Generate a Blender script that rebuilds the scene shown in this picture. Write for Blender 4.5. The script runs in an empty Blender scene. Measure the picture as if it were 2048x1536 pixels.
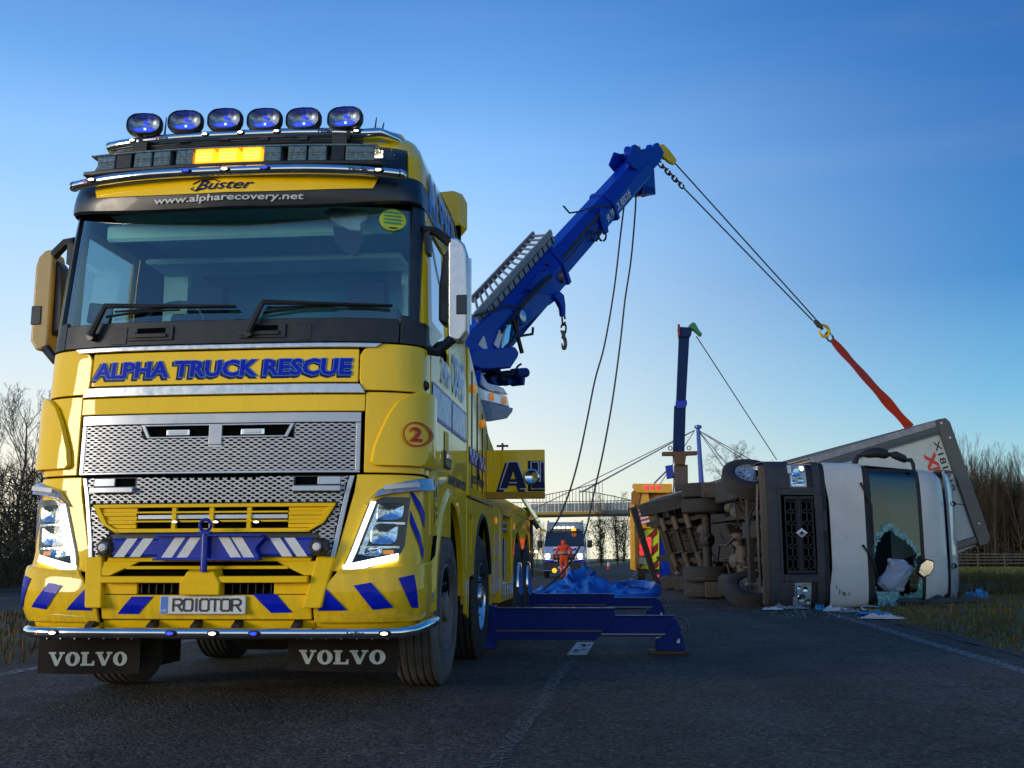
import bpy, bmesh, math, random
import numpy as np
from mathutils import Vector, Matrix, noise, Euler
random.seed(7); np.random.seed(7)
S = bpy.context.scene
COL = S.collection
PI = math.pi; R = math.radians

# ---------------------------------------------------------------- camera
CF, CPITCH, CROLL, CH = 2148.6, .1613, .0031, .8704          # focal length in photo pixels, pitch, roll, height
def cam_basis():
    fwd = Vector((0, math.cos(CPITCH), math.sin(CPITCH))); right = Vector((1, 0, 0)); up = right.cross(fwd)
    r = right*math.cos(CROLL) - up*math.sin(CROLL); u = up*math.cos(CROLL) + right*math.sin(CROLL)
    return fwd, r, u
FWD, RGT, UPV = cam_basis()
cam = bpy.data.cameras.new('camera'); camo = bpy.data.objects.new('camera', cam); COL.objects.link(camo)
cam.sensor_width = 36; cam.lens = CF/2048*36; cam.clip_end = 3000; cam.clip_start = .05
camo.matrix_world = Matrix.Translation((0, 0, CH)) @ Matrix((RGT, UPV, -FWD)).transposed().to_4x4()
S.camera = camo
S.render.resolution_x = 1024; S.render.resolution_y = 768

# ---------------------------------------------------------------- sky and sun
SUN_AZ, SUN_EL = R(-122), R(6)
w = bpy.data.worlds.new('World'); S.world = w; w.use_nodes = True
nt = w.node_tree; nt.nodes.clear(); N = nt.nodes.new; L = nt.links.new
out = N('ShaderNodeOutputWorld'); bg = N('ShaderNodeBackground'); L(bg.outputs[0], out.inputs[0])
sky = N('ShaderNodeTexSky'); sky.sky_type = 'NISHITA'; sky.sun_disc = False; sky.sun_elevation = SUN_EL; sky.sun_rotation = SUN_AZ
sky.air_density = 1.3; sky.dust_density = 1.0; sky.ozone_density = 3.0
tc = N('ShaderNodeTexCoord'); sp = N('ShaderNodeSeparateXYZ'); L(tc.outputs['Generated'], sp.inputs[0])
def mth(op, a, b=None):
    n = N('ShaderNodeMath'); n.operation = op
    for i, v in enumerate((a, b)):
        if v is None: continue
        if isinstance(v, (int, float)): n.inputs[i].default_value = v
        else: L(v, n.inputs[i])
    return n.outputs[0]
def ramp(fac, stops):
    n = N('ShaderNodeValToRGB'); L(fac, n.inputs[0]); cr = n.color_ramp
    for i, (p, c) in enumerate(stops):
        e = cr.elements[i] if i < 2 else cr.elements.new(p)
        e.position = p; e.color = (*[((v/255+.055)/1.055)**2.4 if v > 10 else v/255/12.92 for v in c], 1)
    return n.outputs[0]
def mix(f, a, b):
    n = N('ShaderNodeMix'); n.data_type = 'RGBA'; n.blend_type = 'MIX'
    if isinstance(f, (int, float)): n.inputs[0].default_value = f
    else: L(f, n.inputs[0])
    L(a, n.inputs[6]); L(b, n.inputs[7]); return n.outputs[2]
el = mth('MAXIMUM', sp.outputs[2], 0)                         # sine of the elevation
cosaz = mth('ADD', mth('MULTIPLY', sp.outputs[0], math.sin(SUN_AZ)), mth('MULTIPLY', sp.outputs[1], math.cos(SUN_AZ)))
side = N('ShaderNodeMapRange'); L(cosaz, side.inputs[0]); side.inputs[1].default_value = -.93; side.inputs[2].default_value = -.40
side.interpolation_type = 'SMOOTHSTEP'
warm = ramp(el, [(0, (248, 234, 200)), (.06, (238, 232, 212)), (.13, (214, 222, 222)), (.20, (188, 212, 230)), (.29, (158, 198, 238)), (.36, (128, 180, 236)), (.43, (90, 148, 214)), (.50, (64, 122, 192)), (.7, (44, 98, 166)), (1, (36, 88, 154))])
cool = ramp(el, [(0, (186, 206, 196)), (.06, (150, 194, 202)), (.14, (92, 164, 204)), (.24, (14, 112, 180)), (.36, (0, 86, 160)), (.52, (0, 68, 138)), (1, (24, 76, 145))])
grad = mix(side.outputs[0], cool, warm)
nz = N('ShaderNodeTexNoise'); mp = N('ShaderNodeMapping'); mp.inputs['Scale'].default_value = (1.2, 1.2, 7); L(tc.outputs['Generated'], mp.inputs[0]); L(mp.outputs[0], nz.inputs[0])
nz.inputs['Scale'].default_value = 1.6; nz.inputs['Detail'].default_value = 5
cl = N('ShaderNodeMapRange'); L(nz.outputs[0], cl.inputs[0]); cl.inputs[1].default_value = .52; cl.inputs[2].default_value = .8; cl.inputs[3].default_value = 0; cl.inputs[4].default_value = .05
cr2 = N('ShaderNodeRGB'); cr2.outputs[0].default_value = (.74, .72, .68, 1)
grad = mix(cl.outputs[0], grad, cr2.outputs[0])
nsc = N('ShaderNodeVectorMath'); nsc.operation = 'SCALE'; L(sky.outputs[0], nsc.inputs[0]); nsc.inputs['Scale'].default_value = .1
fin = mix(.93, nsc.outputs[0], grad); L(fin, bg.inputs[0]); bg.inputs[1].default_value = 1.0
sun = bpy.data.lights.new('sun', 'SUN'); suno = bpy.data.objects.new('sun', sun); COL.objects.link(suno)
sun.energy = 1.7; sun.angle = R(22); sun.color = (1, .87, .70)
sd = Vector((math.sin(SUN_AZ)*math.cos(SUN_EL), math.cos(SUN_AZ)*math.cos(SUN_EL), math.sin(SUN_EL)))
suno.rotation_euler = sd.to_track_quat('Z', 'Y').to_euler()
S.view_settings.view_transform = 'Standard'; S.view_settings.look = 'None'; S.view_settings.gamma = 1; S.view_settings.use_curve_mapping = False
S.view_settings.exposure = 0.40
S.render.engine = 'CYCLES'
S.cycles.max_bounces = 8; S.cycles.transparent_max_bounces = 12

# ---------------------------------------------------------------- measuring: a photo pixel onto a plane of a thing's own frame
TX, TY, TTH = -1.8296, 6.502, .0952                            # the big yellow truck's place and heading
def ray(px, py): return Vector((0, 0, CH)), FWD + RGT*((px-1024)/CF) - UPV*((py-768)/CF)
TM = Matrix.Translation((TX, TY, 0)) @ Matrix.Rotation(-TTH, 4, 'Z')
def on(M, px, py, axis, val):
    Mi = M.inverted(); o, d = ray(px, py); o = Mi @ o; d = Mi.to_3x3() @ d
    t = (val-o[axis])/d[axis]; return o + d*t
I4 = Matrix.Identity(4)
def tp(px, py, axis, val): return on(TM, px, py, axis, val)

# ---------------------------------------------------------------- mesh helper
class MB:
    def __init__(s): s.v = []; s.f = []; s.mi = []; s.m = 0; s.st = []
    def add(s, vs, fs):
        o = len(s.v); s.st.append(len(s.f)); s.v += [tuple(v) for v in vs]; s.f += [[i+o for i in f] for f in fs]; s.mi += [s.m]*len(fs); return s
    def box(s, c, d, rot=None):
        q = []
        for x in (-.5, .5):
            for y in (-.5, .5):
                for z in (-.5, .5):
                    p = Vector((x*d[0], y*d[1], z*d[2]))
                    if rot is not None: p = rot @ p
                    q.append(p+Vector(c))
        return s.add(q, [(0, 1, 3, 2), (4, 6, 7, 5), (0, 4, 5, 1), (2, 3, 7, 6), (0, 2, 6, 4), (1, 5, 7, 3)])
    def bb(s, x0, x1, y0, y1, z0, z1): return s.box(((x0+x1)/2, (y0+y1)/2, (z0+z1)/2), (x1-x0, y1-y0, z1-z0))
    def prism(s, pts, axis, a, b):
        n = len(pts)
        def P(p, h):
            return (h, p[0], p[1]) if axis == 0 else ((p[0], h, p[1]) if axis == 1 else (p[0], p[1], h))
        vs = [P(p, a) for p in pts] + [P(p, b) for p in pts]
        return s.add(vs, [list(range(n))[::-1], list(range(n, 2*n))] + [(i, (i+1) % n, n+(i+1) % n, n+i) for i in range(n)])
    def hull(s, A, B):                                         # two matching outlines in space joined into a solid
        n = len(A)
        return s.add(list(A)+list(B), [list(range(n))[::-1], list(range(n, 2*n))] + [(i, (i+1) % n, n+(i+1) % n, n+i) for i in range(n)])
    def tube(s, path, r, n=8, caps=True):
        path = [Vector(p) for p in path]; k = len(path); rr = r if hasattr(r, '__len__') else [r]*k
        t0 = (path[1]-path[0]).normalized(); ref = Vector((0, 0, 1)) if abs(t0.z) < .9 else Vector((1, 0, 0))
        nrm = t0.cross(ref).normalized(); vs = []
        for i, p in enumerate(path):
            t = (path[min(i+1, k-1)]-path[max(i-1, 0)]).normalized()
            nrm = (nrm - t*nrm.dot(t)); nrm = nrm.normalized() if nrm.length > 1e-6 else t.orthogonal().normalized()
            b = t.cross(nrm)
            for j in range(n):
                a = 2*PI*j/n; vs.append(p + (nrm*math.cos(a)+b*math.sin(a))*rr[i])
        fs = [(i*n+j, i*n+(j+1) % n, (i+1)*n+(j+1) % n, (i+1)*n+j) for i in range(k-1) for j in range(n)]
        if caps: fs += [list(range(n))[::-1], list(range((k-1)*n, k*n))]
        return s.add(vs, fs)
    def cyl(s, a, b, r, n=16, r2=None): return s.tube([a, b], [r, r if r2 is None else r2], n)
    def lathe(s, prof, c, axis, n=32):                          # prof: (radius, distance along the axis)
        c = Vector(c); ax = Vector(axis).normalized(); u = ax.orthogonal().normalized(); v = ax.cross(u); vs = []
        for (r, h) in prof:
            for j in range(n):
                a = 2*PI*j/n; vs.append(c+ax*h+(u*math.cos(a)+v*math.sin(a))*max(r, 1e-4))
        k = len(prof)
        return s.add(vs, [(i*n+j, i*n+(j+1) % n, (i+1)*n+(j+1) % n, (i+1)*n+j) for i in range(k-1) for j in range(n)])
    def grid(s, fn, us, vs_, th=None):
        nu, nv = len(us), len(vs_); P = [Vector(fn(u, v)) for v in vs_ for u in us]
        fs = [(j*nu+i, j*nu+i+1, (j+1)*nu+i+1, (j+1)*nu+i) for j in range(nv-1) for i in range(nu-1)]
        if th:
            Q = [p+Vector(th) for p in P]; o = nu*nv
            fs2 = [tuple(i+o for i in f[::-1]) for f in fs]
            rim = [i for i in range(nu)]+[j*nu+nu-1 for j in range(1, nv)]+[(nv-1)*nu+i for i in range(nu-2, -1, -1)]+[j*nu for j in range(nv-2, 0, -1)]
            fs += fs2+[(rim[i], rim[i-1], rim[i-1]+o, rim[i]+o) for i in range(len(rim))]; P += Q
        return s.add(P, fs)
    def objs(s, name, mats, parent=None, **k):
        ends = s.st[1:]+[len(s.f)]; outs = []
        for a, b in zip(s.st, ends):
            F = s.f[a:b]; ids = sorted({i for f in F for i in f}); mp = {i: j for j, i in enumerate(ids)}; m = MB(); m.v = [s.v[i] for i in ids]; m.f = [[mp[i] for i in f] for f in F]; m.mi = s.mi[a:b]; outs.append(m.obj(name, mats, parent, **k))
        return outs
    def obj(s, name, mats, parent=None, sm=30, bevel=0, M=None, fix=True, seg=1):
        me = bpy.data.meshes.new(name); me.from_pydata(s.v, [], s.f); me.update()
        if not isinstance(mats, (list, tuple)): mats = [mats]
        for m in mats: me.materials.append(m)
        me.polygons.foreach_set('material_index', s.mi)
        if fix:
            b = bmesh.new(); b.from_mesh(me); bmesh.ops.recalc_face_normals(b, faces=b.faces); b.to_mesh(me); b.free()
        if sm:
            me.polygons.foreach_set('use_smooth', [True]*len(me.polygons)); me.set_sharp_from_angle(angle=R(sm))
        o = bpy.data.objects.new(name, me); COL.objects.link(o)
        if parent is not None: o.parent = parent
        if M is not None: o.matrix_local = M
        if bevel:
            bm = o.modifiers.new('b', 'BEVEL'); bm.width = bevel; bm.segments = seg; bm.limit_method = 'ANGLE'; bm.angle_limit = R(35); bm.harden_normals = bool(sm)
        return o
def empty(name, parent=None, M=None):
    o = bpy.data.objects.new(name, None); COL.objects.link(o); o.empty_display_size = .2
    if parent is not None: o.parent = parent
    if M is not None: o.matrix_local = M
    return o
def tag(o, label=None, cat=None, group=None, kind=None):
    if label: o['label'] = label
    if cat: o['category'] = cat
    if group: o['group'] = group
    if kind: o['kind'] = kind
    return o
def kids(o): return [c for c in COL.objects if c.parent == o]
def dup(o, parent=None, M=None):
    ch = kids(o); c = o.copy(); COL.objects.link(c)
    if parent is not None: c.parent = parent
    if M is not None: c.matrix_local = M
    for k in ch: dup(k, c)
    return c

# ---------------------------------------------------------------- materials
def srgb(r, g, b): return tuple(((v/255+.055)/1.055)**2.4 if v > 10 else v/255/12.92 for v in (r, g, b))
def mat(name, col, rough=.5, metal=0, coat=0, var=.12, nscale=6, bump=0, bscale=60, dirt=0, dirtcol=(.09, .075, .055), emit=None, es=1, spec=.5, aniso=0, detail=4, stretch=None, rvar=.12, trans=0, alpha=1, film=0):
    m = bpy.data.materials.new(name); m.use_nodes = True; t = m.node_tree; b = t.nodes['Principled BSDF']; n = t.nodes.new; l = t.links.new
    b.inputs['Roughness'].default_value = rough; b.inputs['Metallic'].default_value = metal; b.inputs['Coat Weight'].default_value = coat
    b.inputs['Coat Roughness'].default_value = .04; b.inputs['Specular IOR Level'].default_value = spec
    co = n('ShaderNodeTexCoord').outputs['Object']
    if stretch:
        mp = n('ShaderNodeMapping'); mp.inputs['Scale'].default_value = stretch; l(co, mp.inputs[0]); co = mp.outputs[0]
    nz = n('ShaderNodeTexNoise'); nz.inputs['Scale'].default_value = nscale; nz.inputs['Detail'].default_value = detail; l(co, nz.inputs[0])
    mr = n('ShaderNodeMapRange'); l(nz.outputs[0], mr.inputs[0]); mr.inputs[1].default_value = .3; mr.inputs[2].default_value = .7
    mr.inputs[3].default_value = 1-var; mr.inputs[4].default_value = 1+var*.6
    sc = n('ShaderNodeVectorMath'); sc.operation = 'SCALE'; sc.inputs[0].default_value = col[:3]; l(mr.outputs[0], sc.inputs['Scale']); c = sc.outputs[0]
    if dirt:
        n2 = n('ShaderNodeTexNoise'); n2.inputs['Scale'].default_value = nscale*.7+1.3; n2.inputs['Detail'].default_value = 8; n2.inputs['Roughness'].default_value = .7; l(co, n2.inputs[0])
        m2 = n('ShaderNodeMapRange'); l(n2.outputs[0], m2.inputs[0]); m2.inputs[1].default_value = .45; m2.inputs[2].default_value = .75; m2.inputs[3].default_value = dirt*.15; m2.inputs[4].default_value = dirt
        mx = n('ShaderNodeMix'); mx.data_type = 'RGBA'; l(m2.outputs[0], mx.inputs[0]); l(c, mx.inputs[6]); mx.inputs[7].default_value = (*dirtcol, 1); c = mx.outputs[2]
    if film:                                                   # road film thrown up over the lower panels
        so = n('ShaderNodeSeparateXYZ'); l(n('ShaderNodeTexCoord').outputs['Object'], so.inputs[0]); fz = n('ShaderNodeMapRange'); l(so.outputs[2], fz.inputs[0]); fz.inputs[1].default_value = 1.25; fz.inputs[2].default_value = .35; fz.inputs[4].default_value = film
        fn_ = n('ShaderNodeTexNoise'); fn_.inputs['Scale'].default_value = 14; fn_.inputs['Detail'].default_value = 9; fn_.inputs['Roughness'].default_value = .75; l(co, fn_.inputs[0]); f2_ = n('ShaderNodeMapRange'); l(fn_.outputs[0], f2_.inputs[0]); f2_.inputs[1].default_value = .35; f2_.inputs[2].default_value = .7; fm_ = n('ShaderNodeMath'); fm_.operation = 'MULTIPLY'; l(fz.outputs[0], fm_.inputs[0]); l(f2_.outputs[0], fm_.inputs[1])
        mf = n('ShaderNodeMix'); mf.data_type = 'RGBA'; l(fm_.outputs[0], mf.inputs[0]); l(c, mf.inputs[6]); mf.inputs[7].default_value = (.11, .095, .07, 1); c = mf.outputs[2]
    l(c, b.inputs['Base Color'])
    if rvar:
        m3 = n('ShaderNodeMapRange'); l(nz.outputs[0], m3.inputs[0]); m3.inputs[1].default_value = .3; m3.inputs[2].default_value = .7
        m3.inputs[3].default_value = max(0, rough-rvar*.5); m3.inputs[4].default_value = min(1, rough+rvar); l(m3.outputs[0], b.inputs['Roughness'])
    if bump:
        n3 = n('ShaderNodeTexNoise'); n3.inputs['Scale'].default_value = bscale; n3.inputs['Detail'].default_value = 5; l(co, n3.inputs[0])
        bp = n('ShaderNodeBump'); bp.inputs['Strength'].default_value = bump; bp.inputs['Distance'].default_value = .01; l(n3.outputs[0], bp.inputs['Height']); l(bp.outputs[0], b.inputs['Normal'])
    if emit: b.inputs['Emission Color'].default_value = (*emit, 1); b.inputs['Emission Strength'].default_value = es
    if trans: b.inputs['Transmission Weight'].default_value = trans
    return m
def glass(name, tint, gl=.12, rough=.02):
    m = bpy.data.materials.new(name); m.use_nodes = True; t = m.node_tree; t.nodes.clear(); n = t.nodes.new; l = t.links.new
    o = n('ShaderNodeOutputMaterial'); tr = n('ShaderNodeBsdfTransparent'); tr.inputs[0].default_value = (*tint, 1)
    g = n('ShaderNodeBsdfGlossy'); g.inputs['Roughness'].default_value = rough; g.inputs[0].default_value = (1, 1, 1, 1)
    fr = n('ShaderNodeMath'); fr.operation = 'POWER'; fr.inputs[1].default_value = 4; lw = n('ShaderNodeLayerWeight'); lw.inputs[0].default_value = .5; l(lw.outputs['Facing'], fr.inputs[0]); ad = n('ShaderNodeMath'); ad.operation = 'ADD'; ad.inputs[1].default_value = gl+.04; ad.use_clamp = True
    l(fr.outputs[0], ad.inputs[0]); mx = n('ShaderNodeMixShader'); l(ad.outputs[0], mx.inputs[0]); l(tr.outputs[0], mx.inputs[1]); l(g.outputs[0], mx.inputs[2]); l(mx.outputs[0], o.inputs[0])
    return m
YEL = (.97, .615, .001)
X = dict(
 yellow=mat('yellow_paint', YEL, .5, coat=.8, spec=.06, var=.06, nscale=5, stretch=(1.6, 1.6, .35), dirt=.09, film=.55, bump=.02, bscale=4),
 yellow_low=mat('yellow_paint_grimy', YEL, .45, coat=.2, spec=.1, var=.1, nscale=5, dirt=.32),
 yellow_matt=mat('yellow_plastic', (.90, .56, .002), .5, coat=.05, spec=.15, var=.08, nscale=5, dirt=.2, bump=.05, bscale=200),
 blue=mat('blue_paint', (.001, .026, .34), .35, coat=.35, spec=.15, var=.12, nscale=4, dirt=.1, dirtcol=(.01, .03, .1)),
 blue_beam=mat('blue_beam_paint', (.001, .018, .17), .5, coat=.1, spec=.15, var=.25, nscale=16, dirt=.35, dirtcol=(.025, .035, .06)),
 blue_vinyl=mat('blue_vinyl', (.001, .012, .42), .4, coat=.15, spec=.1, var=.06, nscale=10, rvar=.05),
 navy=mat('navy_vinyl', (.003, .010, .08), .4, spec=.2, var=.05),
 pale_blue=mat('pale_blue_vinyl', (.05, .19, .55), .35, coat=.3, var=.08),
 mirror_sunlit=mat('sunset_tinted_cover', (.44, .30, .085), .4, coat=.4, var=.1, dirt=.15),  # low sun's gold put into the left mirror cover's colour
 white_vinyl=mat('white_vinyl', (.66, .67, .66), .35, var=.08, nscale=20, dirt=.12),
 white=mat('white_paint', (.72, .72, .71), .3, coat=.5, var=.05, nscale=3, dirt=.14),
 silver=mat('silver_paint', (.45, .48, .52), .32, .55, coat=.4, var=.05, nscale=8, dirt=.1),
 silverd=mat('silver_mesh', (.48, .50, .54), .40, .5, var=.12, nscale=30, dirt=.15),
 mesh_back=mat('grey_backing', (.055, .06, .068), .6, .2, var=.2, nscale=20),
 chrome=mat('chrome', (.82, .82, .82), .09, 1, var=.04, nscale=9, rvar=.1, bump=.015, bscale=12),
 satin=mat('satin_alloy', (.62, .63, .64), .3, .85, var=.1, nscale=25, dirt=.12),
 brushed=mat('brushed_aluminium', (.26, .27, .27), .5, .6, var=.2, nscale=12, dirt=.15),
 black=mat('black_plastic', (.012, .013, .015), .42, var=.2, nscale=10, bump=.06, bscale=300),
 visor=mat('dark_smoked_visor', (.010, .014, .022), .32, coat=.15, var=.1, nscale=6),
 void=mat('black_cavity', (.002, .002, .002), .95, var=0, spec=.05),
 rubber=mat('tyre_rubber', (.018, .018, .018), .78, var=.35, nscale=9, bump=.25, bscale=90, dirt=.45, dirtcol=(.06, .054, .045)),
 rubber_dusty=mat('dusty_tyre_sidewall', (.10, .092, .085), .9, var=.35, nscale=8, bump=.2, bscale=80, dirt=.5, dirtcol=(.17, .15, .125)),
 rim_dusty=mat('dusty_steel_rim', (.20, .18, .165), .6, .3, var=.25, nscale=14, dirt=.5, dirtcol=(.12, .10, .08)),
 alloy=mat('polished_alloy_rim', (.7, .72, .74), .2, 1, var=.15, nscale=14, dirt=.2),
 flap=mat('rubber_flap', (.007, .007, .008), .6, var=.3, nscale=7, bump=.1, bscale=90, dirt=.08, spec=.12),
 letter=mat('pale_flap_lettering', (.34, .40, .42), .55, var=.12, nscale=30),
 web=mat('white_web_lettering', (.55, .58, .62), .4, var=.02),
 plate=mat('number_plate_white', (.62, .64, .64), .35, var=.06, nscale=30, dirt=.12),
 ink=mat('black_lettering', (.012, .014, .02), .4, var=0),
 red=mat('red_vinyl', (.60, .035, .015), .4, var=.08),
 led=mat('daytime_led', (.9, .9, .85), .3, emit=(1, .98, .88), es=2.6, var=0),
 amber_on=mat('amber_lit', (.9, .4, .02), .3, emit=(1, .34, .008), es=1.5, var=0),
 amber_core=mat('amber_core', (.9, .6, .1), .3, emit=(1, .62, .06), es=2.4, var=0),
 amber=mat('amber_lens', (.75, .24, .012), .2, coat=.6, emit=(1, .34, .02), es=.25, var=.1),
 blue_on=mat('blue_lit', (.05, .08, .8), .3, emit=(.01, .04, 1), es=1.1, var=0),
 blue_hot=mat('blue_white_lit', (.3, .4, .9), .3, emit=(.25, .5, 1), es=4, var=0),
 warm_on=mat('warm_marker_lit', (.9, .8, .5), .3, emit=(1, .86, .55), es=4.5, var=0),
 reflector=mat('lamp_reflector', (.36, .39, .44), .35, 1, var=.5, nscale=30, bump=.45, bscale=28),
 reflector2=mat('headlamp_reflector', (.70, .78, .84), .14, 1, var=.45, nscale=22, bump=.5, bscale=35),
 lens=glass('lamp_glass', (.90, .95, .96), -.02),
 bar_lens=mat('beacon_lens', (.10, .16, .17), .15, coat=.8, var=.4, nscale=40, bump=.3, bscale=60),
 windscreen=glass('windscreen_glass', (.62, .86, .88), .09),
 sideglass=glass('side_glass', (.42, .55, .58), .30),
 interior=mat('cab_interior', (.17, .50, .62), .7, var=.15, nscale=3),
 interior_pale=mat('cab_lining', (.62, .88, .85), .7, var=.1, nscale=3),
 seat=mat('seat_fabric', (.03, .045, .06), .8, var=.2),
 cable=mat('steel_cable', (.06, .055, .05), .5, .6, var=.3, nscale=60),
 steel=mat('worn_steel', (.16, .14, .12), .5, .7, var=.35, nscale=18, dirt=.35, dirtcol=(.09, .045, .02)),
 rust=mat('rusty_steel', (.12, .06, .03), .7, .4, var=.4, nscale=20, dirt=.4),
 grime=mat('chassis_grime', (.022, .020, .018), .75, .1, var=.4, nscale=9, bump=.3, bscale=40, dirt=.35, dirtcol=(.06, .048, .035)),
 tan=mat('muddy_alloy', (.085, .068, .05), .7, .2, var=.4, nscale=9, dirt=.4),
 orange=mat('orange_fabric', (.85, .11, .012), .7, var=.12, nscale=14, bump=.15, bscale=30),
 strap=mat('red_webbing', (.52, .035, .010), .65, var=.2, nscale=30, bump=.2, bscale=120),
)

# ---------------------------------------------------------------- lettering
def glyphs(s, shear=0, off=0, bold=0, res=3):
    c = bpy.data.curves.new('t', 'FONT'); c.body = s; c.size = 1; c.shear = shear; c.offset = off; c.resolution_u = res; c.fill_mode = 'FRONT'
    o = bpy.data.objects.new('t', c); COL.objects.link(o); dg = bpy.context.evaluated_depsgraph_get(); dg.update()
    me = bpy.data.meshes.new_from_object(o.evaluated_get(dg)); v = [tuple(p.co[:2]) for p in me.vertices]; f = [list(p.vertices) for p in me.polygons]
    bpy.data.objects.remove(o); bpy.data.curves.remove(c); bpy.data.meshes.remove(me); return v, f
def lay(mb, vf, fn, u0, u1, v0, v1, ref=None):
    """glyph faces stretched to the box u0..u1, v0..v1 and laid on the surface fn(u, v)"""
    v, f = vf; r = ref or v; a0 = min(p[0] for p in r); a1 = max(p[0] for p in r); b0 = min(p[1] for p in r); b1 = max(p[1] for p in r)
    return mb.add([fn(u0+(p[0]-a0)/(a1-a0)*(u1-u0), v0+(p[1]-b0)/(b1-b0)*(v1-v0)) for p in v], f)
def slab_word(mb, fn, u0, u1, v0, v1):
    """VOLVO in wide slab-serif capitals"""
    W = [1.06, .92, .86, 1.06, .92]; g = .05; tot = sum(W)+g*4; k = (u1-u0)/tot; x = u0; h = v1-v0
    def poly(pts, wd): mb.add([fn(x+p[0]*wd*k, v0+p[1]*h) for p in pts], [list(range(len(pts)))])
    for ch, wd in zip('VOLVO', W):
        if ch == 'V':
            poly([(0, 1), (0, .86), (.09, .86), (.42, 0), (.60, 0), (.90, .86), (1, .86), (1, 1), (.64, 1), (.64, .86), (.74, .86), (.565, .34), (.36, .86), (.46, .86), (.46, 1)], wd)
        elif ch == 'L':
            poly([(0, 0), (1, 0), (1, .36), (.88, .36), (.80, .15), (.46, .15), (.46, .86), (.58, .86), (.58, 1), (0, 1), (0, .86), (.12, .86), (.12, .14), (0, .14)], wd)
        else:
            n = 28; a = [(.5+.5*math.cos(t), .5+.52*math.sin(t)) for t in [2*PI*i/n for i in range(n)]]; b = [(.5+.17*math.cos(t), .5+.36*math.sin(t)) for t in [2*PI*i/n for i in range(n)]]
            mb.add([fn(x+p[0]*wd*k, v0+p[1]*h) for p in a+b], [(i, (i+1) % n, n+(i+1) % n, n+i) for i in range(n)])
        x += (wd+g)*k
    return mb

# ================================================================ GROUND
RH = R(7.0)
def rd(e, n, z=0.0): return Vector((e*math.cos(RH)+n*math.sin(RH), -e*math.sin(RH)+n*math.cos(RH), z))
def road_mat():
    m = bpy.data.materials.new('asphalt'); m.use_nodes = True; t = m.node_tree; b = t.nodes['Principled BSDF']; n = t.nodes.new; l = t.links.new
    co = n('ShaderNodeTexCoord').outputs['Object']
    def no(sc, de, rough=.6):
        q = n('ShaderNodeTexNoise'); q.inputs['Scale'].default_value = sc; q.inputs['Detail'].default_value = de; q.inputs['Roughness'].default_value = rough; l(co, q.inputs[0]); return q.outputs[0]
    def mr(x, a, b_, c, d):
        q = n('ShaderNodeMapRange'); l(x, q.inputs[0]); [setattr(q.inputs[i+1], 'default_value', v) for i, v in enumerate((a, b_, c, d))]; return q.outputs[0]
    def mu(a, b_, op='MULTIPLY'):
        q = n('ShaderNodeMath'); q.operation = op; l(a, q.inputs[0]); (l(b_, q.inputs[1]) if not isinstance(b_, (int, float)) else setattr(q.inputs[1], 'default_value', b_)); return q.outputs[0]
    v = n('ShaderNodeTexVoronoi'); v.inputs['Scale'].default_value = 48; l(co, v.inputs['Vector'])
    v2 = n('ShaderNodeTexVoronoi'); v2.inputs['Scale'].default_value = 120; l(co, v2.inputs['Vector'])
    sepc = n('ShaderNodeSeparateColor'); l(v.outputs['Color'], sepc.inputs[0])
    chip = mr(sepc.outputs[0], 0, 1, .38, 1.75)
    pale = mr(sepc.outputs[1], .93, 1, 0, 1.6)
    mpz = n('ShaderNodeMapping'); mpz.inputs['Rotation'].default_value = (0, 0, RH); mpz.inputs['Scale'].default_value = (1.1, .05, 1); l(co, mpz.inputs[0]); trk = n('ShaderNodeTexNoise'); trk.inputs['Scale'].default_value = 1.0; trk.inputs['Detail'].default_value = 3; l(mpz.outputs[0], trk.inputs[0])
    ck = n('ShaderNodeTexVoronoi'); ck.feature = 'DISTANCE_TO_EDGE'; ck.inputs['Scale'].default_value = .45; wv = n('ShaderNodeTexNoise'); wv.inputs['Scale'].default_value = 2.5; wv.inputs['Detail'].default_value = 6; l(co, wv.inputs[0]); va = n('ShaderNodeVectorMath'); va.operation = 'MULTIPLY_ADD'; l(wv.outputs['Color'], va.inputs[0]); va.inputs[1].default_value = (.7, .7, 0); l(co, va.inputs[2]); l(va.outputs[0], ck.inputs['Vector'])
    crk = mr(ck.outputs['Distance'], .002, .007, .55, 1)
    big = mu(mu(mr(no(.35, 4), .3, .7, .72, 1.25), mr(trk.outputs[0], .3, .7, .70, 1.28)), crk); mid = mr(no(3, 5), .3, .7, .85, 1.15)
    val = mu(mu(mu(mu(chip, pale, 'ADD'), big), mid), .050)
    cc = n('ShaderNodeCombineColor'); l(mu(val, 1.22), cc.inputs[0]); l(mu(val, 1.0), cc.inputs[1]); l(mu(val, .76), cc.inputs[2]); b.inputs['Specular IOR Level'].default_value = .25; l(cc.outputs[0], b.inputs['Base Color'])
    l(mr(no(1.2, 5), .3, .7, .7, .95), b.inputs['Roughness'])
    h = mu(mu(v.outputs['Distance'], -1.0), mu(v2.outputs['Distance'], -.4), 'ADD'); h2 = mu(h, mu(no(25, 4), .8), 'ADD')
    bp = n('ShaderNodeBump'); bp.inputs['Strength'].default_value = .95; bp.inputs['Distance'].default_value = .012; l(h2, bp.inputs['Height']); l(bp.outputs[0], b.inputs['Normal'])
    return m
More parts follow.
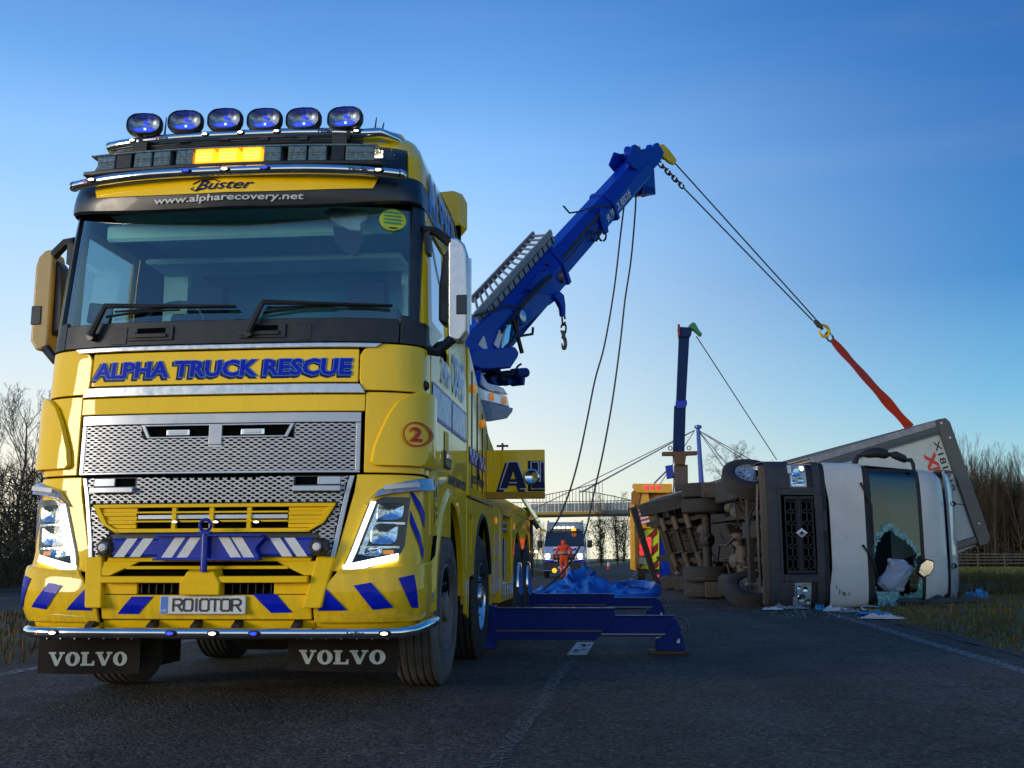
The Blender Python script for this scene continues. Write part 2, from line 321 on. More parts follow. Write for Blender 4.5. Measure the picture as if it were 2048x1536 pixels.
def paint_mat(name, wear, col=(.5, .5, .48), sc=9, stretch=(1, 1, 1)):
    m = mat(name, col, .6, var=.2, nscale=14, dirt=.35, dirtcol=(.05, .05, .055)); t = m.node_tree; b = t.nodes['Principled BSDF']; n = t.nodes.new; l = t.links.new
    co = n('ShaderNodeTexCoord').outputs['Object']; mp = n('ShaderNodeMapping'); mp.inputs['Scale'].default_value = stretch; l(co, mp.inputs[0])
    q = n('ShaderNodeTexNoise'); q.inputs['Scale'].default_value = sc; q.inputs['Detail'].default_value = 8; q.inputs['Roughness'].default_value = .75; l(mp.outputs[0], q.inputs[0])
    r = n('ShaderNodeMapRange'); l(q.outputs[0], r.inputs[0]); r.inputs[1].default_value = wear; r.inputs[2].default_value = wear+.08; l(r.outputs[0], b.inputs['Alpha']); return m
X['asphalt'] = road_mat()
X['soil'] = mat('verge_soil', (.13, .09, .035), .95, var=.4, nscale=2.5, bump=.5, bscale=14, dirt=.5, dirtcol=(.05, .06, .018))
X['field'] = mat('field_grass', (.21, .26, .02), .95, var=.35, nscale=.8, bump=.6, bscale=9, dirt=.35, dirtcol=(.07, .07, .02))
def sheet(name, e0, e1, n0, n1, z, m, nx=2, ny=2, hf=None):
    mb = MB(); mb.grid(lambda a, b: rd(a, b, z+(hf(a, b) if hf else 0)), list(np.linspace(e0, e1, nx)), list(np.linspace(n0, n1, ny)))
    return tag(mb.obj(name, m, sm=60), kind='structure')
sheet('ground', -900, 900, -60, 2500, -.09, X['field'])
sheet('road', -5.35, 3.32, -30, 900, 0, X['asphalt'])
sheet('road', -18.4, -9.9, -30, 900, -.01, X['asphalt'])
def hv(e, n): return .5*noise.noise((e*.35, n*.3, 3))*min(1, max(0, (e-3.3)*.5)) + .10*noise.noise((e*1.5, n*1.5, 9))
def h_right(e, n):
    d = e-3.3; return -.02 + min(d, 2.5)*.06 + hv(e, n)*min(1, d*.8)*.5 - max(0, min(1, (d-7)/8))*.25
sheet('verge', 3.3, 30, -5, 150, .0, X['soil'], 60, 220, h_right)
def h_med(e, n): d = min(e+9.95, -5.3-e); return -.02 + min(d, 1)*.10 + .06*noise.noise((e*1.3, n*1.1, 2))
sheet('central_reservation', -9.95, -5.3, -5, 160, 0, X['soil'], 14, 160, h_med)
sheet('field', -60, -18.3, -5, 200, -.03, X['soil'], 24, 60, lambda e, n: .15*noise.noise((e*.3, n*.2, 1)))
# kerb edge haunch between asphalt and grass
mb = MB()
mb.grid(lambda a, b: rd(3.26+a+.06*noise.noise((b*.9, a*7, 0)), b, .006+.02*noise.noise((b*2.2, a*9, 4))), [0, .08, .16, .26], list(np.linspace(4, 60, 240)))
tag(mb.obj('road_edge', mat('edge_grit', (.032, .030, .028), .95, var=.5, nscale=20, bump=.6, bscale=50), sm=60), kind='structure')
# painted lines
pm1 = paint_mat('worn_edge_paint', .47, (.26, .26, .25), sc=22, stretch=(1, 1, 1)); pm2 = paint_mat('very_worn_paint', .49, (.13, .13, .13), 26); pm3 = paint_mat('lane_dash_paint', .36, (.50, .50, .47), 16)
def strip(name, e0, e1, ns, m, z=.005, wob=0):
    mb = MB(); mb.grid(lambda a, b: rd(a+wob*noise.noise((b*.8, 0, 1)), b, z), [e0, e1], ns); return tag(mb.obj(name, m, sm=0), kind='structure')
strip('edge_line', 2.80, 2.94, list(np.linspace(1, 160, 120)), pm1, wob=.03)
strip('edge_line', -5.02, -4.88, list(np.linspace(1, 160, 120)), pm1)
strip('worn_lane_line', -.71, -.62, list(np.linspace(2, 10.0, 40)), pm2, wob=.03)
for k in range(10):
    n0 = 10.05+k*9.0; strip('lane_dash', -.74, -.56, [n0, n0+1.5], pm3)
mb = MB()                                                     # black scuffs across the near dash
for a, b, c, d in [(-.70, 10.35, .045, .20), (-.64, 10.55, .05, .10), (-.66, 10.9, .04, .30), (-.70, 11.15, .06, .12), (-.61, 11.05, .03, .14)]:
    p = rd(a, b, .009); mb.grid(lambda u, v: rd(a+u, b+v+.05*math.sin(u*30), .009), [0, c*.5, c], [0, d*.5, d])
tag(mb.obj('tyre_scuff', mat('scuff', (.02, .02, .02), .8), sm=0), kind='structure')
# spilt water by the overturned lorry
def blotch(name, c, rx, ry, m, z=.007, sd=0, rot=0, kind='structure'):
    pts = []
    for i in range(60):
        a = 2*PI*i/60; k = 1+.5*noise.noise((math.cos(a)*1.6+sd, math.sin(a)*1.6, sd)); x, y = rx*k*math.cos(a), ry*k*math.sin(a)
        pts.append((c[0]+x*math.cos(rot)-y*math.sin(rot), c[1]+x*math.sin(rot)+y*math.cos(rot), z))
    mb = MB(); mb.add(pts, [list(range(60))]); return tag(mb.obj(name, m, sm=0), kind=kind)
wet = mat('wet_road', (.05, .052, .055), .16, var=.3, nscale=9, bump=.15, bscale=30)
blotch('puddle', (3.35, 20.3), 1.1, .45, wet, sd=2.2, rot=.3); 
# tar repair and wheel-path stains: real discolouration of the surface
stn = mat('oil_stain', (.016, .016, .018), .4, var=.3, nscale=7); stn.node_tree.nodes['Principled BSDF'].inputs['Alpha'].default_value = .45
skm = mat('tyre_rubber_marks', (.010, .010, .011), .6, var=.4, nscale=12); skm.node_tree.nodes['Principled BSDF'].inputs['Alpha'].default_value = .5
for k, (x0, y0, x1, y1, wd) in enumerate([(1.1, 23.5, 3.7, 20.4, .16), (.2, 22.6, 3.4, 19.0, .16), (-.3, 12.2, 2.6, 13.6, .07)]):
    mb = MB(); d = Vector((x1-x0, y1-y0, 0)); s_ = Vector((-d.y, d.x, 0)).normalized()*wd; mb.grid(lambda u, v: Vector((x0, y0, .0062))+d*u+s_*(v-.5)+s_*2.5*math.sin(u*2.2), list(np.linspace(0, 1, 16)), [0, 1]); tag(mb.obj('skid_mark', skm, sm=0), kind='structure')
mb = MB(); q = random.Random(31)
for i in range(2600):
    t = q.random()**.7; x = 5.2-7*q.random()**1.5; y = 14+9*t+q.gauss(0, .8); e = x*math.cos(RH)-y*math.sin(RH)
    if e > 3.2: continue
    s_ = q.uniform(.004, .016); mb.add([(x-s_, y-s_, .004), (x+s_, y-s_*.6, .004), (x+s_*.2, y+s_, .004), (x, y, .004+s_*1.3)], [(0, 1, 3), (1, 2, 3), (2, 0, 3)])
tag(mb.obj('road_grit', mat('grit', (.10, .09, .08), .9, var=.5, nscale=40), sm=0, fix=False), kind='stuff')
pass

# ================================================================ GRASS
def grass(name, pts, hs, mats, widths=(.004, .009), lean=.5, base=None):
    n = len(pts); P = np.array(pts, dtype=np.float32); h = np.array(hs, dtype=np.float32); a = np.random.uniform(0, 2*PI, n); wd = np.random.uniform(*widths, n)
    l = np.random.uniform(.1, lean, n)*h; b = np.random.uniform(0, 2*PI, n); sx, sy = np.cos(a)*wd, np.sin(a)*wd; lx, ly = np.cos(b)*l, np.sin(b)*l
    V = np.zeros((n, 5, 3), np.float32)
    V[:, 0] = P+np.stack([-sx, -sy, -.02+0*sx], 1); V[:, 1] = P+np.stack([sx, sy, -.02+0*sx], 1)
    V[:, 2] = P+np.stack([-sx*.7+lx*.35, -sy*.7+ly*.35, h*.55], 1); V[:, 3] = P+np.stack([sx*.7+lx*.35, sy*.7+ly*.35, h*.55], 1); V[:, 4] = P+np.stack([lx, ly, h], 1)
    me = bpy.data.meshes.new(name); me.vertices.add(5*n); me.vertices.foreach_set('co', V.ravel())
    o = np.arange(n)*5; lv = np.stack([o, o+1, o+3, o+2, o+2, o+3, o+4], 1).ravel(); me.loops.add(7*n); me.loops.foreach_set('vertex_index', lv.astype(np.int32))
    st = np.stack([np.arange(n)*7, np.arange(n)*7+4], 1).ravel(); me.polygons.add(2*n); me.polygons.foreach_set('loop_start', st.astype(np.int32))
    mi = np.repeat(np.random.choice(len(mats), n, p=None), 2); me.polygons.foreach_set('material_index', mi.astype(np.int32)); me.update(calc_edges=True); me.validate()
    for m in mats: me.materials.append(m)
    ob = bpy.data.objects.new(name, me); COL.objects.link(ob); return ob
gm = [mat('grass_straw', (.26, .16, .04), .9, var=.3, nscale=3), mat('grass_brown', (.16, .098, .024), .9, var=.3, nscale=3), mat('grass_olive', (.085, .078, .015), .9, var=.3, nscale=3), mat('grass_green', (.11, .135, .016), .9, var=.3, nscale=3), mat('grass_dark', (.11, .08, .025), .9, var=.3, nscale=3)]
pts = []; hs = []
for i in range(120000):
    n = 5.5+42*random.random()**1.6; e = 3.3+.12*noise.noise((n*1.1, 0, 5))+ (9.5+n*.12)*random.random()**1.35
    d = e-3.3; cl = .5+.5*noise.noise((e*1.1, n*1.1, 7)); cl2 = .5+.5*noise.noise((e*3, n*3, 17))
    if random.random() > .15+1.1*cl2: continue
    pts.append(rd(e, n, h_right(e, n))); hs.append((.03+.085*cl*min(1, d+.2))*random.uniform(.3, 1.35)*(.6+.9*cl2)*(1+min(1, max(0, d-2.5)*.25)))
tag(grass('verge_grass', pts, hs, [gm[0], gm[1], gm[2], gm[2], gm[3], gm[4]], (.004, .010)), kind='stuff')
pts = []; hs = []
for i in range(26000):                                        # taller dead stalks at the back of the verge
    n = 12+30*random.random(); e = 7+8*random.random()
    if noise.noise((e*.6, n*.6, 3)) < -.1: continue
    pts.append(rd(e, n, h_right(e, n)-.02)); hs.append(random.uniform(.10, .38))
tag(grass('tall_dead_grass', pts, hs, [gm[1], gm[2], gm[4]], (.005, .010), .35), kind='stuff')
pts = []; hs = []
for i in range(40000):
    n = 40+70*random.random(); e = 9+42*random.random(); pts.append(rd(e, n, -.1 if e > 30 else h_right(e, n))); hs.append(random.uniform(.05, .16))
tag(grass('field_grass', pts, hs, [gm[3], gm[3], gm[2]], (.03, .06), .8), kind='stuff')
pts = []; hs = []
for i in range(30000):
    n = -1+69*random.random()**1.25; e = -9.9+4.5*random.random(); pts.append(rd(e, n, h_med(e, n))); hs.append(random.uniform(.03, .14))
tag(grass('central_reservation_grass', pts, hs, [gm[1], gm[2], gm[4], gm[4]], (.005, .011)), kind='stuff')

# ================================================================ TREES
bark = mat('bark', (.055, .045, .034), .9, var=.3, nscale=5); twig = mat('twigs', (.075, .052, .036), .9, var=.35, nscale=3); birch = mat('pale_bark', (.16, .14, .11), .85, var=.4, nscale=6)
twig_y = mat('hazel_twigs', (.062, .044, .024), .9, var=.4, nscale=1.5); leafy = mat('ivy_leaf', (.035, .050, .014), .8, var=.5, nscale=2)
def bare_tree(h, spread=.55, up=.35, n0=9, depth=4, r0=.09, seed=0, multi=1, droop=0):
    rng = random.Random(seed); tr = MB(); tw = MB()
    def branch(p, d, ln, r, lvl):
        k = 4 if lvl < 2 else 3; pts = [p]; rs = [r]; q = p.copy(); dd = d.copy()
        for i in range(k):
            dd = (dd+Vector((rng.gauss(0, .13), rng.gauss(0, .13), rng.gauss(0, .09)+up*.12-droop*lvl*.03))).normalized(); q = q+dd*(ln/k); pts.append(q.copy()); rs.append(max(.004, r*(1-.75*(i+1)/k)))
        (tr if lvl < 2 else tw).tube(pts, rs, 6 if lvl == 0 else (4 if lvl == 1 else 3), caps=False)
        if lvl >= depth: return
        nb = [n0, 7, 6, 5][min(lvl, 3)]
        for j in range(nb):
            t = (.22 if lvl == 0 else .15)+(.8)*(j+rng.random()*.8)/nb; t = min(t, .99); i = min(int(t*k), k-1); f = t*k-i; b = pts[i].lerp(pts[i+1], f)
            ax = (pts[i+1]-pts[i]).normalized(); o = ax.orthogonal().normalized(); o.rotate(Matrix.Rotation(rng.uniform(0, 2*PI), 3, ax))
            nd = (ax*(1-spread)+o*spread*rng.uniform(.7, 1.2)+Vector((0, 0, up*.5))).normalized()
            branch(b, nd, ln*rng.uniform(.36, .62)*(1.05-t*.45), max(.004, (rs[i]*(1-f)+rs[i+1]*f)*.55), lvl+1)
    for m in range(multi):
        a = rng.uniform(0, 2*PI); s = 0 if multi == 1 else .25
        branch(Vector((math.cos(a)*s*rng.random()*2, math.sin(a)*s*rng.random()*2, 0)), Vector((math.cos(a)*s*.7, math.sin(a)*s*.7, 1)).normalized(), h*rng.uniform(.75, 1)*.86, r0, 0)
    return tr, tw
def make_tree(name, args, mats, lab, cat='tree', group=None):
    root = empty(name); tr, tw = bare_tree(**args); a = tr.obj('trunk', mats[0], root, sm=60, fix=False); b = tw.obj('crown', mats[1], root, sm=0, fix=False); tag(root, lab, cat, group); return root
def place(o, x, y, z=0, s=1, rz=0, sz=None):
    o.location = (x, y, z); o.rotation_euler = (0, 0, rz); o.scale = (s, s, sz or s); return o
t = place(make_tree('bare_tree', dict(h=8.2, seed=3, r0=.10, up=.5, spread=.5, n0=16), (birch, twig), 'slim pale barked bare tree rising above the dark thicket at the far left'), -19.6, 43)
thick = [make_tree('thicket_tree', dict(h=6.5, seed=20+i, r0=.05, up=.8, spread=.42, n0=11, depth=3, multi=3), (bark, twig_y), 'x', group='x') for i in range(4)]
rng = random.Random(5); used = set()
def thicket(x, y, z, s, lab, grp, sz=None):
    i = rng.randrange(4)
    if i in used: o = dup(thick[i])
    else: o = thick[i]; used.add(i)
    tag(o, lab, 'tree', grp); place(o, x, y, z, s, rng.uniform(0, 6.28), sz)
for k in range(34):
    n = 26+k*2.1+rng.uniform(-.8, .8); e = -20.2-rng.random()*6; p = rd(e, n); thicket(p.x, p.y, 0, rng.uniform(.62, .95), 'dark leafless thicket tree beyond the far carriageway, left of the yellow truck', 'thicket trees beyond the far carriageway')
for row, (d0, cnt) in enumerate([(104, 62), (107, 60), (111, 50), (115, 40)]):
    for k in range(cnt):
        x = 40.5+ (82-40.5)*(k+rng.random()*.8)/cnt; s = rng.uniform(1.15, 1.6)
        thicket(x, d0+rng.uniform(-1.5, 1.5)-(x-46)*.10, 0, s*.8, 'tall leafless tree in the brown wood behind the field fence', 'trees of the wood behind the field fence', s*(1+.14*math.sin(x*.31)+rng.uniform(-.06, .1)))
t = place(make_tree('bare_tree', dict(h=8.8, seed=11, r0=.12, up=.22, spread=.68, n0=16), (bark, twig), 'round topped bare tree showing above the trailer, behind the far cable'), 12.6, 62, 0, 1)
t = place(make_tree('bare_tree', dict(h=7.0, seed=12, r0=.10, up=.22, spread=.68, n0=14), (bark, twig), 'smaller bare tree between the blue bridge mast and the upper lorry wheel'), 11.5, 66, 0, 1.0)
far = [(12.3, 128, 9.2, 21, 1.0), (9.6, 118, 7.0, 22, 1.0), (7.9, 122, 5.6, 23, 1.0), (15.3, 150, 8.5, 24, 1.0)]
labs = ['tallest ivy dotted tree between the white van and the yellow wrecker', 'ivy clad middle tree between the white van and the yellow wrecker', 'smallest tree just right of the white van', 'far bare tree partly behind the yellow wrecker with red lamps']
for (x, y, h, sd, s), lb in zip(far, labs):
    r_ = make_tree('distant_tree', dict(h=h, seed=sd, r0=.14, up=.35, spread=.55, n0=11), (bark, twig), lb); place(r_, x, y, 0, s)
    lf = MB(); q = random.Random(sd)
    for i in range(1500):
        a = q.uniform(0, 6.28); zz = h*q.uniform(.06, .72); rr = q.gauss(0, .6)*(.5+zz/h); c = Vector((rr*math.cos(a)+.5*noise.noise((zz, 0, sd)), rr*math.sin(a), zz)); u = Vector((q.gauss(0, 1), q.gauss(0, 1), q.gauss(0, 1))).normalized()*.10; v = u.orthogonal().normalized()*.10
        lf.add([c-u, c+v, c+u], [(0, 1, 2)])
    tag(lf.obj('ivy', leafy, r_, sm=0, fix=False), kind='stuff')
for k in range(7):
    x, y = [(1.9, 92), (1.2, 100), (3.2, 110), (.3, 84), (-.6, 96), (2.6, 98), (4.6, 130)][k]
    o = dup(thick[k % 4]); tag(o, 'low scrubby tree beyond the van, on its left side', 'tree', 'scrub trees left of the van'); place(o, x, y, 0, .45+.1*(k % 3), k)
mb = MB(); 
def bank(a, b): return rd(a, b, 1.1*math.exp(-((a-9.5)/3.2)**2)+.12*noise.noise((a, b*.3, 0))-.05)
mb.grid(bank, list(np.linspace(4.6, 16, 24)), list(np.linspace(88, 200, 40))); tag(mb.obj('bank', X['soil'], sm=60), kind='structure')
pts = []; hs = []
for i in range(16000):
    e = random.uniform(5, 14); n = random.uniform(88, 140); pts.append(bank(e, n)); hs.append(random.uniform(.1, .35))
tag(grass('bank_grass', pts, hs, [gm[1], gm[2], gm[0]], (.02, .05)), kind='stuff')
# field fence
wood = mat('weathered_timber', (.09, .08, .07), .85, var=.3, nscale=6)
fr = tag(empty('rail_fence'), 'long grey post and rail fence between the green field and the wood', 'fence'); fr.location = (22, 104, 0); fr.rotation_euler = (0, 0, -.10)
pb = MB(); pb.bb(-.06, .06, -.06, .06, -.1, 1.25); p0 = pb.obj('post', wood, fr, sm=0)
for k in range(1, 24): dup(p0, fr, Matrix.Translation((k*2.4, 0, 0)))
rb = MB(); rb.bb(0, 55.2, -.11, -.062, -.05, .05); r0_ = rb.obj('rail', wood, fr, sm=0, M=Matrix.Translation((0, 0, .32)))
for z in (.62, .90, 1.16): dup(r0_, fr, Matrix.Translation((0, 0, z)))
# undergrowth masses
def bramble(name, f, n, m, size):
    mb = MB(); q = random.Random(n)
    for i in range(n):
        c = f(q); u = Vector((q.gauss(0, 1), q.gauss(0, 1), q.gauss(0, 1))).normalized(); v = u.orthogonal().normalized(); mb.add([c-u*size*2.4, c+v*size*.12, c+u*size*2.4, c-v*size*.12], [(0, 1, 2, 3)])
    return tag(mb.obj(name, m, sm=0, fix=False), kind='stuff')
bram = mat('bramble', (.10, .07, .03), .9, var=.5, nscale=1)
bramble('undergrowth', lambda q: (lambda x: Vector((x, 104.5+q.uniform(0, 9)-(x-46)*.1, min(7.0, abs(q.gauss(0, 3.4))))))(q.uniform(40, 84)), 90000, bram, .20)
bramble('undergrowth', lambda q: rd(-19.8-q.uniform(0, 7), q.uniform(24, 100), min(3.8, abs(q.gauss(0, 1.9)))), 75000, bram, .15)

# ================================================================ THE BIG YELLOW RECOVERY TRUCK (own frame: x to the photo's right, y back, z up)
TR = empty('recovery_truck'); TR.matrix_world = TM
tag(TR, 'yellow four axle recovery truck with a raised blue crane boom and chequered sides', 'truck')
def itp(tab, z):
    if z <= tab[0][0]: return tab[0][1]
    for (a, b), (c, d) in zip(tab, tab[1:]):
        if z <= c: return b+(d-b)*(z-a)/(c-a)
    return tab[-1][1]
WT = [(.3, 1.20), (.55, 1.245), (.9, 1.25), (2.2, 1.245), (2.9, 1.225), (3.3, 1.19), (3.56, 1.165), (3.75, 1.09), (3.93, .99), (4.06, .90), (4.10, .76)]
FT = [(.3, .12), (.5, .03), (.60, .0), (.80, .0), (.90, .05), (1.39, .085), (1.77, .10), (2.2, .13), (2.37, .15), (3.15, .25), (3.35, .26), (3.55, .34), (3.72, .50), (3.84, .74), (3.95, 1.10), (4.05, 1.55), (4.10, 1.9)]
NS, DD, YR = 3.1, .36, 2.28
def W_(z): return itp(WT, z)
def F_(x, z):
    w_ = W_(z); t = min(abs(x)/w_, 1); return itp(FT, z)+DD*(1-(1-t**NS)**(1/NS))
def outl(s, z):                                               # 0 front centre .. 1 corner end .. 2 rear end of the side
    w_ = W_(z); sg = 1 if s >= 0 else -1; a = abs(s); f = itp(FT, z)
    if a <= 1:
        t = (1-a)*PI/2; return Vector((sg*w_*math.cos(t)**(2/NS), f+DD*(1-math.sin(t)**(2/NS)), z))
    return Vector((sg*w_, f+DD+(YR-f-DD)*(a-1), z))
def onrm(s, z):
    d = outl(s+.01, z)-outl(s-.01, z); n = Vector((d.y, -d.x, 0)); return n.normalized() if n.length > 1e-9 else Vector((0, -1, 0))
def sx(x, z):
    w_ = W_(z); t = min(abs(x)/w_, 1); return math.copysign(1-math.acos(t**(NS/2))/(PI/2), x) if x else 0
def sy(y, z, sg=1): f = itp(FT, z); return sg*(1+(y-f-DD)/(YR-f-DD))
def surf(s, z, off=0): return outl(s, z)+onrm(s, z)*off
def patch(mb, lo, hi, z0, z1, nz=6, ns=14, off=0.0, th=.02):
    """a skin panel between two side limits lo(z), hi(z), with thickness going inwards"""
    L_ = lo if callable(lo) else (lambda z: sx(lo, z)); H_ = hi if callable(hi) else (lambda z: sx(hi, z))
    A, B = [], []; zs = list(np.linspace(z0, z1, nz+1)) if not hasattr(z0, '__len__') else z0
    for z in zs:
        a, b = L_(z), H_(z)
        for i in range(ns+1):
            s = a+(b-a)*i/ns; A.append(surf(s, z, off)); B.append(surf(s, z, off-th))
    nu = ns+1; nv = len(zs); o = nu*nv
    fs = [(j*nu+i, j*nu+i+1, (j+1)*nu+i+1, (j+1)*nu+i) for j in range(nv-1) for i in range(nu-1)]
    rim = list(range(nu))+[j*nu+nu-1 for j in range(1, nv)]+[(nv-1)*nu+i for i in range(nu-2, -1, -1)]+[j*nu for j in range(nv-2, 0, -1)]
    return mb.add(A+B, fs+[tuple(i+o for i in f[::-1]) for f in fs]+[(rim[i], rim[i-1], rim[i-1]+o, rim[i]+o) for i in range(len(rim))])
def lin(pts): return lambda z: sx(itp(pts, z), z)            # x limit as a function of z
def fx(px, py, off=0):                                        # photo pixel onto the cab's front skin: local x, z
    y = .1
    for i in range(12):
        p = tp(px, py, 1, y); y = F_(p.x, p.z)-off
    return p.x, p.z
def skin(off): return lambda x, z: surf(sx(x, z), z, off)
Y, YM, YL = X['yellow'], X['yellow_matt'], X['yellow_low']
EP = .006

# --- cab shell under the skins, dark, with the windscreen opening left free
mb = MB()
patch(mb, lambda z: -2, lambda z: 2, .50, 2.36, 12, 60, -.03, .02)
patch(mb, lambda z: -2, lambda z: 2, 3.15, 4.08, 14, 60, -.03, .02)
for sg in (-1, 1): patch(mb, lambda z, sg=sg: sy(1.42, z, sg), lambda z, sg=sg: 2*sg, 2.36, 3.15, 4, 6, -.03, .02)
mb.bb(-1.2, 1.2, 2.2, 2.26, .9, 3.6)
mb.obj('inner_shell', X['void'], TR, sm=40)
# --- pillars: black windscreen surround
mb = MB()
for sg in (-1, 1):
    patch(mb, lambda z, sg=sg: sx(sg*(1.165-.03*(z-2.37)), z), lambda z, sg=sg: sx(sg*1.205, z), 2.37, 3.18, 8, 5, .004, .05)
mb.objs('pillar_trim', X['visor'], TR)
mb = MB()
for sg in (-1, 1): patch(mb, lambda z, sg=sg: sx(sg*1.208, z), lambda z, sg=sg: sy(.62, z, sg), 2.37, 3.28, 8, 6, .006, .04)
mb.objs('door_pillar', Y, TR)
# --- windscreen
mb = MB(); P = []
zs = np.linspace(2.37, 3.19, 8)
mb.grid(lambda a, z: surf(sx(a*(1.18-.03*(z-2.37)), z), z, -.012), list(np.linspace(-1, 1, 33)), list(zs)); mb.obj('windscreen', X['windscreen'], TR, sm=60)
# --- interior seen through the glass
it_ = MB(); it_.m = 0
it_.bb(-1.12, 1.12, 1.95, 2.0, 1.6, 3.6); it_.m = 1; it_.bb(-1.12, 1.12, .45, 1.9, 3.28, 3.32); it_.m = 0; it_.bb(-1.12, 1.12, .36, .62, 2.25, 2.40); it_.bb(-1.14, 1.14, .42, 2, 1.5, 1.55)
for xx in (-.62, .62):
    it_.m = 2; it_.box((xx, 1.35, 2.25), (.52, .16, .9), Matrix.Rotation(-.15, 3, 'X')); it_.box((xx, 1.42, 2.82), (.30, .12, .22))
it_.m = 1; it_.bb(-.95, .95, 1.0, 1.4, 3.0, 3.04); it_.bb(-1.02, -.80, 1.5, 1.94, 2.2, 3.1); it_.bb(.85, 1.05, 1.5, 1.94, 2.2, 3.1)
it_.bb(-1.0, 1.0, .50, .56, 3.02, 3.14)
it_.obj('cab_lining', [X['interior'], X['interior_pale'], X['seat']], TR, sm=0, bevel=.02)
mb = MB(); c = [(-.62+.235*math.cos(a), .80+.07*math.sin(a), 2.46+.21*math.sin(a)) for a in np.linspace(0, 2*PI, 25)]; mb.tube(c, .016, 6, False); mb.box((-.62, .82, 2.42), (.40, .03, .05)); mb.obj('steering_wheel', X['black'], TR)
mb = MB(); mb.box((-.98, .45, 2.50), (.17, .03, .14), Matrix.Rotation(.12, 3, 'Y')); mb.cyl((-.95, .47, 2.36), (-.97, .46, 2.46), .012); mb.obj('dash_tablet', X['black'], TR, bevel=.01)
# curtain, sun shade and hanging cap behind the glass, sticker on the glass
def sp_poly(pts, yl): return [(tp(a, b, 1, yl).x, tp(a, b, 1, yl).z) for a, b in pts]
mb = MB(); p = sp_poly([(646, 425), (660, 414), (735, 420), (733, 440), (722, 447), (722, 462), (700, 460), (672, 446)], .36); mb.prism(p, 1, .36, .40); mb.obj('folded_glove', mat('grey_cloth', (.42, .46, .50), .8, var=.3, nscale=20, bump=.4, bscale=30), TR, sm=0, bevel=.008)
mb = MB(); p = sp_poly([(666, 452), (722, 462), (728, 485), (715, 512), (690, 505), (672, 488)], .38); mb.prism(p, 1, .37, .39); mb.obj('pennant', X['black'], TR, sm=0)
def disc(mb, c, r, n, fn, k=1.0): mb.add([fn(c[0]+r*math.cos(2*PI*i/n), c[1]+r*k*math.sin(2*PI*i/n)) for i in range(n)], [list(range(n))])
stk = mat('lime_sticker', (.42, .52, .03), .4, var=.05); stg = mat('green_sticker_print', (.05, .28, .12), .4, var=.05)
mb = MB(); c = fx(785, 440); f_ = skin(.004); f2 = skin(.007); mb.m = 0; disc(mb, c, .082, 24, f_, .92); mb.m = 1
for k in range(4): mb.grid(lambda a, b: f2(a, b), [c[0]-.055, c[0]+.05], [c[1]+.045-k*.024, c[1]+.057-k*.024])
mb.m = 2; mb.grid(lambda a, b: f2(a, b), [c[0]-.02, c[0]+.03], [c[1]-.062, c[1]-.052]); mb.obj('windscreen_sticker', [stk, stg, X['ink']], TR, sm=0)

# --- front skins, from the bottom up
def pobj(name, m, *patches, **k):
    mb = MB()
    for p in patches: patch(mb, **p)
    return mb.obj(name, m, TR, sm=k.get('sm', 40), bevel=k.get('bevel', .006))
# upper fascia
pobj('front_panel', Y, dict(lo=-.865, hi=.865, z0=1.955, z1=2.168, nz=3, ns=24, off=.0))
for sg in (-1, 1):
    a = lambda z, sg=sg: sx(sg*.872, z); 
    pobj('corner_panel', Y, dict(lo=lambda z, sg=sg: sx(sg*itp([(1.90, .90), (1.96, .872), (2.16, .872), (2.205, 1.0)], z), z), hi=lambda z, sg=sg: sy(.56, z, sg), z0=1.905, z1=2.205, nz=8, ns=16, off=.001))
def chrome(name, x0, x1, z0, z1, cut):
    mb = MB(); patch(mb, lambda z: sx(x0+cut*abs((z-z1)/(z1-z0)) if cut > 0 else x0-cut*abs((z-z0)/(z1-z0)), z), lambda z: sx(x1-(cut*abs((z-z1)/(z1-z0)) if cut > 0 else -cut*abs((z-z0)/(z1-z0))), z), z0, z1, 3, 30, .016, .03)
    return mb.obj(name, X['satin'], TR, bevel=.006)
chrome('chrome_strip', -1.005, 1.005, 2.176, 2.208, .04)
chrome('chrome_strip', -.915, .915, 1.884, 1.946, -.04)
# hood round the grille
for sg in (-1, 1):
    pobj('corner_panel', Y, dict(lo=lambda z, sg=sg: sx(sg*.915, z), hi=lambda z, sg=sg: sy(.62, z, sg), z0=1.392, z1=1.895, nz=8, ns=18, off=.0))
    # fascia below, beside the grille, going down to the bumper between grille and headlamp
    pobj('lower_fascia', Y, dict(lo=lambda z, sg=sg: sx(sg*itp([(.80, .745), (1.28, .865), (1.38, .875)], z), z), hi=lambda z, sg=sg: sy(.70, z, sg), z0=.80, z1=1.382, nz=14, ns=20, off=-.002))
pobj('hood_edge', Y, dict(lo=-.913, hi=.913, z0=1.772, z1=1.878, nz=3, ns=26, off=.002))
# black cowl below the windscreen, in three pieces
VS = X['visor']
mb = MB(); patch(mb, -1.10, 1.10, 2.214, 2.372, 4, 30, .004, .03); mb.obj('wiper_cowl', X['black'], TR, bevel=.005)
for sg in (-1, 1):
    pobj('cowl_end', X['black'], dict(lo=lambda z, sg=sg: sx(sg*1.105, z), hi=lambda z, sg=sg: sy(.60, z, sg), z0=2.212, z1=2.40, nz=4, ns=8, off=.004))
for x0, x1 in [(-.63, -.33), (.10, .40)]:
    mb = MB(); mb.m = 0; patch(mb, x0, x1, 2.245, 2.335, 2, 6, .016, .012); mb.m = 1; patch(mb, x0+.06, x1-.05, 2.29, 2.325, 1, 4, .019, .004); mb.m = 2; patch(mb, x0+.0, x0+.05, 2.262, 2.30, 1, 3, .022, .004)
    mb.m = 0; patch(mb, x0+.05, x1-.04, 2.262, 2.286, 1, 4, .03, .014); mb.obj('cowl_grab_handle', [X['black'], X['void'], X['black']], TR, bevel=.004)
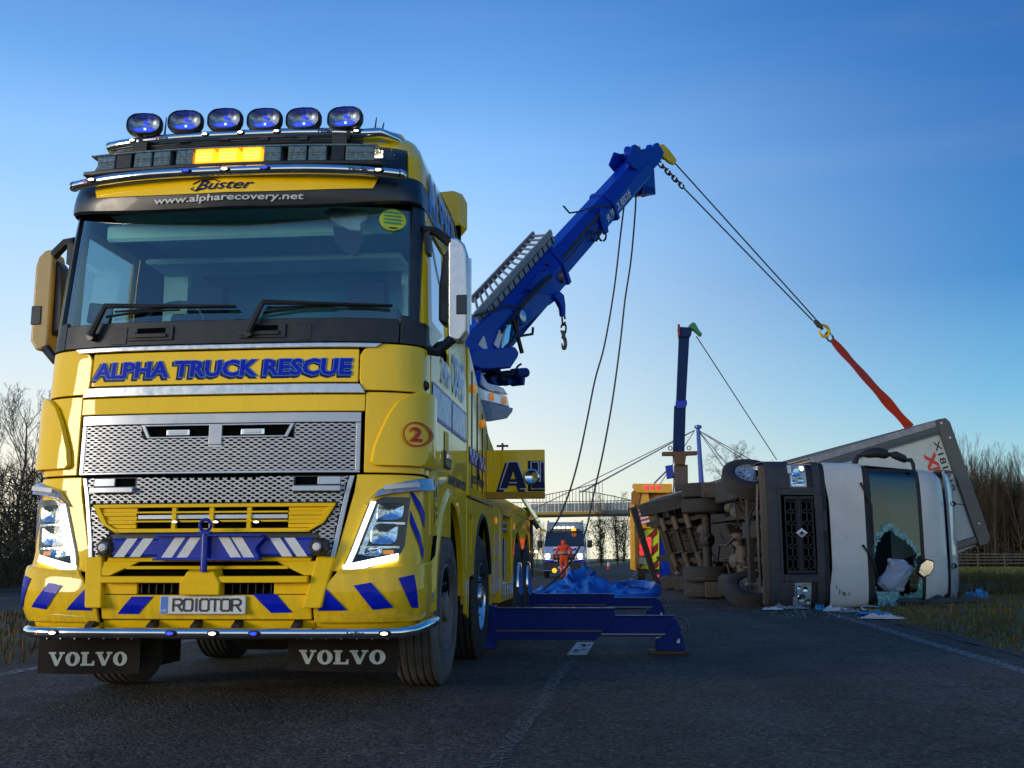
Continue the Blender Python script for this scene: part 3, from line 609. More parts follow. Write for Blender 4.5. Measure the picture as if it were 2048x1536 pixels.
for x0 in (-.745, .455):
    mb = MB(); patch(mb, x0, x0+.105, 2.225, 2.335, 1, 3, .010, .006); mb.obj('cowl_cover', X['black'], TR, bevel=.004)
# wipers
for (a, b, c_, d) in [((182, 672), (212, 612), (300, 612), (470, 611)), ((495, 664), (525, 604), (610, 606), (780, 610))]:
    mb = MB(); f3 = skin(.05); f4 = skin(.022); q = [fx(*t_, .05) for t_ in (a, b, c_, d)]
    mb.m = 0; mb.tube([f3(*q[0]), f3(*q[1])], [.026, .018], 8); mb.tube([f3(*q[1]), f3(*q[2]), f3(*q[3])], [.018, .013, .006], 8); mb.cyl(f3(*q[0]), skin(0)(*q[0]), .028, 12)
    e0 = fx(b[0]+2, b[1]+22, .02); e1 = fx(c_[0]+60, c_[1]+8, .02); mb.tube([f4(*e0), f4((e0[0]+e1[0])/2, (e0[1]+e1[1])/2+.012), f4(*e1)], [.009, .008, .006], 6)
    mb.tube([f4(q[2][0]-.25, q[2][1]-.022), f4(q[2][0]+.1, q[2][1]-.010), f4(q[3][0]+.0, q[3][1]-.004)], .007, 6); mb.obj('wiper', X['black'], TR)
# --- sun visor: dark panel, yellow sign, lettering
def vis(x, z, off=0): 
    p = surf(sx(x, z), z, 0); t = (z-3.08)/.30; return p+Vector((0, -.12*(1-abs(x)/1.6)-.02-.04*math.sin(min(1, max(0, t))*PI)-off, 0))
VT = lambda x: 3.345+.035*(1-(x/1.2)**2)
VB = lambda x: 3.10+.085*(abs(x)/1.2)**3
def vis_s(s_, k):
    p0 = outl(s_, 3.2); x = p0.x if abs(s_) <= 1 else math.copysign(1.2+.0*abs(s_), s_); x = max(-1.2, min(1.2, x)); z = VB(x)+(VT(x)-VB(x))*k; p = surf(s_, z, 0); t = (z-3.08)/.30; fade = max(0, 1-max(0, abs(s_)-1)/.16)
    return p+Vector((math.copysign(.012, s_)*max(0, abs(s_)-.8)*3, (-.12*(1-abs(x)/1.6)-.02-.04*math.sin(min(1, max(0, t))*PI))*fade, 0))
mb = MB(); us = list(np.linspace(-1.16, 1.16, 61)); mb.grid(vis_s, us, list(np.linspace(0, 1, 7)), (0, .035, -.01)); mb.obj('sun_visor', VS, TR, sm=50, bevel=.004)
mb = MB(); 
def signfn(u, v):  x = u*(.925+.035*v); z = 3.188+.035*u*u+v*(.090+.022*(1-u*u)); return vis(x, z, .008)
mb.grid(signfn, list(np.linspace(-1, 1, 31)), [0, .5, 1]); sgn = mb.obj('name_sign', Y, TR, sm=60)
vfn = lambda x, z: vis(x, z, .013)
def box_px(x0, y0, x1, y1, off=.1):                            # px box to x0,x1,z0,z1 on the visor
    a = tp(x0, y1, 1, off); b = tp(x1, y0, 1, off); return a.x, b.x, a.z, b.z
mb = MB(); b_ = box_px(393, 360, 511, 383); lay(mb, glyphs('Buster', .45, .012, res=5), vfn, *b_)
for (pts_) in [[(b_[0]-.02, b_[3]-.02), (b_[0]+.03, b_[3]+.004), (b_[0]+.12, b_[3]+.008), (b_[0]+.16, b_[3]-.012)], [(b_[0]+.05, b_[2]+.012), (b_[0]-.0, b_[2]-.004), (b_[0]-.03, b_[2]+.01), (b_[0]-.015, b_[2]+.024)]]:
    mb.tube([vfn(*q) for q in pts_], .004, 4)
mb.obj('name_lettering', X['navy'], TR, sm=0)
mb = MB(); b_ = box_px(306, 384, 606, 411); lay(mb, glyphs('www.alpharecovery.net', .12, .018), vfn, *b_); mb.obj('web_address', X['web'], TR, sm=0)
# --- roof
def roof(u, v):                                                # u across -1..1, v 0 front .. 1 back
    z = 3.37+.53*math.sin(v*PI/2)**.75; return None
mb = MB(); patch(mb, lambda z: sx(-W_(z)*.93, z), lambda z: sx(W_(z)*.93, z), 3.37, 3.60, 5, 34, .0, .02); mb.obj('roof_front', VS, TR, sm=50)
mb = MB(); patch(mb, lambda z: sx(-W_(z)*.999, z), lambda z: sx(W_(z)*.999, z), 3.605, 4.10, 12, 34, .0, .02)
mb.obj('roof_cap', Y, TR, sm=50)
mb = MB()
for sg in (-1, 1):
    patch(mb, lambda z, sg=sg: sx(sg*W_(z)*.94, z), lambda z, sg=sg: 2*sg, 3.37, 3.60, 6, 16, .002, .02)
    patch(mb, lambda z, sg=sg: 1.0*sg, lambda z, sg=sg: 2*sg, 3.60, 4.10, 10, 8, .002, .02)
mb.objs('roof_side', Y, TR, sm=50)
mb = MB(); mb.grid(lambda a, b: (a, b, 4.085+.03*(1-a*a*1.6)), list(np.linspace(-.77, .77, 9)), [1.85, 2.1, YR], (0, 0, -.03)); mb.obj('roof_top', Y, TR, sm=50)
# corner spotlight in the dark visor corner
mb = MB(); mb.m = 0; a = tp(750, 332, 1, .40); b = tp(790, 309, 1, .45); mb.prism([(a.x, a.z), (b.x+.02, a.z), (b.x, b.z), (a.x, b.z)], 1, .30, .42); mb.m = 1; mb.bb(a.x+.01, a.x+.075, .292, .298, a.z+.015, a.z+.035); mb.bb(a.x+.01, a.x+.075, .292, .298, a.z+.045, a.z+.065); mb.obj('corner_work_light', [X['lens'], X['warm_on']], TR, bevel=.006)
# --- side skins
for sg in (-1, 1):
    k = 'cab_door'
    mb = MB(); patch(mb, lambda z: sy(.58, z, sg), lambda z: sy(1.44, z, sg), [1.02, 1.3, 1.6, 1.9, 2.1, 2.26], None, ns=8, off=.004); 
    patch(mb, lambda z: sy(.52+.15*max(0, (z-2.26))*0, z, sg), lambda z: sy(itp([(2.26, .62), (2.50, 1.30)], z), z, sg), 2.262, 2.44, 4, 6, .004)
    patch(mb, lambda z: sy(1.36, z, sg), lambda z: sy(1.44, z, sg), 2.262, 3.10, 6, 2, .004); patch(mb, lambda z: sy(.52, z, sg), lambda z: sy(1.44, z, sg), 3.10, 3.20, 2, 8, .004)
    dr = mb.obj('cab_door', Y, TR, bevel=.004)
    hb = MB(); hb.bb(sg*1.252-.02, sg*1.252+.02, 1.10, 1.34, 1.50, 1.62); hb.obj('handle_recess', X['visor'], dr, bevel=.01)
    hb = MB(); hb.bb(sg*1.27-.012, sg*1.27+.012, 1.12, 1.32, 1.56, 1.60); hb.obj('door_handle', X['chrome'], dr, bevel=.006)
    gb = MB(); gb.grid(lambda y, z: (sg*(W_(z)-.012), y, z), [.56, 1.36], [2.44, 3.10]); gb.add([(sg*(W_(2.3)-.010), .60, 2.28), (sg*(W_(2.44)-.012), 1.28, 2.44), (sg*(W_(2.44)-.012), .56, 2.44)], [(0, 1, 2)]); gb.obj('door_window', X['sideglass'], TR, sm=0)
    mb = MB(); patch(mb, lambda z: sy(1.452, z, sg), lambda z: 2*sg, 1.36, 3.36, 14, 6, .003); mb.obj('side_panel', Y, TR, bevel=.005)
    mb = MB(); patch(mb, lambda z: sy(.55, z, sg), lambda z: sy(1.452, z, sg), 3.21, 3.36, 3, 8, .003); mb.obj('side_panel', Y, TR, bevel=.003)
    # vertical dark trim strip and swept tail of the roof, with the yellow air deflector behind
    mb = MB(); mb.grid(lambda k, y: (sg*(W_(4.09-k*.62)+.012), y+.10*k, 4.09-k*.62), list(np.linspace(0, 1, 9)), [1.98, 2.17, 2.20], (-sg*.03, 0, 0)); mb.obj('roof_tail_trim', VS, TR, sm=50, bevel=.004)
    pr = [(tp(903, 380, 1, 2.6).x, tp(903, 380, 1, 2.6).z)]
    mb = MB(); mb.hull([(sg*x, 2.30, z) for x, z in [(1.00, 3.93), (1.02, 3.60), (1.13, 3.60), (1.175, 3.66), (1.175, 3.85), (1.13, 3.94)]], [(sg*x, 2.48, z) for x, z in [(1.03, 3.96), (1.05, 3.58), (1.17, 3.58), (1.225, 3.65), (1.225, 3.88), (1.18, 3.97)]]); mb.obj('air_deflector', Y, TR, bevel=.012, seg=2)
    # step area behind the bumper, below the door: panel, step well
    mb = MB(); mb.m = 0; patch(mb, lambda z: sy(.44, z, sg), lambda z: sy(.84, z, sg), [.50, .56, .82, .96, 1.015], None, ns=5, off=-.004)
    mb.m = 1; patch(mb, lambda z: sy(.54, z, sg), lambda z: sy(.82, z, sg), .60, .66, 1, 4, .012, .02); mb.obj('step_panel', [Y, X['silver']], TR, bevel=.005)
    mb = MB(); mb.hull([(sg*1.235, .70, 1.00), (sg*1.235, .92, 1.05), (sg*1.235, .90, .93), (sg*1.235, .62, .86)], [(sg*1.256, .70, 1.00), (sg*1.256, .92, 1.05), (sg*1.256, .90, .93), (sg*1.256, .62, .86)]); mb.obj('step_gap', X['void'], TR, sm=0)
# --- side decals (right side of the truck in the photo)
def sfn(off=.009): return lambda y, z: Vector((W_(z)+off, y, z))
sf, sf2, sf3 = sfn(.009), sfn(.0115), sfn(.014)
def chk(mb, fn, y0, y1, z0, z1, n, bord=.0):
    for i in range(n):
        for j in range(2):
            mb.m = (i+j) % 2; a = y0+(y1-y0)*i/n; b = y0+(y1-y0)*(i+1)/n; c = z0+(z1-z0)*j/2; d = z0+(z1-z0)*(j+1)/2; mb.grid(fn, [a, b], [c, d])
mb = MB(); mb.m = 2; mb.grid(sf, [.60, 1.43], [1.79, 2.03]); mb.grid(sf, [1.46, 2.24], [1.79, 2.03]); chk(mb, sf2, .61, 1.42, 1.81, 2.01, 9); chk(mb, sf2, 1.47, 2.23, 1.81, 2.01, 8)
mb.obj('chequer_band', [X['pale_blue'], X['white_vinyl'], X['blue_vinyl']], TR, sm=0)
mb = MB(); mb.m = 0; lay(mb, glyphs('24hr', .1, .02), sf2, .95, 1.40, 2.08, 2.26); lay(mb, glyphs('0845', .1, .02), sf2, 1.50, 2.10, 2.08, 2.40); mb.obj('side_lettering', X['pale_blue'], TR, sm=0)
mb = MB(); mb.m = 1; lay(mb, glyphs('ALPHA', .15, .045), sf2, .66, 1.98, 3.19, 3.56); mb.m = 0; lay(mb, glyphs('ALPHA', .15, .03), sf3, .67, 1.96, 3.20, 3.55); mb.obj('side_lettering', [X['pale_blue'], X['white_vinyl']], TR, sm=0)
mb = MB(); mb.m = 0; mb.grid(sf, [.72, .82], [1.26, 1.38]); mb.m = 1; mb.add([sf2(.735, 1.275), sf2(.805, 1.275), sf2(.77, 1.36)], [(0, 1, 2)]); mb.m = 2; mb.add([sf3(.75, 1.285), sf3(.79, 1.285), sf3(.77, 1.335)], [(0, 1, 2)]); mb.m = 3; mb.grid(sf, [.72, .82], [1.09, 1.245]); mb.m = 1
for a, b in [(.74, 1.18), (.78, 1.18), (.74, 1.13), (.78, 1.13)]: mb.grid(sf2, [a, a+.02], [b, b+.03])
mb.obj('warning_label', [X['white_vinyl'], X['ink'], Y, mat('label_yellow', (.8, .62, .05), .4, var=0)], TR, sm=0)
mb = MB(); c = (1.52, 1.66)
for a in [0]: mb.m = 0; mb.grid(sf, [1.12, 1.30], [1.60, 1.76]); 
mb.obj('door_badge', [YM], TR, sm=0)
# --- text on the front panel
mb = MB(); f5, f6, f7 = skin(.004), skin(.006), skin(.008); g1 = glyphs('ALPHA TRUCK RESCUE', .05, .068, res=2); g0 = glyphs('ALPHA TRUCK RESCUE', .05, .052, res=2); gb_ = glyphs('ALPHA TRUCK RESCUE', .05, .034, res=2)
u0, v1 = fx(190, 727); u1, _ = fx(706, 715); v0 = v1-.112; rf = g0[0]
mb.m = 0; lay(mb, g1, f5, u0-.018, u1-.010, v0-.014, v1-.006, rf); mb.m = 1; lay(mb, g1, f6, u0, u1, v0, v1, rf); mb.m = 2; lay(mb, gb_, f7, u0, u1, v0, v1, rf)
mb.obj('company_lettering', [X['navy'], X['pale_blue'], X['blue_vinyl']], TR, sm=0)

# --- grille: perforated silver mesh
def perf(mb, x0, x1, z0, z1, off, dx=.052, dz=.0145, inside=None, t=.0040):
    nz = int((z1-z0)/dz); nx = int((x1-x0)/(dx/4)); fn = skin(off)
    for k in range(nz+1):
        zc = z0+k*dz; run = []
        for i in range(nx+1):
            x = x0+(x1-x0)*i/nx; ph = ((x/dx)+(k % 2)*.5) % 1; z = zc+(dz*.5)*(1 if ph < .5 else -1)*min(1, 3.2*min(ph % .5, .5-ph % .5))*1.0
            if (inside is None or inside(x, z)) and z1+.004 > z > z0-.004: run.append((x, z))
            else:
                if len(run) > 1: seg(mb, run, fn, t)
                run = []
        if len(run) > 1: seg(mb, run, fn, t)
def seg(mb, run, fn, t):
    vs = []; 
    for x, z in run:
        a = fn(x, z); vs += [a+Vector((0, -.004, t)), a+Vector((0, -.004, -t)), a+Vector((0, .004, -t*1.2)), a+Vector((0, .004, t*1.2))]
    n = len(run); mb.add(vs, [(4*i+j, 4*i+(j+1) % 4, 4*i+4+(j+1) % 4, 4*i+4+j) for i in range(n-1) for j in range(4)])
GX = .892
mb = MB(); mb.m = 0; patch(mb, -GX, GX, 1.405, 1.765, 3, 24, -.018, .02)
mb.m = 1
for x0, x1, z0, z1 in [(-.47, .47, 1.55, 1.69), (-.845, -.67, 1.655, 1.695), (.69, .82, 1.655, 1.695), (-.47, .42, 1.405, 1.43), (.62, .80, 1.44, 1.47)]:
    patch(mb, x0, x1, z0, z1, 1, 8, -.0165, .002)
mb.obj('grille_backing', [X['mesh_back'], X['void']], TR, sm=0)
mb = MB(); perf(mb, -.865, .865, 1.415, 1.70, .0, inside=lambda x, z: not (-.475 < x < .475 and z > 1.615)); o = mb.obj('grille_mesh', X['silverd'], TR, sm=0); tag(o, kind='stuff')
mb = MB(); patch(mb, -GX, GX, 1.703, 1.766, 2, 24, .008, .022)
for sg in (-1, 1): patch(mb, lambda z, sg=sg: sx(sg*.862, z), lambda z, sg=sg: sx(sg*GX, z), 1.405, 1.703, 3, 3, .008, .022)
patch(mb, -GX, GX, 1.392, 1.408, 1, 24, .010, .024); patch(mb, -.05, .035, 1.55, 1.62, 1, 3, .006, .012); mb.obj('grille_frame', X['silver'], TR, bevel=.004)
# light recess in the upper grille
mb = MB(); mb.m = 0; patch(mb, lambda z: sx(itp([(1.61, -.42), (1.70, -.482)], z), z), lambda z: sx(itp([(1.61, .43), (1.70, .482)], z), z), 1.612, 1.624, 1, 14, .014, .02); patch(mb, -.482, .482, 1.688, 1.70, 1, 14, .014, .02)
for sg in (-1, 1): patch(mb, lambda z, sg=sg: sx(sg*itp([(1.61, .42), (1.70, .465)], z), z), lambda z, sg=sg: sx(sg*itp([(1.61, .445), (1.70, .49)], z), z), 1.612, 1.70, 2, 2, .014, .02)
patch(mb, -.05, .035, 1.57, 1.70, 1, 3, .016, .02); mb.obj('light_recess', X['silver'], TR, bevel=.004)
for xx in (-.25, .225):
    mb = MB(); mb.m = 0; patch(mb, xx-.075, xx+.075, 1.630, 1.668, 1, 4, .006, .015); mb.m = 1; patch(mb, xx-.055, xx+.055, 1.638, 1.660, 1, 3, .012, .008); mb.obj('strobe_lamp', [X['chrome'], X['white_vinyl']], TR, bevel=.005)
# lower grille
edge = [(.87, .765), (1.26, .835), (1.38, .865)]
yg_in = lambda x, z: not (z < 1.215 and abs(x) < itp([(1.03, .62), (1.09, .70), (1.215, .775)], z) and z > 1.03) and not (z <= 1.03 and abs(x) < .66)
mb = MB(); mb.m = 0; patch(mb, lambda z: sx(-itp(edge, z), z), lambda z: sx(itp(edge, z), z), .86, 1.375, 6, 26, -.022, .02); mb.m = 1; patch(mb, -.47, .42, 1.215, 1.375, 1, 12, -.0205, .002)
for x0, x1 in ((-.66, -.52), (.50, .64)): patch(mb, x0, x1, 1.32, 1.37, 1, 3, -.0205, .002)
mb.obj('grille_backing', [X['mesh_back'], X['void']], TR, sm=0)
mb = MB(); perf(mb, -.86, .86, .885, 1.365, .0, inside=lambda x, z: abs(x) < itp(edge, z)-.03 and yg_in(x, z) and not (abs(x) > .50 and abs(x) < .78 and z > 1.275)); tag(mb.obj('grille_mesh', X['silverd'], TR, sm=0), kind='stuff')
mb = MB()
for sg in (-1, 1):
    patch(mb, lambda z, sg=sg: sx(sg*(itp(edge, z)-.03), z), lambda z, sg=sg: sx(sg*itp(edge, z), z), .87, 1.375, 5, 2, .008, .024)
    patch(mb, lambda z, sg=sg: sx(sg*.50, z), lambda z, sg=sg: sx(sg*.785, z), 1.278, 1.312, 1, 4, .045, .06)
    patch(mb, lambda z, sg=sg: sx(sg*.64, z), lambda z, sg=sg: sx(sg*.78, z), 1.32, 1.37, 1, 3, .006, .02)
mb.objs('grille_step', X['silver'], TR, bevel=.004)
# yellow insert with slots
mb = MB(); yo = lambda z: itp([(1.035, .60), (1.09, .695), (1.205, .762)], z)
def yp(a, b, z0, z1, off=.012, th=.035, ns=10): patch(mb, a, b, z0, z1, 2, ns, off, th)
patch(mb, lambda z: sx(-yo(z), z), lambda z: sx(yo(z), z), 1.185, 1.207, 1, 20, .028, .05)
for sg in (-1, 1):
    patch(mb, lambda z, sg=sg: sx(sg*(yo(z)-.035), z), lambda z, sg=sg: sx(sg*yo(z), z), 1.04, 1.186, 3, 2, .026, .05)
    for z0, z1, of in [(1.06, 1.085, .004), (1.085, 1.11, .014), (1.11, 1.135, .004), (1.135, 1.16, .014), (1.16, 1.186, .006)]: patch(mb, lambda z, sg=sg: sx(sg*.475, z), lambda z, sg=sg: sx(sg*(yo(z)-.034), z), z0, z1, 1, 4, of, .03)
for z0, z1 in [(1.150, 1.162), (1.095, 1.107)]: patch(mb, -.475, .475, z0, z1, 1, 16, .020, .03)
patch(mb, lambda z: sx(-.61, z), lambda z: sx(.61, z), 1.034, 1.058, 1, 16, .022, .04)
for xx in (-.235, 0-.0, .235): patch(mb, xx-.014, xx+.014, 1.05, 1.19, 1, 2, .016, .03)
mb.obj('yellow_grille_insert', YM, TR, bevel=.003)
mb = MB(); patch(mb, -.60, .60, 1.04, 1.20, 1, 14, -.012, .006); mb.obj('grille_slot', X['void'], TR, sm=0)
mb = MB(); patch(mb, -.47, .47, 1.115, 1.142, 1, 14, .004, .012); mb.obj('lamp_rail', X['silver'], TR, bevel=.003)
def marker(mb, p, n, ww=.03, h=.014, mm=(0, 1)):                # small oval LED marker facing -y
    k = 12; mb.m = mm[0]; a = [(p[0]+ww*1.45*math.cos(2*PI*i/k), p[1]+.004, p[2]+h*1.45*math.sin(2*PI*i/k)) for i in range(k)]; b = [(p[0]+ww*math.cos(2*PI*i/k), p[1]-.012, p[2]+h*math.sin(2*PI*i/k)) for i in range(k)]
    mb.hull(a, b); mb.m = mm[1]; c = [(p[0]+ww*.75*math.cos(2*PI*i/k), p[1]-.013, p[2]+h*.7*math.sin(2*PI*i/k)) for i in range(k)]; d = [(v[0], v[1]-.003, v[2]) for v in c]; mb.hull(c, d)
def lamp_obj(name, p, kind, parent, ww=.03, h=.013):
    ww *= .82; h *= .82
    mb = MB(); marker(mb, p, None, ww, h); return mb.obj(name, [X['visor'], X[kind]], parent, sm=0)
for px in (351, 433, 514):
    c = fx(px, 1044, .02); lamp_obj('marker_lamp', (c[0], F_(*c)-.022, c[1]), 'warm_on', TR, .026, .010)
# tow coupling beam
BB = X['blue']; yb = -.02
def tb(px, py, yv=yb): q = tp(px, py, 1, yv); return (q.x, q.z)
mb = MB(); mb.bb(-.60, .66, -.005, .085, .885, 1.0); tbm = mb.obj('tow_beam', BB, TR, bevel=.02, seg=2)
for xx in (-.632, .682):
    mb = MB(); mb.lathe([(0, .10), (.058, .10), (.062, .0), (.045, -.03), (0, -.03)], (xx, .0, .945), (0, 1, 0), 6); mb.obj('bolt_nut', X['black'], tbm, sm=0, bevel=.004); mb = MB(); mb.lathe([(0, -.052), (.022, -.050), (.026, -.03)], (xx, .0, .945), (0, 1, 0), 14); mb.obj('bolt_end', X['white_vinyl'], tbm)
mb = MB(); mb.prism([(-.30, .872), (.345, .872), (.335, .90), (.315, .93), (.335, .96), (.36, .985), (.375, 1.012), (-.30, 1.012), (-.275, .985), (-.315, .95), (-.285, .90)], 1, -.045, -.006); tcb = mb.obj('tow_bracket', BB, TR, sm=0, bevel=.006)
mb = MB(); mb.bb(-.29, .365, -.085, -.006, 1.006, 1.022); mb.bb(-.30, .345, -.085, -.006, .866, .880); mb.obj('tow_bracket_flange', BB, TR, sm=0, bevel=.003)
mb = MB(); mb.tube([(0.015, -.075, .80), (0.015, -.075, 1.035)], .021, 12); c = [(0.015+.034*math.cos(a), -.075, 1.072+.034*math.sin(a)) for a in np.linspace(0, 2*PI, 19)]; mb.tube(c, .010, 8, False); mb.bb(-.02, .05, -.10, -.05, 1.02, 1.036); mb.obj('tow_pin', BB, TR)
mb = MB()
def par(x0, x1, z0, z1, sl, y): return [(x0, y, z0), (x1, y, z0), (x1+sl, y, z1), (x0+sl, y, z1)]
for x0, sl in [(-.575, .08), (-.475, .08)]: mb.add(par(x0, x0+.065, .888, .998, sl, -.007), [(0, 1, 2, 3)])
for x0, sl in [(-.26, .08), (-.165, .08)]: mb.add(par(x0, x0+.065, .884, 1.004, sl, -.047), [(0, 1, 2, 3)])
for x0, sl in [(.165, -.08), (.245, -.08)]: mb.add(par(x0, x0+.065, .884, 1.004, sl, -.047), [(0, 1, 2, 3)])
for x0, sl in [(.465, -.08), (.555, -.08)]: mb.add(par(x0, x0+.065, .888, .998, sl, -.007), [(0, 1, 2, 3)])
mb.objs('beam_stripe', X['white_vinyl'], TR, sm=0)
# --- bumper
mb = MB(); patch(mb, -.645, .645, .52, .665, 4, 22, .010, .03); mb.obj('bumper_centre', Y, TR, bevel=.008, seg=2)
mb = MB(); patch(mb, lambda z: sx(-.63, z), lambda z: sx(.63, z), .735, .775, 1, 20, .060, .09); bs = mb.obj('bumper_step', YM, TR, bevel=.006)
for row in range(2):
    pass
mb = MB(); patch(mb, -.63, .63, .86, .885, 1, 20, .02, .05); patch(mb, -.5, .5, .815, .835, 1, 20, .015, .04)
for sg in (-1, 1): patch(mb, lambda z, sg=sg: sx(sg*itp([(.777, .60), (.86, .42)], z), z), lambda z, sg=sg: sx(sg*.66, z), .777, .862, 3, 5, .012, .04)
patch(mb, -.63, -.42, .668, .735, 1, 5, .004, .03); patch(mb, .42, .63, .668, .735, 1, 5, .004, .03); mb.objs('bumper_slat', YM, TR, bevel=.004)
mb = MB(); patch(mb, -.64, .64, .66, .90, 1, 20, -.022, .006); mb.obj('bumper_void', X['void'], TR, sm=0)
mb = MB(); 
for k in range(18):
    xx = -.40+k*.047
    if abs(xx) > .13: patch(mb, xx-.003, xx+.003, .672, .732, 1, 1, -.012, .01)
mb.objs('vent_fin', X['black'], TR, sm=0)
mb = MB(); mb.hull([(-.13, .0, .662), (.12, .0, .662), (.12, -.066, .70), (.10, -.066, .80)][:0] or [(-.130, -.070, .665), (.115, -.070, .665), (.115, -.072, .735), (.075, -.072, .80), (-.085, -.072, .80), (-.130, -.072, .735)], [(-.130, .02, .665), (.115, .02, .665), (.115, .02, .735), (.095, .02, .82), (-.105, .02, .82), (-.130, .02, .735)]); mb.obj('tow_cover', YM, TR, sm=0, bevel=.006)
for sg in (-1, 1):
    q = [(.775, .885), (.665, .895), (.61, .59), (.72, .59)]
    mb = MB(); mb.hull([(sg*x, F_(x, z)-(.075 if z < .8 else .035), z) for x, z in q], [(sg*x, F_(x, z)+.03, z) for x, z in q]); mb.obj('bumper_strut', YM, TR, sm=0, bevel=.01, seg=2)
    # bumper corner
    mb = MB(); lo = lambda z, sg=sg: sx(sg*itp([(.50, .66), (.60, .66), (.78, .775), (.80, .80)], z), z)
    zt = [.50, .53, .58, .64, .70, .755, .79, .815]
    A = []; ns = 26
    def bc(s, z):
        bul = .035*math.sin(PI*min(1, max(0, (z-.46)/.40)))**.6; rise = .045*max(0, (abs(s)-.4)/.9) if z > .78 else 0; p = surf(s, z, bul); p.z += rise; return p
    for z in zt:
        a, b = lo(z), sy(.50, z, sg); A.append([bc(a+(b-a)*i/ns, z) for i in range(ns+1)])
    V = [p for row in A for p in row]; V2 = [p+Vector((-sg*.012*(i % (ns+1))/ns*2, .03, 0)) for i, p in enumerate(V)]; nu = ns+1; nv = len(zt); o_ = len(V)
    fs = [(j*nu+i, j*nu+i+1, (j+1)*nu+i+1, (j+1)*nu+i) for j in range(nv-1) for i in range(ns)]
    rim = list(range(nu))+[j*nu+nu-1 for j in range(1, nv)]+[(nv-1)*nu+i for i in range(nu-2, -1, -1)]+[j*nu for j in range(nv-2, 0, -1)]
    mb.add(V+V2, fs+[tuple(i+o_ for i in f[::-1]) for f in fs]+[(rim[i], rim[i-1], rim[i-1]+o_, rim[i]+o_) for i in range(len(rim))]); mb.obj('bumper_corner', Y, TR, sm=50, bevel=.006, seg=2)
    # blue stripes on it (px taken on the photo's right hand corner, mirrored)
    mb = MB()
    for quad in ([(634, 1222), (692, 1221), (651, 1179), (634, 1182)], [(742, 1220), (781, 1215), (738, 1165), (704, 1171)], [(814, 1216), (834, 1214), (819, 1149), (790, 1156)]):
        q = [fx(a, b, .045) for a, b in quad]
        fn = lambda x, z, sg=sg: bc(sx(sg*x, z), z)+onrm(sx(sg*x, z), z)*.006-Vector((0, 0, .045*max(0, (abs(sx(sg*x, z))-.4)/.9) if z > .78 else 0))
        def fq(u, v, q=q): a = [(q[0][i]*(1-u)+q[1][i]*u)*(1-v)+(q[3][i]*(1-u)+q[2][i]*u)*v for i in (0, 1)]; return fn(max(a[0], .668), a[1])
        mb.grid(fq, list(np.linspace(0, 1, 7)), list(np.linspace(0, 1, 7)))
    mb.objs('bumper_stripe', X['blue_vinyl'], TR, sm=0)
    # lower lip under the corner and side return
    mb = MB(); patch(mb, lambda z, sg=sg: sx(sg*.66, z), lambda z, sg=sg: sy(.78, z, sg), .44, .50, 2, 20, -.02, .03); mb.obj('bumper_lip', YL, TR, bevel=.004)
    # curved decals on the wing beside the headlamp
    mb = MB(); fn = lambda x, z, sg=sg: surf(sx(sg*x, z), z, .004)
    for z0, z1, z2, z3 in [(1.06, 1.16, 1.26, 1.30), (.86, .93, 1.09, 1.17)]:
        mb.grid(lambda u, v: fn(itp([(0, 1.185), (.6, 1.235), (1, 1.2485)], u), (z2+(z0-z2)*u)*(1-v)+(z3+(z1-z3)*u)*v), list(np.linspace(0, 1, 8)), [0, .5, 1])
    mb.obj('wing_stripes', X['blue_vinyl'], TR, sm=0)
mb = MB(); patch(mb, -.655, .655, .44, .515, 2, 20, -.02, .03); mb.obj('bumper_lip', YL, TR, bevel=.004)
mb = MB(); fn = skin(.015)
for pa in [[(235, 1228), (277, 1228), (307, 1193), (264, 1193)], [(542, 1226), (585, 1225), (552, 1188), (505, 1188)]]:
    q = [fx(a, b, .015) for a, b in pa]
    mb.grid(lambda u, v: fn(*[(q[0][i]*(1-u)+q[1][i]*u)*(1-v)+(q[3][i]*(1-u)+q[2][i]*u)*v for i in (0, 1)]), list(np.linspace(0, 1, 6)), [0, .5, 1])
mb.objs('bumper_stripe', X['blue_vinyl'], TR, sm=0)
# number plate
pl = MB(); pl.bb(-.262, .262, -.030, -.016, .553, .660); pl_o = pl.obj('number_plate', X['plate'], TR, sm=0, bevel=.006, seg=2)
mb = MB(); mb.m = 0; mb.bb(-.256, -.213, -.0322, -.0305, .558, .655); mb.m = 1; pf = lambda x, z: (x, -.0335, z); lay(mb, glyphs('GB', 0, .01), pf, -.252, -.220, .568, .582); mb.m = 2
PW = .058; xs = -.178
G = {'R': [[(0, 0), (0, 1), (.75, 1), (1, .85), (1, .62), (.75, .48), (0, .48)], [(.5, .48), (1, 0)]], 'O': [[(0, .12), (0, .88), (.18, 1), (.82, 1), (1, .88), (1, .12), (.82, 0), (.18, 0), (0, .12)]], 'I': [[(.5, 0), (.5, 1)]], 'T': [[(0, 1), (1, 1)], [(.5, 0), (.5, 1)]]}
def stroke(mb, pts, fn, t):
    for a, b in zip(pts, pts[1:]):
        d = Vector((b[0]-a[0], b[1]-a[1])); d.normalize(); n = Vector((-d.y, d.x))*t; e = d*t; q = [(a[0]-e.x+n.x, a[1]-e.y+n.y), (a[0]-e.x-n.x, a[1]-e.y-n.y), (b[0]+e.x-n.x, b[1]+e.y-n.y), (b[0]+e.x+n.x, b[1]+e.y+n.y)]; mb.add([fn(*p) for p in q], [(0, 1, 2, 3)])
for ch in 'RO1OTOR'.replace('1', 'I'):
    wd = .052 if ch != 'I' else .022
    for st in G[ch]: stroke(mb, [(xs+p[0]*wd if ch != 'I' else xs+.012, .574+p[1]*.066) for p in st], lambda x, z: (x, -.0335-.00002*len(mb.v) % .0004, z), .0058)
    xs += wd+.0125
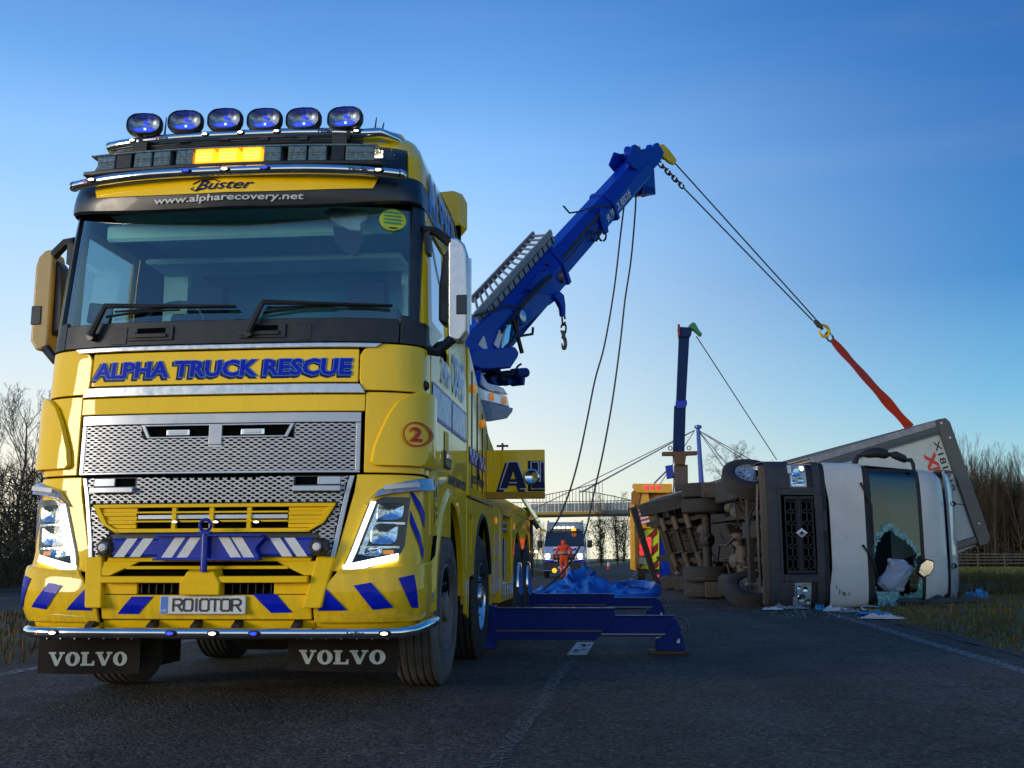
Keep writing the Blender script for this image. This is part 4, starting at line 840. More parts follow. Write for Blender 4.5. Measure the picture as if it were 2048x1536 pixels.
mb.obj('plate_lettering', [X['pale_blue'], X['white_vinyl'], X['ink']], pl_o, sm=0)

# --- headlamps
HL = [(1.128, 1.262), (.985, 1.215), (.90, 1.02), (.812, .782), (1.10, .862), (1.165, .93), (1.175, 1.20)]
def drl(): return [(.985, 1.215), (.94, 1.20), (.80, .772), (1.095, .852), (1.115, .905), (.872, .845)]
for sg in (-1, 1):
    fn = lambda x, z, o_: surf(sx(sg*x, z), z, o_)
    hr = MB(); n = 12
    # bowl, then inner reflectors, DRL, glass
    def region(mb, o_, x_of, zs, ns=10):
        rows = []
        for z in zs:
            a, b = x_of(z); rows.append([fn(a+(b-a)*i/ns, z, o_) for i in range(ns+1)])
        mb.add([p for r_ in rows for p in r_], [(j*(ns+1)+i, j*(ns+1)+i+1, (j+1)*(ns+1)+i+1, (j+1)*(ns+1)+i) for j in range(len(rows)-1) for i in range(ns)])
    inn = lambda z: itp([(.775, .803), (1.215, .955), (1.25, 1.05)], z); outx = lambda z: itp([(.775, .83), (.80, .90), (.86, 1.10), (.93, 1.160), (1.25, 1.185)], z)
    zz = list(np.linspace(.785, 1.245, 12))
    mb = MB(); region(mb, .003, lambda z: (inn(z), outx(z)), zz, 12); base = mb.obj('headlamp', X['visor'], TR, sm=60)
    mb = MB()
    for (cx, cz, rr, rz) in [(1.075, 1.155, .070, .058), (1.045, 1.02, .072, .070), (.985, .915, .05, .03)]:
        pr = [(1, .006), (.9, .020), (.55, .012), (.3, .004), (0.01, .003)]
        vs = []; kk = 24
        for r_, o_ in pr:
            for i in range(kk): ca, sa = math.cos(2*PI*i/kk), math.sin(2*PI*i/kk); vs.append(fn(cx+.012*sa+rr*1.08*r_*math.copysign(abs(ca)**.45, ca), cz+rz*.95*r_*math.copysign(abs(sa)**.45, sa), o_))
        mb.add(vs, [(j*kk+i, j*kk+(i+1) % kk, (j+1)*kk+(i+1) % kk, (j+1)*kk+i) for j in range(len(pr)-1) for i in range(kk)])
    region(mb, .010, lambda z: (inn(z)+.055, outx(z)-.015), [1.078, 1.092], 8); region(mb, .010, lambda z: (inn(z)+.05, outx(z)-.03), [.935, .948], 8)
    region(mb, .007, lambda z: (inn(z)+.055, inn(z)+.085), list(np.linspace(.90, 1.2, 5)), 3)
    mb.obj('lamp_reflector', X['reflector2'], base, sm=25)
    mb = MB(); region(mb, .016, lambda z: (inn(z)+.008, inn(z)+.038), list(np.linspace(.80, 1.215, 8)), 3)
    region(mb, .0165, lambda z: (max(inn(z)+.008, itp([(.79, .80), (.80, .86), (.84, .90), (.885, 1.10)], z)-.06 if z > .84 else inn(z)+.008), itp([(.79, .84), (.815, .93), (.865, 1.115), (.90, 1.135)], z)), [.792, .805, .825, .845], 8)
    rows = [[fn(inn(.80)+.01+(1.125-inn(.80)-.01)*t, .795+.068*t+dz, .017) for t in np.linspace(0, 1, 10)] for dz in (0, .042)]
    mb.add(rows[0]+rows[1], [(i, i+1, 11+i, 10+i) for i in range(9)]); mb.obj('daytime_running_light', X['led'], base, sm=0)
    mb = MB(); region(mb, .012, lambda z: (1.04, 1.10), [.90, .925], 3); mb.obj('indicator_lens', X['amber'], base, sm=0)
    mb = MB(); region(mb, .026, lambda z: (inn(z), outx(z)), zz, 12); mb.obj('headlamp_glass', X['lens'], base, sm=60)
    mb = MB()                                                # eyebrow blade that stands proud above the lamp
    q = [((.93, 1.195), (.945, 1.22)), ((.985, 1.245), (1.0, 1.285)), ((1.09, 1.268), (1.09, 1.325)), ((1.20, 1.285), (1.20, 1.355)), ((1.245, 1.29), (1.245, 1.368))]
    V = []
    for i, (a, b) in enumerate(q):
        o_ = [.02, .045, .06, .06, .05][i]
        for (x, z), k_ in ((a, 1), (b, .6)): V.append(surf(sx(sg*min(x, 1.243), z), z, o_*k_))
        for (x, z) in (b, a): V.append(surf(sx(sg*min(x, 1.243), z), z, -.02))
    if True:
        last = [V[-4]+Vector((sg*.012, .12, .01)), V[-3]+Vector((sg*.012, .12, .01)), V[-2]+Vector((0, .12, .01)), V[-1]+Vector((0, .12, .01))]; V += last; m_ = len(q)+1
    mb.add(V, [(4*i+j, 4*i+(j+1) % 4, 4*i+4+(j+1) % 4, 4*i+4+j) for i in range(m_-1) for j in range(4)]+[(0, 1, 2, 3), (4*m_-4, 4*m_-3, 4*m_-2, 4*m_-1)]); eb = mb.obj('headlamp_brow', X['satin'], TR, sm=30, bevel=.006, seg=2)
    mb = MB(); mb.grid(lambda u, v: surf(sx(sg*(1.03+.17*u), 1.29), 1.285+.022*u+.028*v, .064), list(np.linspace(0, 1, 6)), [0, 1]); mb.obj('side_marker', X['white_vinyl'], eb, sm=0)
    # corner air deflector (blade standing off the corner)
    mb = MB(); prof = [(1.43, .80), (1.40, .95), (1.42, 1.06), (1.60, .83+.22), (1.86, 1.17), (1.90, 1.20)]
    pts_ = [(.985, 1.455), (.955, 1.47), (1.0, 1.62), (1.07, 1.80), (1.13, 1.86), (1.165, 1.885), (1.21, 1.90)]
    rows = []
    for zz_, a, b in [(1.435, .985, 1.20), (1.455, .96, 1.22), (1.55, .975, 1.235), (1.65, 1.01, 1.24), (1.75, 1.05, 1.24), (1.83, 1.095, 1.24), (1.88, 1.15, 1.24), (1.905, 1.20, 1.24)]:
        rows.append([surf(sx(sg*x_, zz_), zz_, .035)+Vector((sg*.02*(i/6), 0, 0)) for i, x_ in enumerate(np.linspace(a, b, 7))]+[surf(sy(.52, zz_, sg), zz_, .045), surf(sy(.60, zz_, sg), zz_, .04)])
    nu = 9; V = [p for r_ in rows for p in r_]; V2 = [p+Vector((-sg*.02, .02, 0)) for p in V]; nv = len(rows); o_ = len(V)
    fs = [(j*nu+i, j*nu+i+1, (j+1)*nu+i+1, (j+1)*nu+i) for j in range(nv-1) for i in range(nu-1)]
    rim = list(range(nu))+[j*nu+nu-1 for j in range(1, nv)]+[(nv-1)*nu+i for i in range(nu-2, -1, -1)]+[j*nu for j in range(nv-2, 0, -1)]
    mb.add(V+V2, fs+[tuple(i+o_ for i in f[::-1]) for f in fs]+[(rim[i], rim[i-1], rim[i-1]+o_, rim[i]+o_) for i in range(len(rim))]); mb.obj('corner_deflector', Y, TR, sm=50, bevel=.006, seg=2)
mb = MB(); cx, cz = fx(819, 868, .06); k = 28; fn = lambda x, z: surf(sx(x, z), z, .060)
vs = [fn(cx+r_*math.cos(2*PI*i/k)*.80, cz+r_*math.sin(2*PI*i/k)) for r_ in (.078, .068) for i in range(k)]; mb.add(vs, [(i, (i+1) % k, k+(i+1) % k, k+i) for i in range(k)])
lay(mb, glyphs('2', 0, .03), fn, cx-.026, cx+.026, cz-.045, cz+.045); mb.obj('fleet_number', X['red'], TR, sm=0)
mb = MB(); c = tp(833, 772, 1, .40); mb.lathe([(0, -.03), (.03, -.02), (.035, .01), (.02, .03)], (1.235, .40, c.z), (1, 0, 0), 14); mb.obj('corner_camera', X['black'], TR)

# --- bars and lamps on the cab
def bar(name, pts, r, m, n=12): mb = MB(); mb.tube(pts, r, n); return mb.obj(name, m, TR, sm=60)
def arc(xh, z, yc, ye, n=16, sweep=1.0, zdrop=0): return [(xh*u, yc+(ye-yc)*abs(u)**3.2, z-zdrop*abs(u)**4) for u in np.linspace(-1, 1, n*2+1)]
lo_ = [(1.22*u, -.03+.07*abs(u)**3, .445) for u in np.linspace(-1, 1, 33)]; lo_ = [(-1.17, .22, .44)] + [( x, y, z) for x, y, z in lo_ if abs(x) < 1.12] + [(1.17, .05, .447), (1.235, .14, .455), (1.285, .30, .475), (1.30, .52, .49)]
lo_[0] = (-1.20, .20, .442); bar('lower_light_bar', lo_, .031, X['chrome'], 16)
for px, kd in [(100, 'warm_on'), (340, 'blue_on'), (425, 'warm_on'), (507, 'blue_on'), (765, 'warm_on')]:
    q = tp(px, 1270 if px < 700 else 1264, 1, -.07); lamp_obj('bar_lamp', (q.x, -.028+.07*abs(q.x/1.22)**3-.037, .445), kd, TR, .034, .016)
mb = MB(); f8 = lambda x, z: (x, -.03+.07*abs(x/1.22)**3-.0375, z); mb.m = 1; lay(mb, glyphs('K', .2, .03), f8, -1.03, -1.005, .430, .452); mb.m = 0; lay(mb, glyphs('elsa', .2, .02), f8, -1.003, -.93, .430, .452); lay(mb, glyphs('LoBar', .2, .03), f8, .87, .975, .432, .458); mb.obj('bar_lettering', [X['ink'], X['red']], TR, sm=0)
mb = MB()
for xx in (-.70, -.32, -.05, .20, .56): mb.box((xx, .02, .485), (.05, .09, .04), Matrix.Rotation(.4, 3, 'X'))
mb.objs('bar_bracket', X['black'], TR, sm=0, bevel=.004)
yv = .085
v_ = [(1.085*u, yv-.04+.17*abs(u)**3.0, 3.318-.0*abs(u)**4) for u in np.linspace(-1, 1, 33)]; bar('visor_bar', v_, .032, X['chrome'], 14)
mb = MB()
for sg in (-1, 1): mb.lathe([(.032, 0), (.036, .02), (.028, .05), (0.002, .06)], (sg*1.085, yv+.125, 3.318), (sg*.7, .7, 0), 14)
mb.objs('bar_end_cap', X['chrome'], TR, sm=60)
for px, kd in [(181, 'warm_on'), (382, 'blue_on'), (458, 'warm_on'), (537, 'blue_on'), (754, 'warm_on')]:
    q = tp(px, 343, 1, yv); u = q.x/1.10; lamp_obj('bar_lamp', (q.x, yv-.04+.17*abs(u)**3-.034, 3.316), kd, TR, .032, .014)
mb = MB(); f9 = lambda x, z: (x, yv-.04+.17*abs(x/1.1)**3-.034, z); mb.m = 0; lay(mb, glyphs('VisorBar', .2, .03), f9, tp(697, 343, 1, yv).x, tp(738, 343, 1, yv).x, 3.308, 3.330); mb.m = 1; lay(mb, glyphs('K', .2, .03), f9, -1.00, -.975, 3.308, 3.330); mb.m = 0; lay(mb, glyphs('elsa', .2, .02), f9, -.973, -.90, 3.308, 3.330); mb.obj('bar_lettering', [X['ink'], X['red']], TR, sm=0)
# main beacon bar
yl = .14; zb0, zb1 = 3.365, 3.500
def lb(px, py): q = tp(px, py, 1, yl); return q.x
fr_ = MB(); fr_.prism([(x, .080+.075*abs(x)**2.2) for x in np.linspace(-1.01, .99, 17)]+[(.99, .32), (-1.01, .32)], 2, zb0, zb0+.028); bb_ = fr_.obj('beacon_bar', X['black'], TR, sm=0, bevel=.006)
def ylb(x): return .088+.075*abs(x)**2.2
mods = [(192, 232, 'bar_lens'), (232, 266, 'black'), (270, 308, 'bar_lens'), (310, 346, 'bar_lens'), (356, 392, 'bar_lens'), (394, 434, 'amber_on'), (440, 482, 'amber_on'), (488, 528, 'amber_on'), (530, 566, 'bar_lens'), (578, 616, 'bar_lens'), (618, 655, 'bar_lens'), (662, 690, 'black'), (690, 748, 'bar_lens')]
for a, b, kd in mods:
    x0, x1 = lb(a, 315)+.004, lb(b, 315)-.004; mb = MB(); n = 4; mb.m = 0
    A = [(x, ylb(x), zb0+.028) for x in np.linspace(x0, x1, n)]; B = [(x, ylb(x)+.012, zb1-.005) for x in np.linspace(x0, x1, n)]
    A2 = [(x, .30, zb0+.028) for x in np.linspace(x1, x0, n)]; B2 = [(x, .30, zb1-.005) for x in np.linspace(x1, x0, n)]
    mb.hull(A+A2, B+B2); 
    if kd == 'amber_on':
        mb.m = 1
        for z in (zb0+.045, zb0+.066, zb0+.087): mb.hull([(x0+.01, ylb(x0)-.002, z), (x1-.01, ylb(x1)-.002, z), (x1-.01, ylb(x1)-.002, z+.012), (x0+.01, ylb(x0)-.002, z+.012)], [(x0+.01, ylb(x0)+.01, z), (x1-.01, ylb(x1)+.01, z), (x1-.01, ylb(x1)+.01, z+.012), (x0+.01, ylb(x0)+.01, z+.012)])
    elif kd == 'bar_lens':
        mb.m = 1
        for z in (zb0+.046, zb0+.064, zb0+.082):
            for t in range(3):
                xa = x0+(x1-x0)*(t+.12)/3; xb = x0+(x1-x0)*(t+.88)/3; ya = ylb(xa)-.001; mb.hull([(xa, ya, z), (xb, ylb(xb)-.001, z), (xb, ylb(xb)-.001, z+.009), (xa, ya, z+.009)], [(xa, ya+.01, z), (xb, ylb(xb)+.01, z), (xb, ylb(xb)+.01, z+.009), (xa, ya+.01, z+.009)])
    mb.obj('beacon_module', [X[kd], X['amber_core'] if kd == 'amber_on' else X['brushed']], bb_, sm=0, bevel=.004)
mb = MB(); mb.prism([(x, .095+.075*abs(x)**2.2) for x in np.linspace(-.965, .96, 17)]+[(.96, .31), (-.965, .31)], 2, zb1-.004, zb1+.008); mb.obj('beacon_lid', X['bar_lens'], bb_, sm=0, bevel=.004)
# roof bar with six oval spot lamps
yh = .34
def hz(x): return 3.682+.008*(1-x*x)
h_ = [(x, yh+.02+.10*abs(x)**3, hz(x)) for x in np.linspace(-.98, .80, 22)]
hb_ = bar('roof_light_bar', [(-1.0, yh+.22, hz(-.98)-.01)]+h_+[(.90, .44, 3.70), (.985, .58, 3.71), (1.02, .85, 3.72), (1.03, 1.1, 3.72)], .034, X['chrome'], 14)
bar('roof_light_bar', [(.62, .48, 3.70), (.84, .56, 3.76), (.97, .78, 3.80), (1.02, 1.05, 3.78)], .026, Y, 10)
mb = MB(); mb.tube([(x, y+.01, z-.055) for x, y, z in h_], .020, 8)
for xx in (-.72, .66): mb.bb(xx-.05, xx+.05, yh, yh+.10, 3.52, 3.66)
mb.obj('bar_underside', X['black'], TR)
for px in (262, 412, 483, 555, 711):
    q = tp(px, 272, 1, yh); lamp_obj('bar_lamp', (q.x, yh+.02+.1*abs(q.x)**3-.036, hz(q.x)), 'warm_on', TR, .026, .012)
mb = MB(); f10 = lambda x, z: (x, yh+.02+.1*abs(x)**3-.036, z); lay(mb, glyphs('HiBar', .2, .03), f10, tp(635, 270, 1, yh).x, tp(667, 270, 1, yh).x, hz(.5)-.012, hz(.5)+.014); mb.m = 1; xk = tp(310, 275, 1, yh).x; lay(mb, glyphs('K', .2, .03), f10, xk, xk+.024, hz(xk)-.012, hz(xk)+.012); mb.m = 0; lay(mb, glyphs('elsa', .2, .02), f10, xk+.026, xk+.09, hz(xk)-.012, hz(xk)+.012); mb.obj('bar_lettering', [X['ink'], X['red']], TR, sm=0)
def spot():
    o = empty('spot_lamp', TR); k = 32; oc = []
    sh = [(math.copysign(abs(math.cos(a))**.42, math.cos(a)), math.copysign(abs(math.sin(a))**.62, math.sin(a))*(1-.30*abs(math.cos(a))**1.2)) for a in [2*PI*i/k for i in range(k)]]
    mb = MB(); rows = [(1.0, .0), (1.05, .015), (1.04, .045), (.85, .085), (.4, .12), (.02, .13)]
    V = [(p[0]*.117*r_, y, p[1]*.080*r_) for r_, y in rows for p in sh]; mb.add(V, [(j*k+i, j*k+(i+1) % k, (j+1)*k+(i+1) % k, (j+1)*k+i) for j in range(len(rows)-1) for i in range(k)])
    rows = [(1.0, .0), (.95, -.008), (.90, .004)]; V = [(p[0]*.117*r_, y, p[1]*.080*r_) for r_, y in rows for p in sh]; mb.add(V, [(j*k+i, j*k+(i+1) % k, (j+1)*k+(i+1) % k, (j+1)*k+i) for j in range(2) for i in range(k)])
    mb.bb(-.035, -.01, .03, .06, -.13, -.07); mb.bb(.012, .04, .03, .06, -.13, -.07); mb.bb(-.03, .035, .02, .07, -.15, -.115); mb.obj('lamp_housing', X['black'], o, sm=45)
    mb = MB(); rows = [(.91, .004), (.78, .026), (.5, .045), (.2, .05), (.02, .05)]; V = [(p[0]*.117*r_, y, p[1]*.080*r_) for r_, y in rows for p in sh]; mb.add(V, [(j*k+i, j*k+(i+1) % k, (j+1)*k+(i+1) % k, (j+1)*k+i) for j in range(len(rows)-1) for i in range(k)]); mb.obj('reflector', X['reflector'], o, sm=60)
    mb = MB(); mb.m = 0; mb.prism([(-.070, -.036), (-.045, -.050), (.05, -.050), (.075, -.034), (.04, -.028), (0, -.022), (-.04, -.030)], 1, .010, .020); mb.m = 1; mb.box((.01, .008, -.038), (.012, .006, .012)); mb.m = 0; mb.box((0, .03, .022), (.022, .012, .02)); mb.obj('blue_strobe', [X['blue_on'], X['blue_hot']], o, sm=0)
    mb = MB(); n = 24; V = [(p[0]*.117*.94*r_, y, p[1]*.080*.94*r_) for r_, y in [(1, .0), (.6, -.010), (.02, -.014)] for p in sh]; mb.add(V, [(j*k+i, j*k+(i+1) % k, (j+1)*k+(i+1) % k, (j+1)*k+i) for j in range(2) for i in range(k)]); mb.obj('lamp_glass', X['lens'], o, sm=60)
    return o
s0 = spot()
for i, (px, py) in enumerate([(287, 247), (369, 241), (448, 237), (527, 237), (605, 236), (688, 234)]):
    q = tp(px, py, 1, yh); M_ = Matrix.Translation((q.x, yh, q.z)) @ Matrix.Rotation(-.10, 4, 'X') @ Matrix.Rotation([.10, .06, .02, 0, -.02, -.05][i], 4, 'Z')
    if i == 0: s0.matrix_local = M_
    else: dup(s0, TR, M_)
for (a, b, c_, d) in [(749, 266, 753, 235), (764, 262, 768, 245), (329, 272, 333, 235)]:
    p = tp(a, b, 1, .9); q = tp(c_, d, 1, .9); mb = MB(); mb.tube([p-Vector((0, 0, .12)), p, q], [.008, .008, .004], 6); mb.obj('aerial', X['black'], TR)

# --- mirrors
def mirror(sg, cover):
    o = empty('wing_mirror', TR)
    mb = MB(); prof = [(1.365, 2.32), (1.375, 2.28), (1.45, 2.27), (1.495, 2.34), (1.495, 2.86), (1.475, 2.93), (1.43, 2.975), (1.375, 2.98), (1.365, 2.93)]
    A = [(sg*x, .50, z) for x, z in prof]; B = [(sg*(1.43+(x-1.43)*.93), .68, 2.63+(z-2.63)*.97) for x, z in prof]; mb.hull(A, B); mb.obj('mirror_cover', cover, o, sm=30, bevel=.02, seg=3)
    mb = MB(); mb.bb(min(sg*1.425, sg*1.495), max(sg*1.425, sg*1.495), 0.492, .52, 2.45, 2.58); mb.obj('cover_slot', X['visor'], o, sm=0, bevel=.004)
    mb = MB(); mb.prism([(sg*1.30, 2.42), (sg*1.37, 2.38), (sg*1.37, 2.92), (sg*1.325, 2.86), (sg*1.30, 2.64)], 1, .54, .68); mb.obj('mirror_shell', X['black'], o, sm=0, bevel=.015, seg=2)
    mb = MB(); mb.tube([(sg*1.20, .48, 3.02), (sg*1.28, .50, 3.02), (sg*1.40, .54, 2.93)], [.035, .032, .035], 8); mb.bb(min(sg*1.21, sg*1.25), max(sg*1.21, sg*1.25), .46, .56, 2.86, 3.03)
    mb.tube([(sg*1.20, .46, 2.22), (sg*1.30, .50, 2.20), (sg*1.42, .54, 2.32)], [.036, .032, .035], 8); mb.objs('mirror_arm', X['black'], o, sm=40)
    mb = MB(); mb.bb(min(sg*1.30, sg*1.50), max(sg*1.30, sg*1.50), .684, .692, 2.42, 2.88); mb.obj('mirror_glass', X['chrome'], o, sm=0)
mirror(1, X['satin']); mirror(-1, X['mirror_sunlit'])
# --- mud flaps with lettering
for (x0, x1, zb, zt) in [(-1.235, -.575, .165, .40), (.385, 1.08, .185, .40)]:
    mb = MB(); mb.grid(lambda x, z: (x, .42+.02*math.sin(x*7), z+.006*math.sin(x*3+1)*(z < .3)), list(np.linspace(x0, x1, 12)), list(np.linspace(zb, zt, 5)), (0, .012, 0)); fo = mb.obj('mud_flap', X['flap'], TR, sm=50)
    mb = MB(); slab_word(mb, lambda x, z: (x, .4165+.02*math.sin(x*7), z), x0+.075 if x0 < 0 else x0+.075, x1-.085 if x0 < 0 else x1-.075, zb+.045, zb+.13); mb.obj('flap_lettering', X['letter'], fo, sm=0)
    mb = MB()
    for k in range(7): mb.lathe([(.006, 0), (.006, -.006), (0, -.008)], (x0+.06+k*(x1-x0-.12)/6, .415+.02*math.sin((x0+.06+k*.09)*7), .385 if x0 > 0 else .378), (0, 1, 0), 6)
    mb.objs('flap_rivet', X['satin'], fo, sm=0)
mb = MB(); mb.bb(-.6, .6, .5, .9, .37, .52); mb.bb(-.75, -.5, .6, .9, .2, .5); mb.prism([(-.28, .33), (-.16, .25), (.12, .25), (.2, .33), (.2, .42), (-.28, .42)], 1, 1.2, 1.5); mb.bb(-1.0, 1.0, 1.30, 1.46, .42, .55); mb.bb(-.45, -.35, 1.0, 9.6, .7, 1.0); mb.bb(.35, .45, 1.0, 9.6, .7, 1.0); mb.bb(-.95, .95, .9, 2.2, .95, 1.2); mb.obj('underbody', X['grime'], TR, sm=0)

# --- wheels
def wheel_parts(style):
    R0 = .538; mb = MB(); w2 = .155
    pr = [(.30, .11), (.315, .145), (.36, .158), (.44, .160), (.50, .150), (.522, .130)]
    tread = []
    xs_ = np.linspace(.125, -.125, 21)
    for i, x in enumerate(xs_): tread.append((R0-(.012 if i % 4 == 2 else 0)-.004*(x/.125)**4, x))
    full = pr+tread+[(r_, -h) for r_, h in pr[::-1]]
    mb.lathe(full, (0, 0, 0), (1, 0, 0), 64)
    for k in range(3): mb.lathe([(.335+.05*k, .1575+.002*k), (.340+.05*k, .161+.001*k), (.345+.05*k, .1580+.002*k)], (0, 0, 0), (1, 0, 0), 64)
    rm = MB(); rm.m = 0
    rm.lathe([(.302, .112), (.30, .145), (.285, .148), (.275, .11), (.262, .080), (.235, .070), (.225, .070), (.15, .094), (.135, .098), (.132, .115), (.10, .125), (.095, .15), (.06, .16), (.0, .16)], (0, 0, 0), (1, 0, 0), 48)
    rm.lathe([(.302, .112), (.295, -.12), (.27, -.12), (.26, .02)], (0, 0, 0), (1, 0, 0), 32)
    for k in range(10):
        a = 2*PI*k/10; c = Vector((.092, .168*math.cos(a), .168*math.sin(a))); rm.m = 2; rm.lathe([(.016, -.01), (.016, .028), (.008, .040), (0, .04)], c, (1, 0, 0), 6)
        a += PI/10; c = Vector((.0765, .212*math.cos(a), .212*math.sin(a))); rm.m = 1; rm.lathe([(0, .006), (.027, .0)], c, (1, .0, 0), 14)
    return mb, rm
def make_wheel(parent, M, style, name='wheel'):
    o = empty(name, parent, M); mb, rm = wheel_parts(style)
    mb.obj('tyre', X['rubber_dusty'] if style == 'dusty' else X['rubber'], o, sm=35); m = X['rim_dusty'] if style == 'dusty' else X['alloy']
    rm.obj('rim', [m, X['void'], X['rim_dusty'] if style == 'dusty' else X['chrome']], o, sm=35); return o
WX = 1.09; RW = .538
Rf = Matrix.Rotation(PI, 4, 'Z')
wd_ = make_wheel(TR, Matrix.Translation((WX, 1.38, RW)), 'dusty'); wa_ = make_wheel(TR, Matrix.Translation((WX, 3.375, RW)), 'alloy')
for yy in (1.38, 3.375): dup(wd_ if yy < 2 else wa_, TR, Matrix.Translation((-WX, yy, RW)) @ Rf)
for yy in (7.0, 8.37):
    for sg in (-1, 1):
        dup(wa_, TR, Matrix.Translation((sg*WX, yy, RW)) @ (Matrix.Identity(4) if sg > 0 else Rf))
# polished wheel covers at the rear axles
for yy in (7.0, 8.37):
    mb = MB(); mb.lathe([(.30, .15), (.29, .18), (.22, .19), (.10, .17), (0, .19)], (WX, yy, RW), (1, 0, 0), 40); mb.obj('wheel_cover', X['chrome'], TR, sm=40)

# --- body behind the cab
def arch(y0, r, z0, zt, n=14): return [(y0+r*math.cos(a), RW+r*math.sin(a)) for a in np.linspace(PI, 0, n)]
BX = 1.245
def side_sheet(name, poly, x0, x1, m, bevel=.005, par=TR): mb = MB(); mb.prism(poly, 0, x0, x1); return mb.obj(name, m, par, sm=0, bevel=bevel)
# front arch wing: flared arch around wheel 1
for sg in (-1, 1):
    mb = MB(); n = 22; V = []
    for i in range(n+1):
        a = PI*1.02*(1-i/n); ca, sa = math.cos(a), math.sin(a); r0, r1 = .62, .76
        if i == 0 or i == n: pass
        V += [(sg*1.262, 1.42+r0*ca, RW+.05+r0*sa*1.10), (sg*1.270, 1.42+(r0+.07)*ca, RW+.05+(r0+.07)*sa*1.10), (sg*1.245, 1.42+(r0+.12)*ca, RW+.05+(r0+.12)*sa*1.08), (sg*1.0, 1.42+(r0+.02)*ca, RW+.05+(r0+.02)*sa*1.10)]
    mb.add(V, [(4*i+j, 4*i+(j+1) % 4, 4*i+4+(j+1) % 4, 4*i+4+j) for i in range(n) for j in range(4)]); mb.obj('wheel_arch', Y, TR, sm=40)
    poly = [(.84, .60)]+[(1.42+.64*math.cos(a), RW+.05+.64*1.1*math.sin(a)) for a in np.linspace(PI*.97, PI*.02, 18)]+[(2.12, .52), (2.26, .52), (2.26, 1.37), (1.45, 1.37), (.84, 1.02)]
    side_sheet('wing_panel', poly, min(sg*1.225, sg*1.250), max(sg*1.225, sg*1.250), Y, .003)
    # panel between wheel 1 and 2 hanging low, in front of the gap
    side_sheet('hanging_panel', [(2.30, .42), (2.34, .38), (2.36, .74), (2.72, .76), (2.72, 1.30), (2.30, 1.30)] if False else [(2.30, .44), (2.44, .40), (2.47, .72), (2.70, .74), (2.70, .90), (2.52, .92), (2.48, 1.36), (2.30, 1.36)], min(sg*1.22, sg*1.25), max(sg*1.22, sg*1.25), Y)
    # second axle wing
    poly = [(2.66, .74), (2.80, .74)]+[(3.40+.62*math.cos(a), RW+.02+.70*math.sin(a)) for a in np.linspace(PI*.93, PI*.08, 16)]+[(4.04, .44), (4.30, .46), (4.32, 1.36), (2.55, 1.36), (2.55, 1.25), (2.66, 1.2)]
    side_sheet('wing_panel', poly, min(sg*1.215, sg*1.245), max(sg*1.215, sg*1.245), Y)
    mb = MB(); mb.tube([(sg*1.235, 3.40+.62*math.cos(a), RW+.02+.70*math.sin(a)) for a in np.linspace(PI*.93, PI*.08, 16)], .024, 6); mb.obj('arch_lip', X['black'], TR)
    # dark tank face seen between wheels
    mb = MB(); mb.bb(min(sg*.75, sg*1.20), max(sg*.75, sg*1.20), 2.50, 2.70, .70, 1.22); mb.obj('air_tank', X['silverd'], TR, bevel=.05, seg=3)
    # upper body boxes
    up = [(2.42, 1.38), (4.40, 1.38), (4.40, 1.93), (3.80, 2.05), (3.60, 2.17), (2.42, 2.62)]
    side_sheet('body_locker', up, min(sg*.92, sg*BX), max(sg*.92, sg*BX), Y, .01)
    side_sheet('body_rail', [(4.42, 1.40), (9.4, 1.40), (9.4, 1.52), (4.42, 1.52)], min(sg*.9, sg*1.24), max(sg*.9, sg*1.24), Y, .01)
    side_sheet('body_post', [(4.42, .52), (4.90, .55), (4.90, 1.40), (4.42, 1.40)], min(sg*1.12, sg*1.235), max(sg*1.12, sg*1.235), Y, .006)
    # open equipment locker
    o = MB(); o.m = 0; o.bb(*sorted((sg*1.12, sg*1.24)), 4.92, 5.16, .60, 1.40); o.bb(*sorted((sg*1.12, sg*1.24)), 6.14, 6.34, .60, 1.40); o.bb(*sorted((sg*1.12, sg*1.24)), 4.92, 6.34, .42, .62); o.bb(*sorted((sg*1.12, sg*1.24)), 4.92, 6.34, 1.34, 1.40)
    lk = o.obj('equipment_locker', Y, TR, sm=0, bevel=.008)
    mb = MB(); mb.bb(*sorted((sg*.70, sg*.74)), 5.1, 6.2, .6, 1.36); mb.bb(*sorted((sg*.72, sg*1.12)), 5.12, 5.16, .6, 1.36); mb.obj('locker_inside', X['grime'], lk, sm=0)
    mb = MB(); 
    for k in range(5): mb.tube([(sg*1.05, 5.25+k*.18, .63), (sg*1.05, 5.25+k*.18+.02, 1.20-.1*(k % 2))], .035, 8)
    mb.objs('stowed_gear', X['steel'], lk)
    mb = MB(); mb.tube([(sg*1.17, 5.2, 1.26), (sg*1.17, 6.1, 1.26)], .035, 10); mb.tube([(sg*1.19, 5.2, 1.19), (sg*1.19, 6.1, 1.19)], .02, 8); mb.tube([(sg*1.17, 6.0, .64), (sg*1.17, 6.0, 1.10)], .028, 8); mb.obj('roller_shutter', X['brushed'], lk)
    mb = MB(); mb.m = 0; mb.bb(*sorted((sg*1.243, sg*1.252)), 5.55, 5.75, .47, .57); mb.obj('locker_latch', X['satin'], lk, sm=0, bevel=.004)
    for yy in (4.55, 6.45):
        mb = MB(); mb.bb(*sorted((sg*1.236, sg*1.25)), yy-.05, yy+.05, 1.22, 1.28); mb.obj('side_marker', X['amber'], TR, sm=0, bevel=.006)
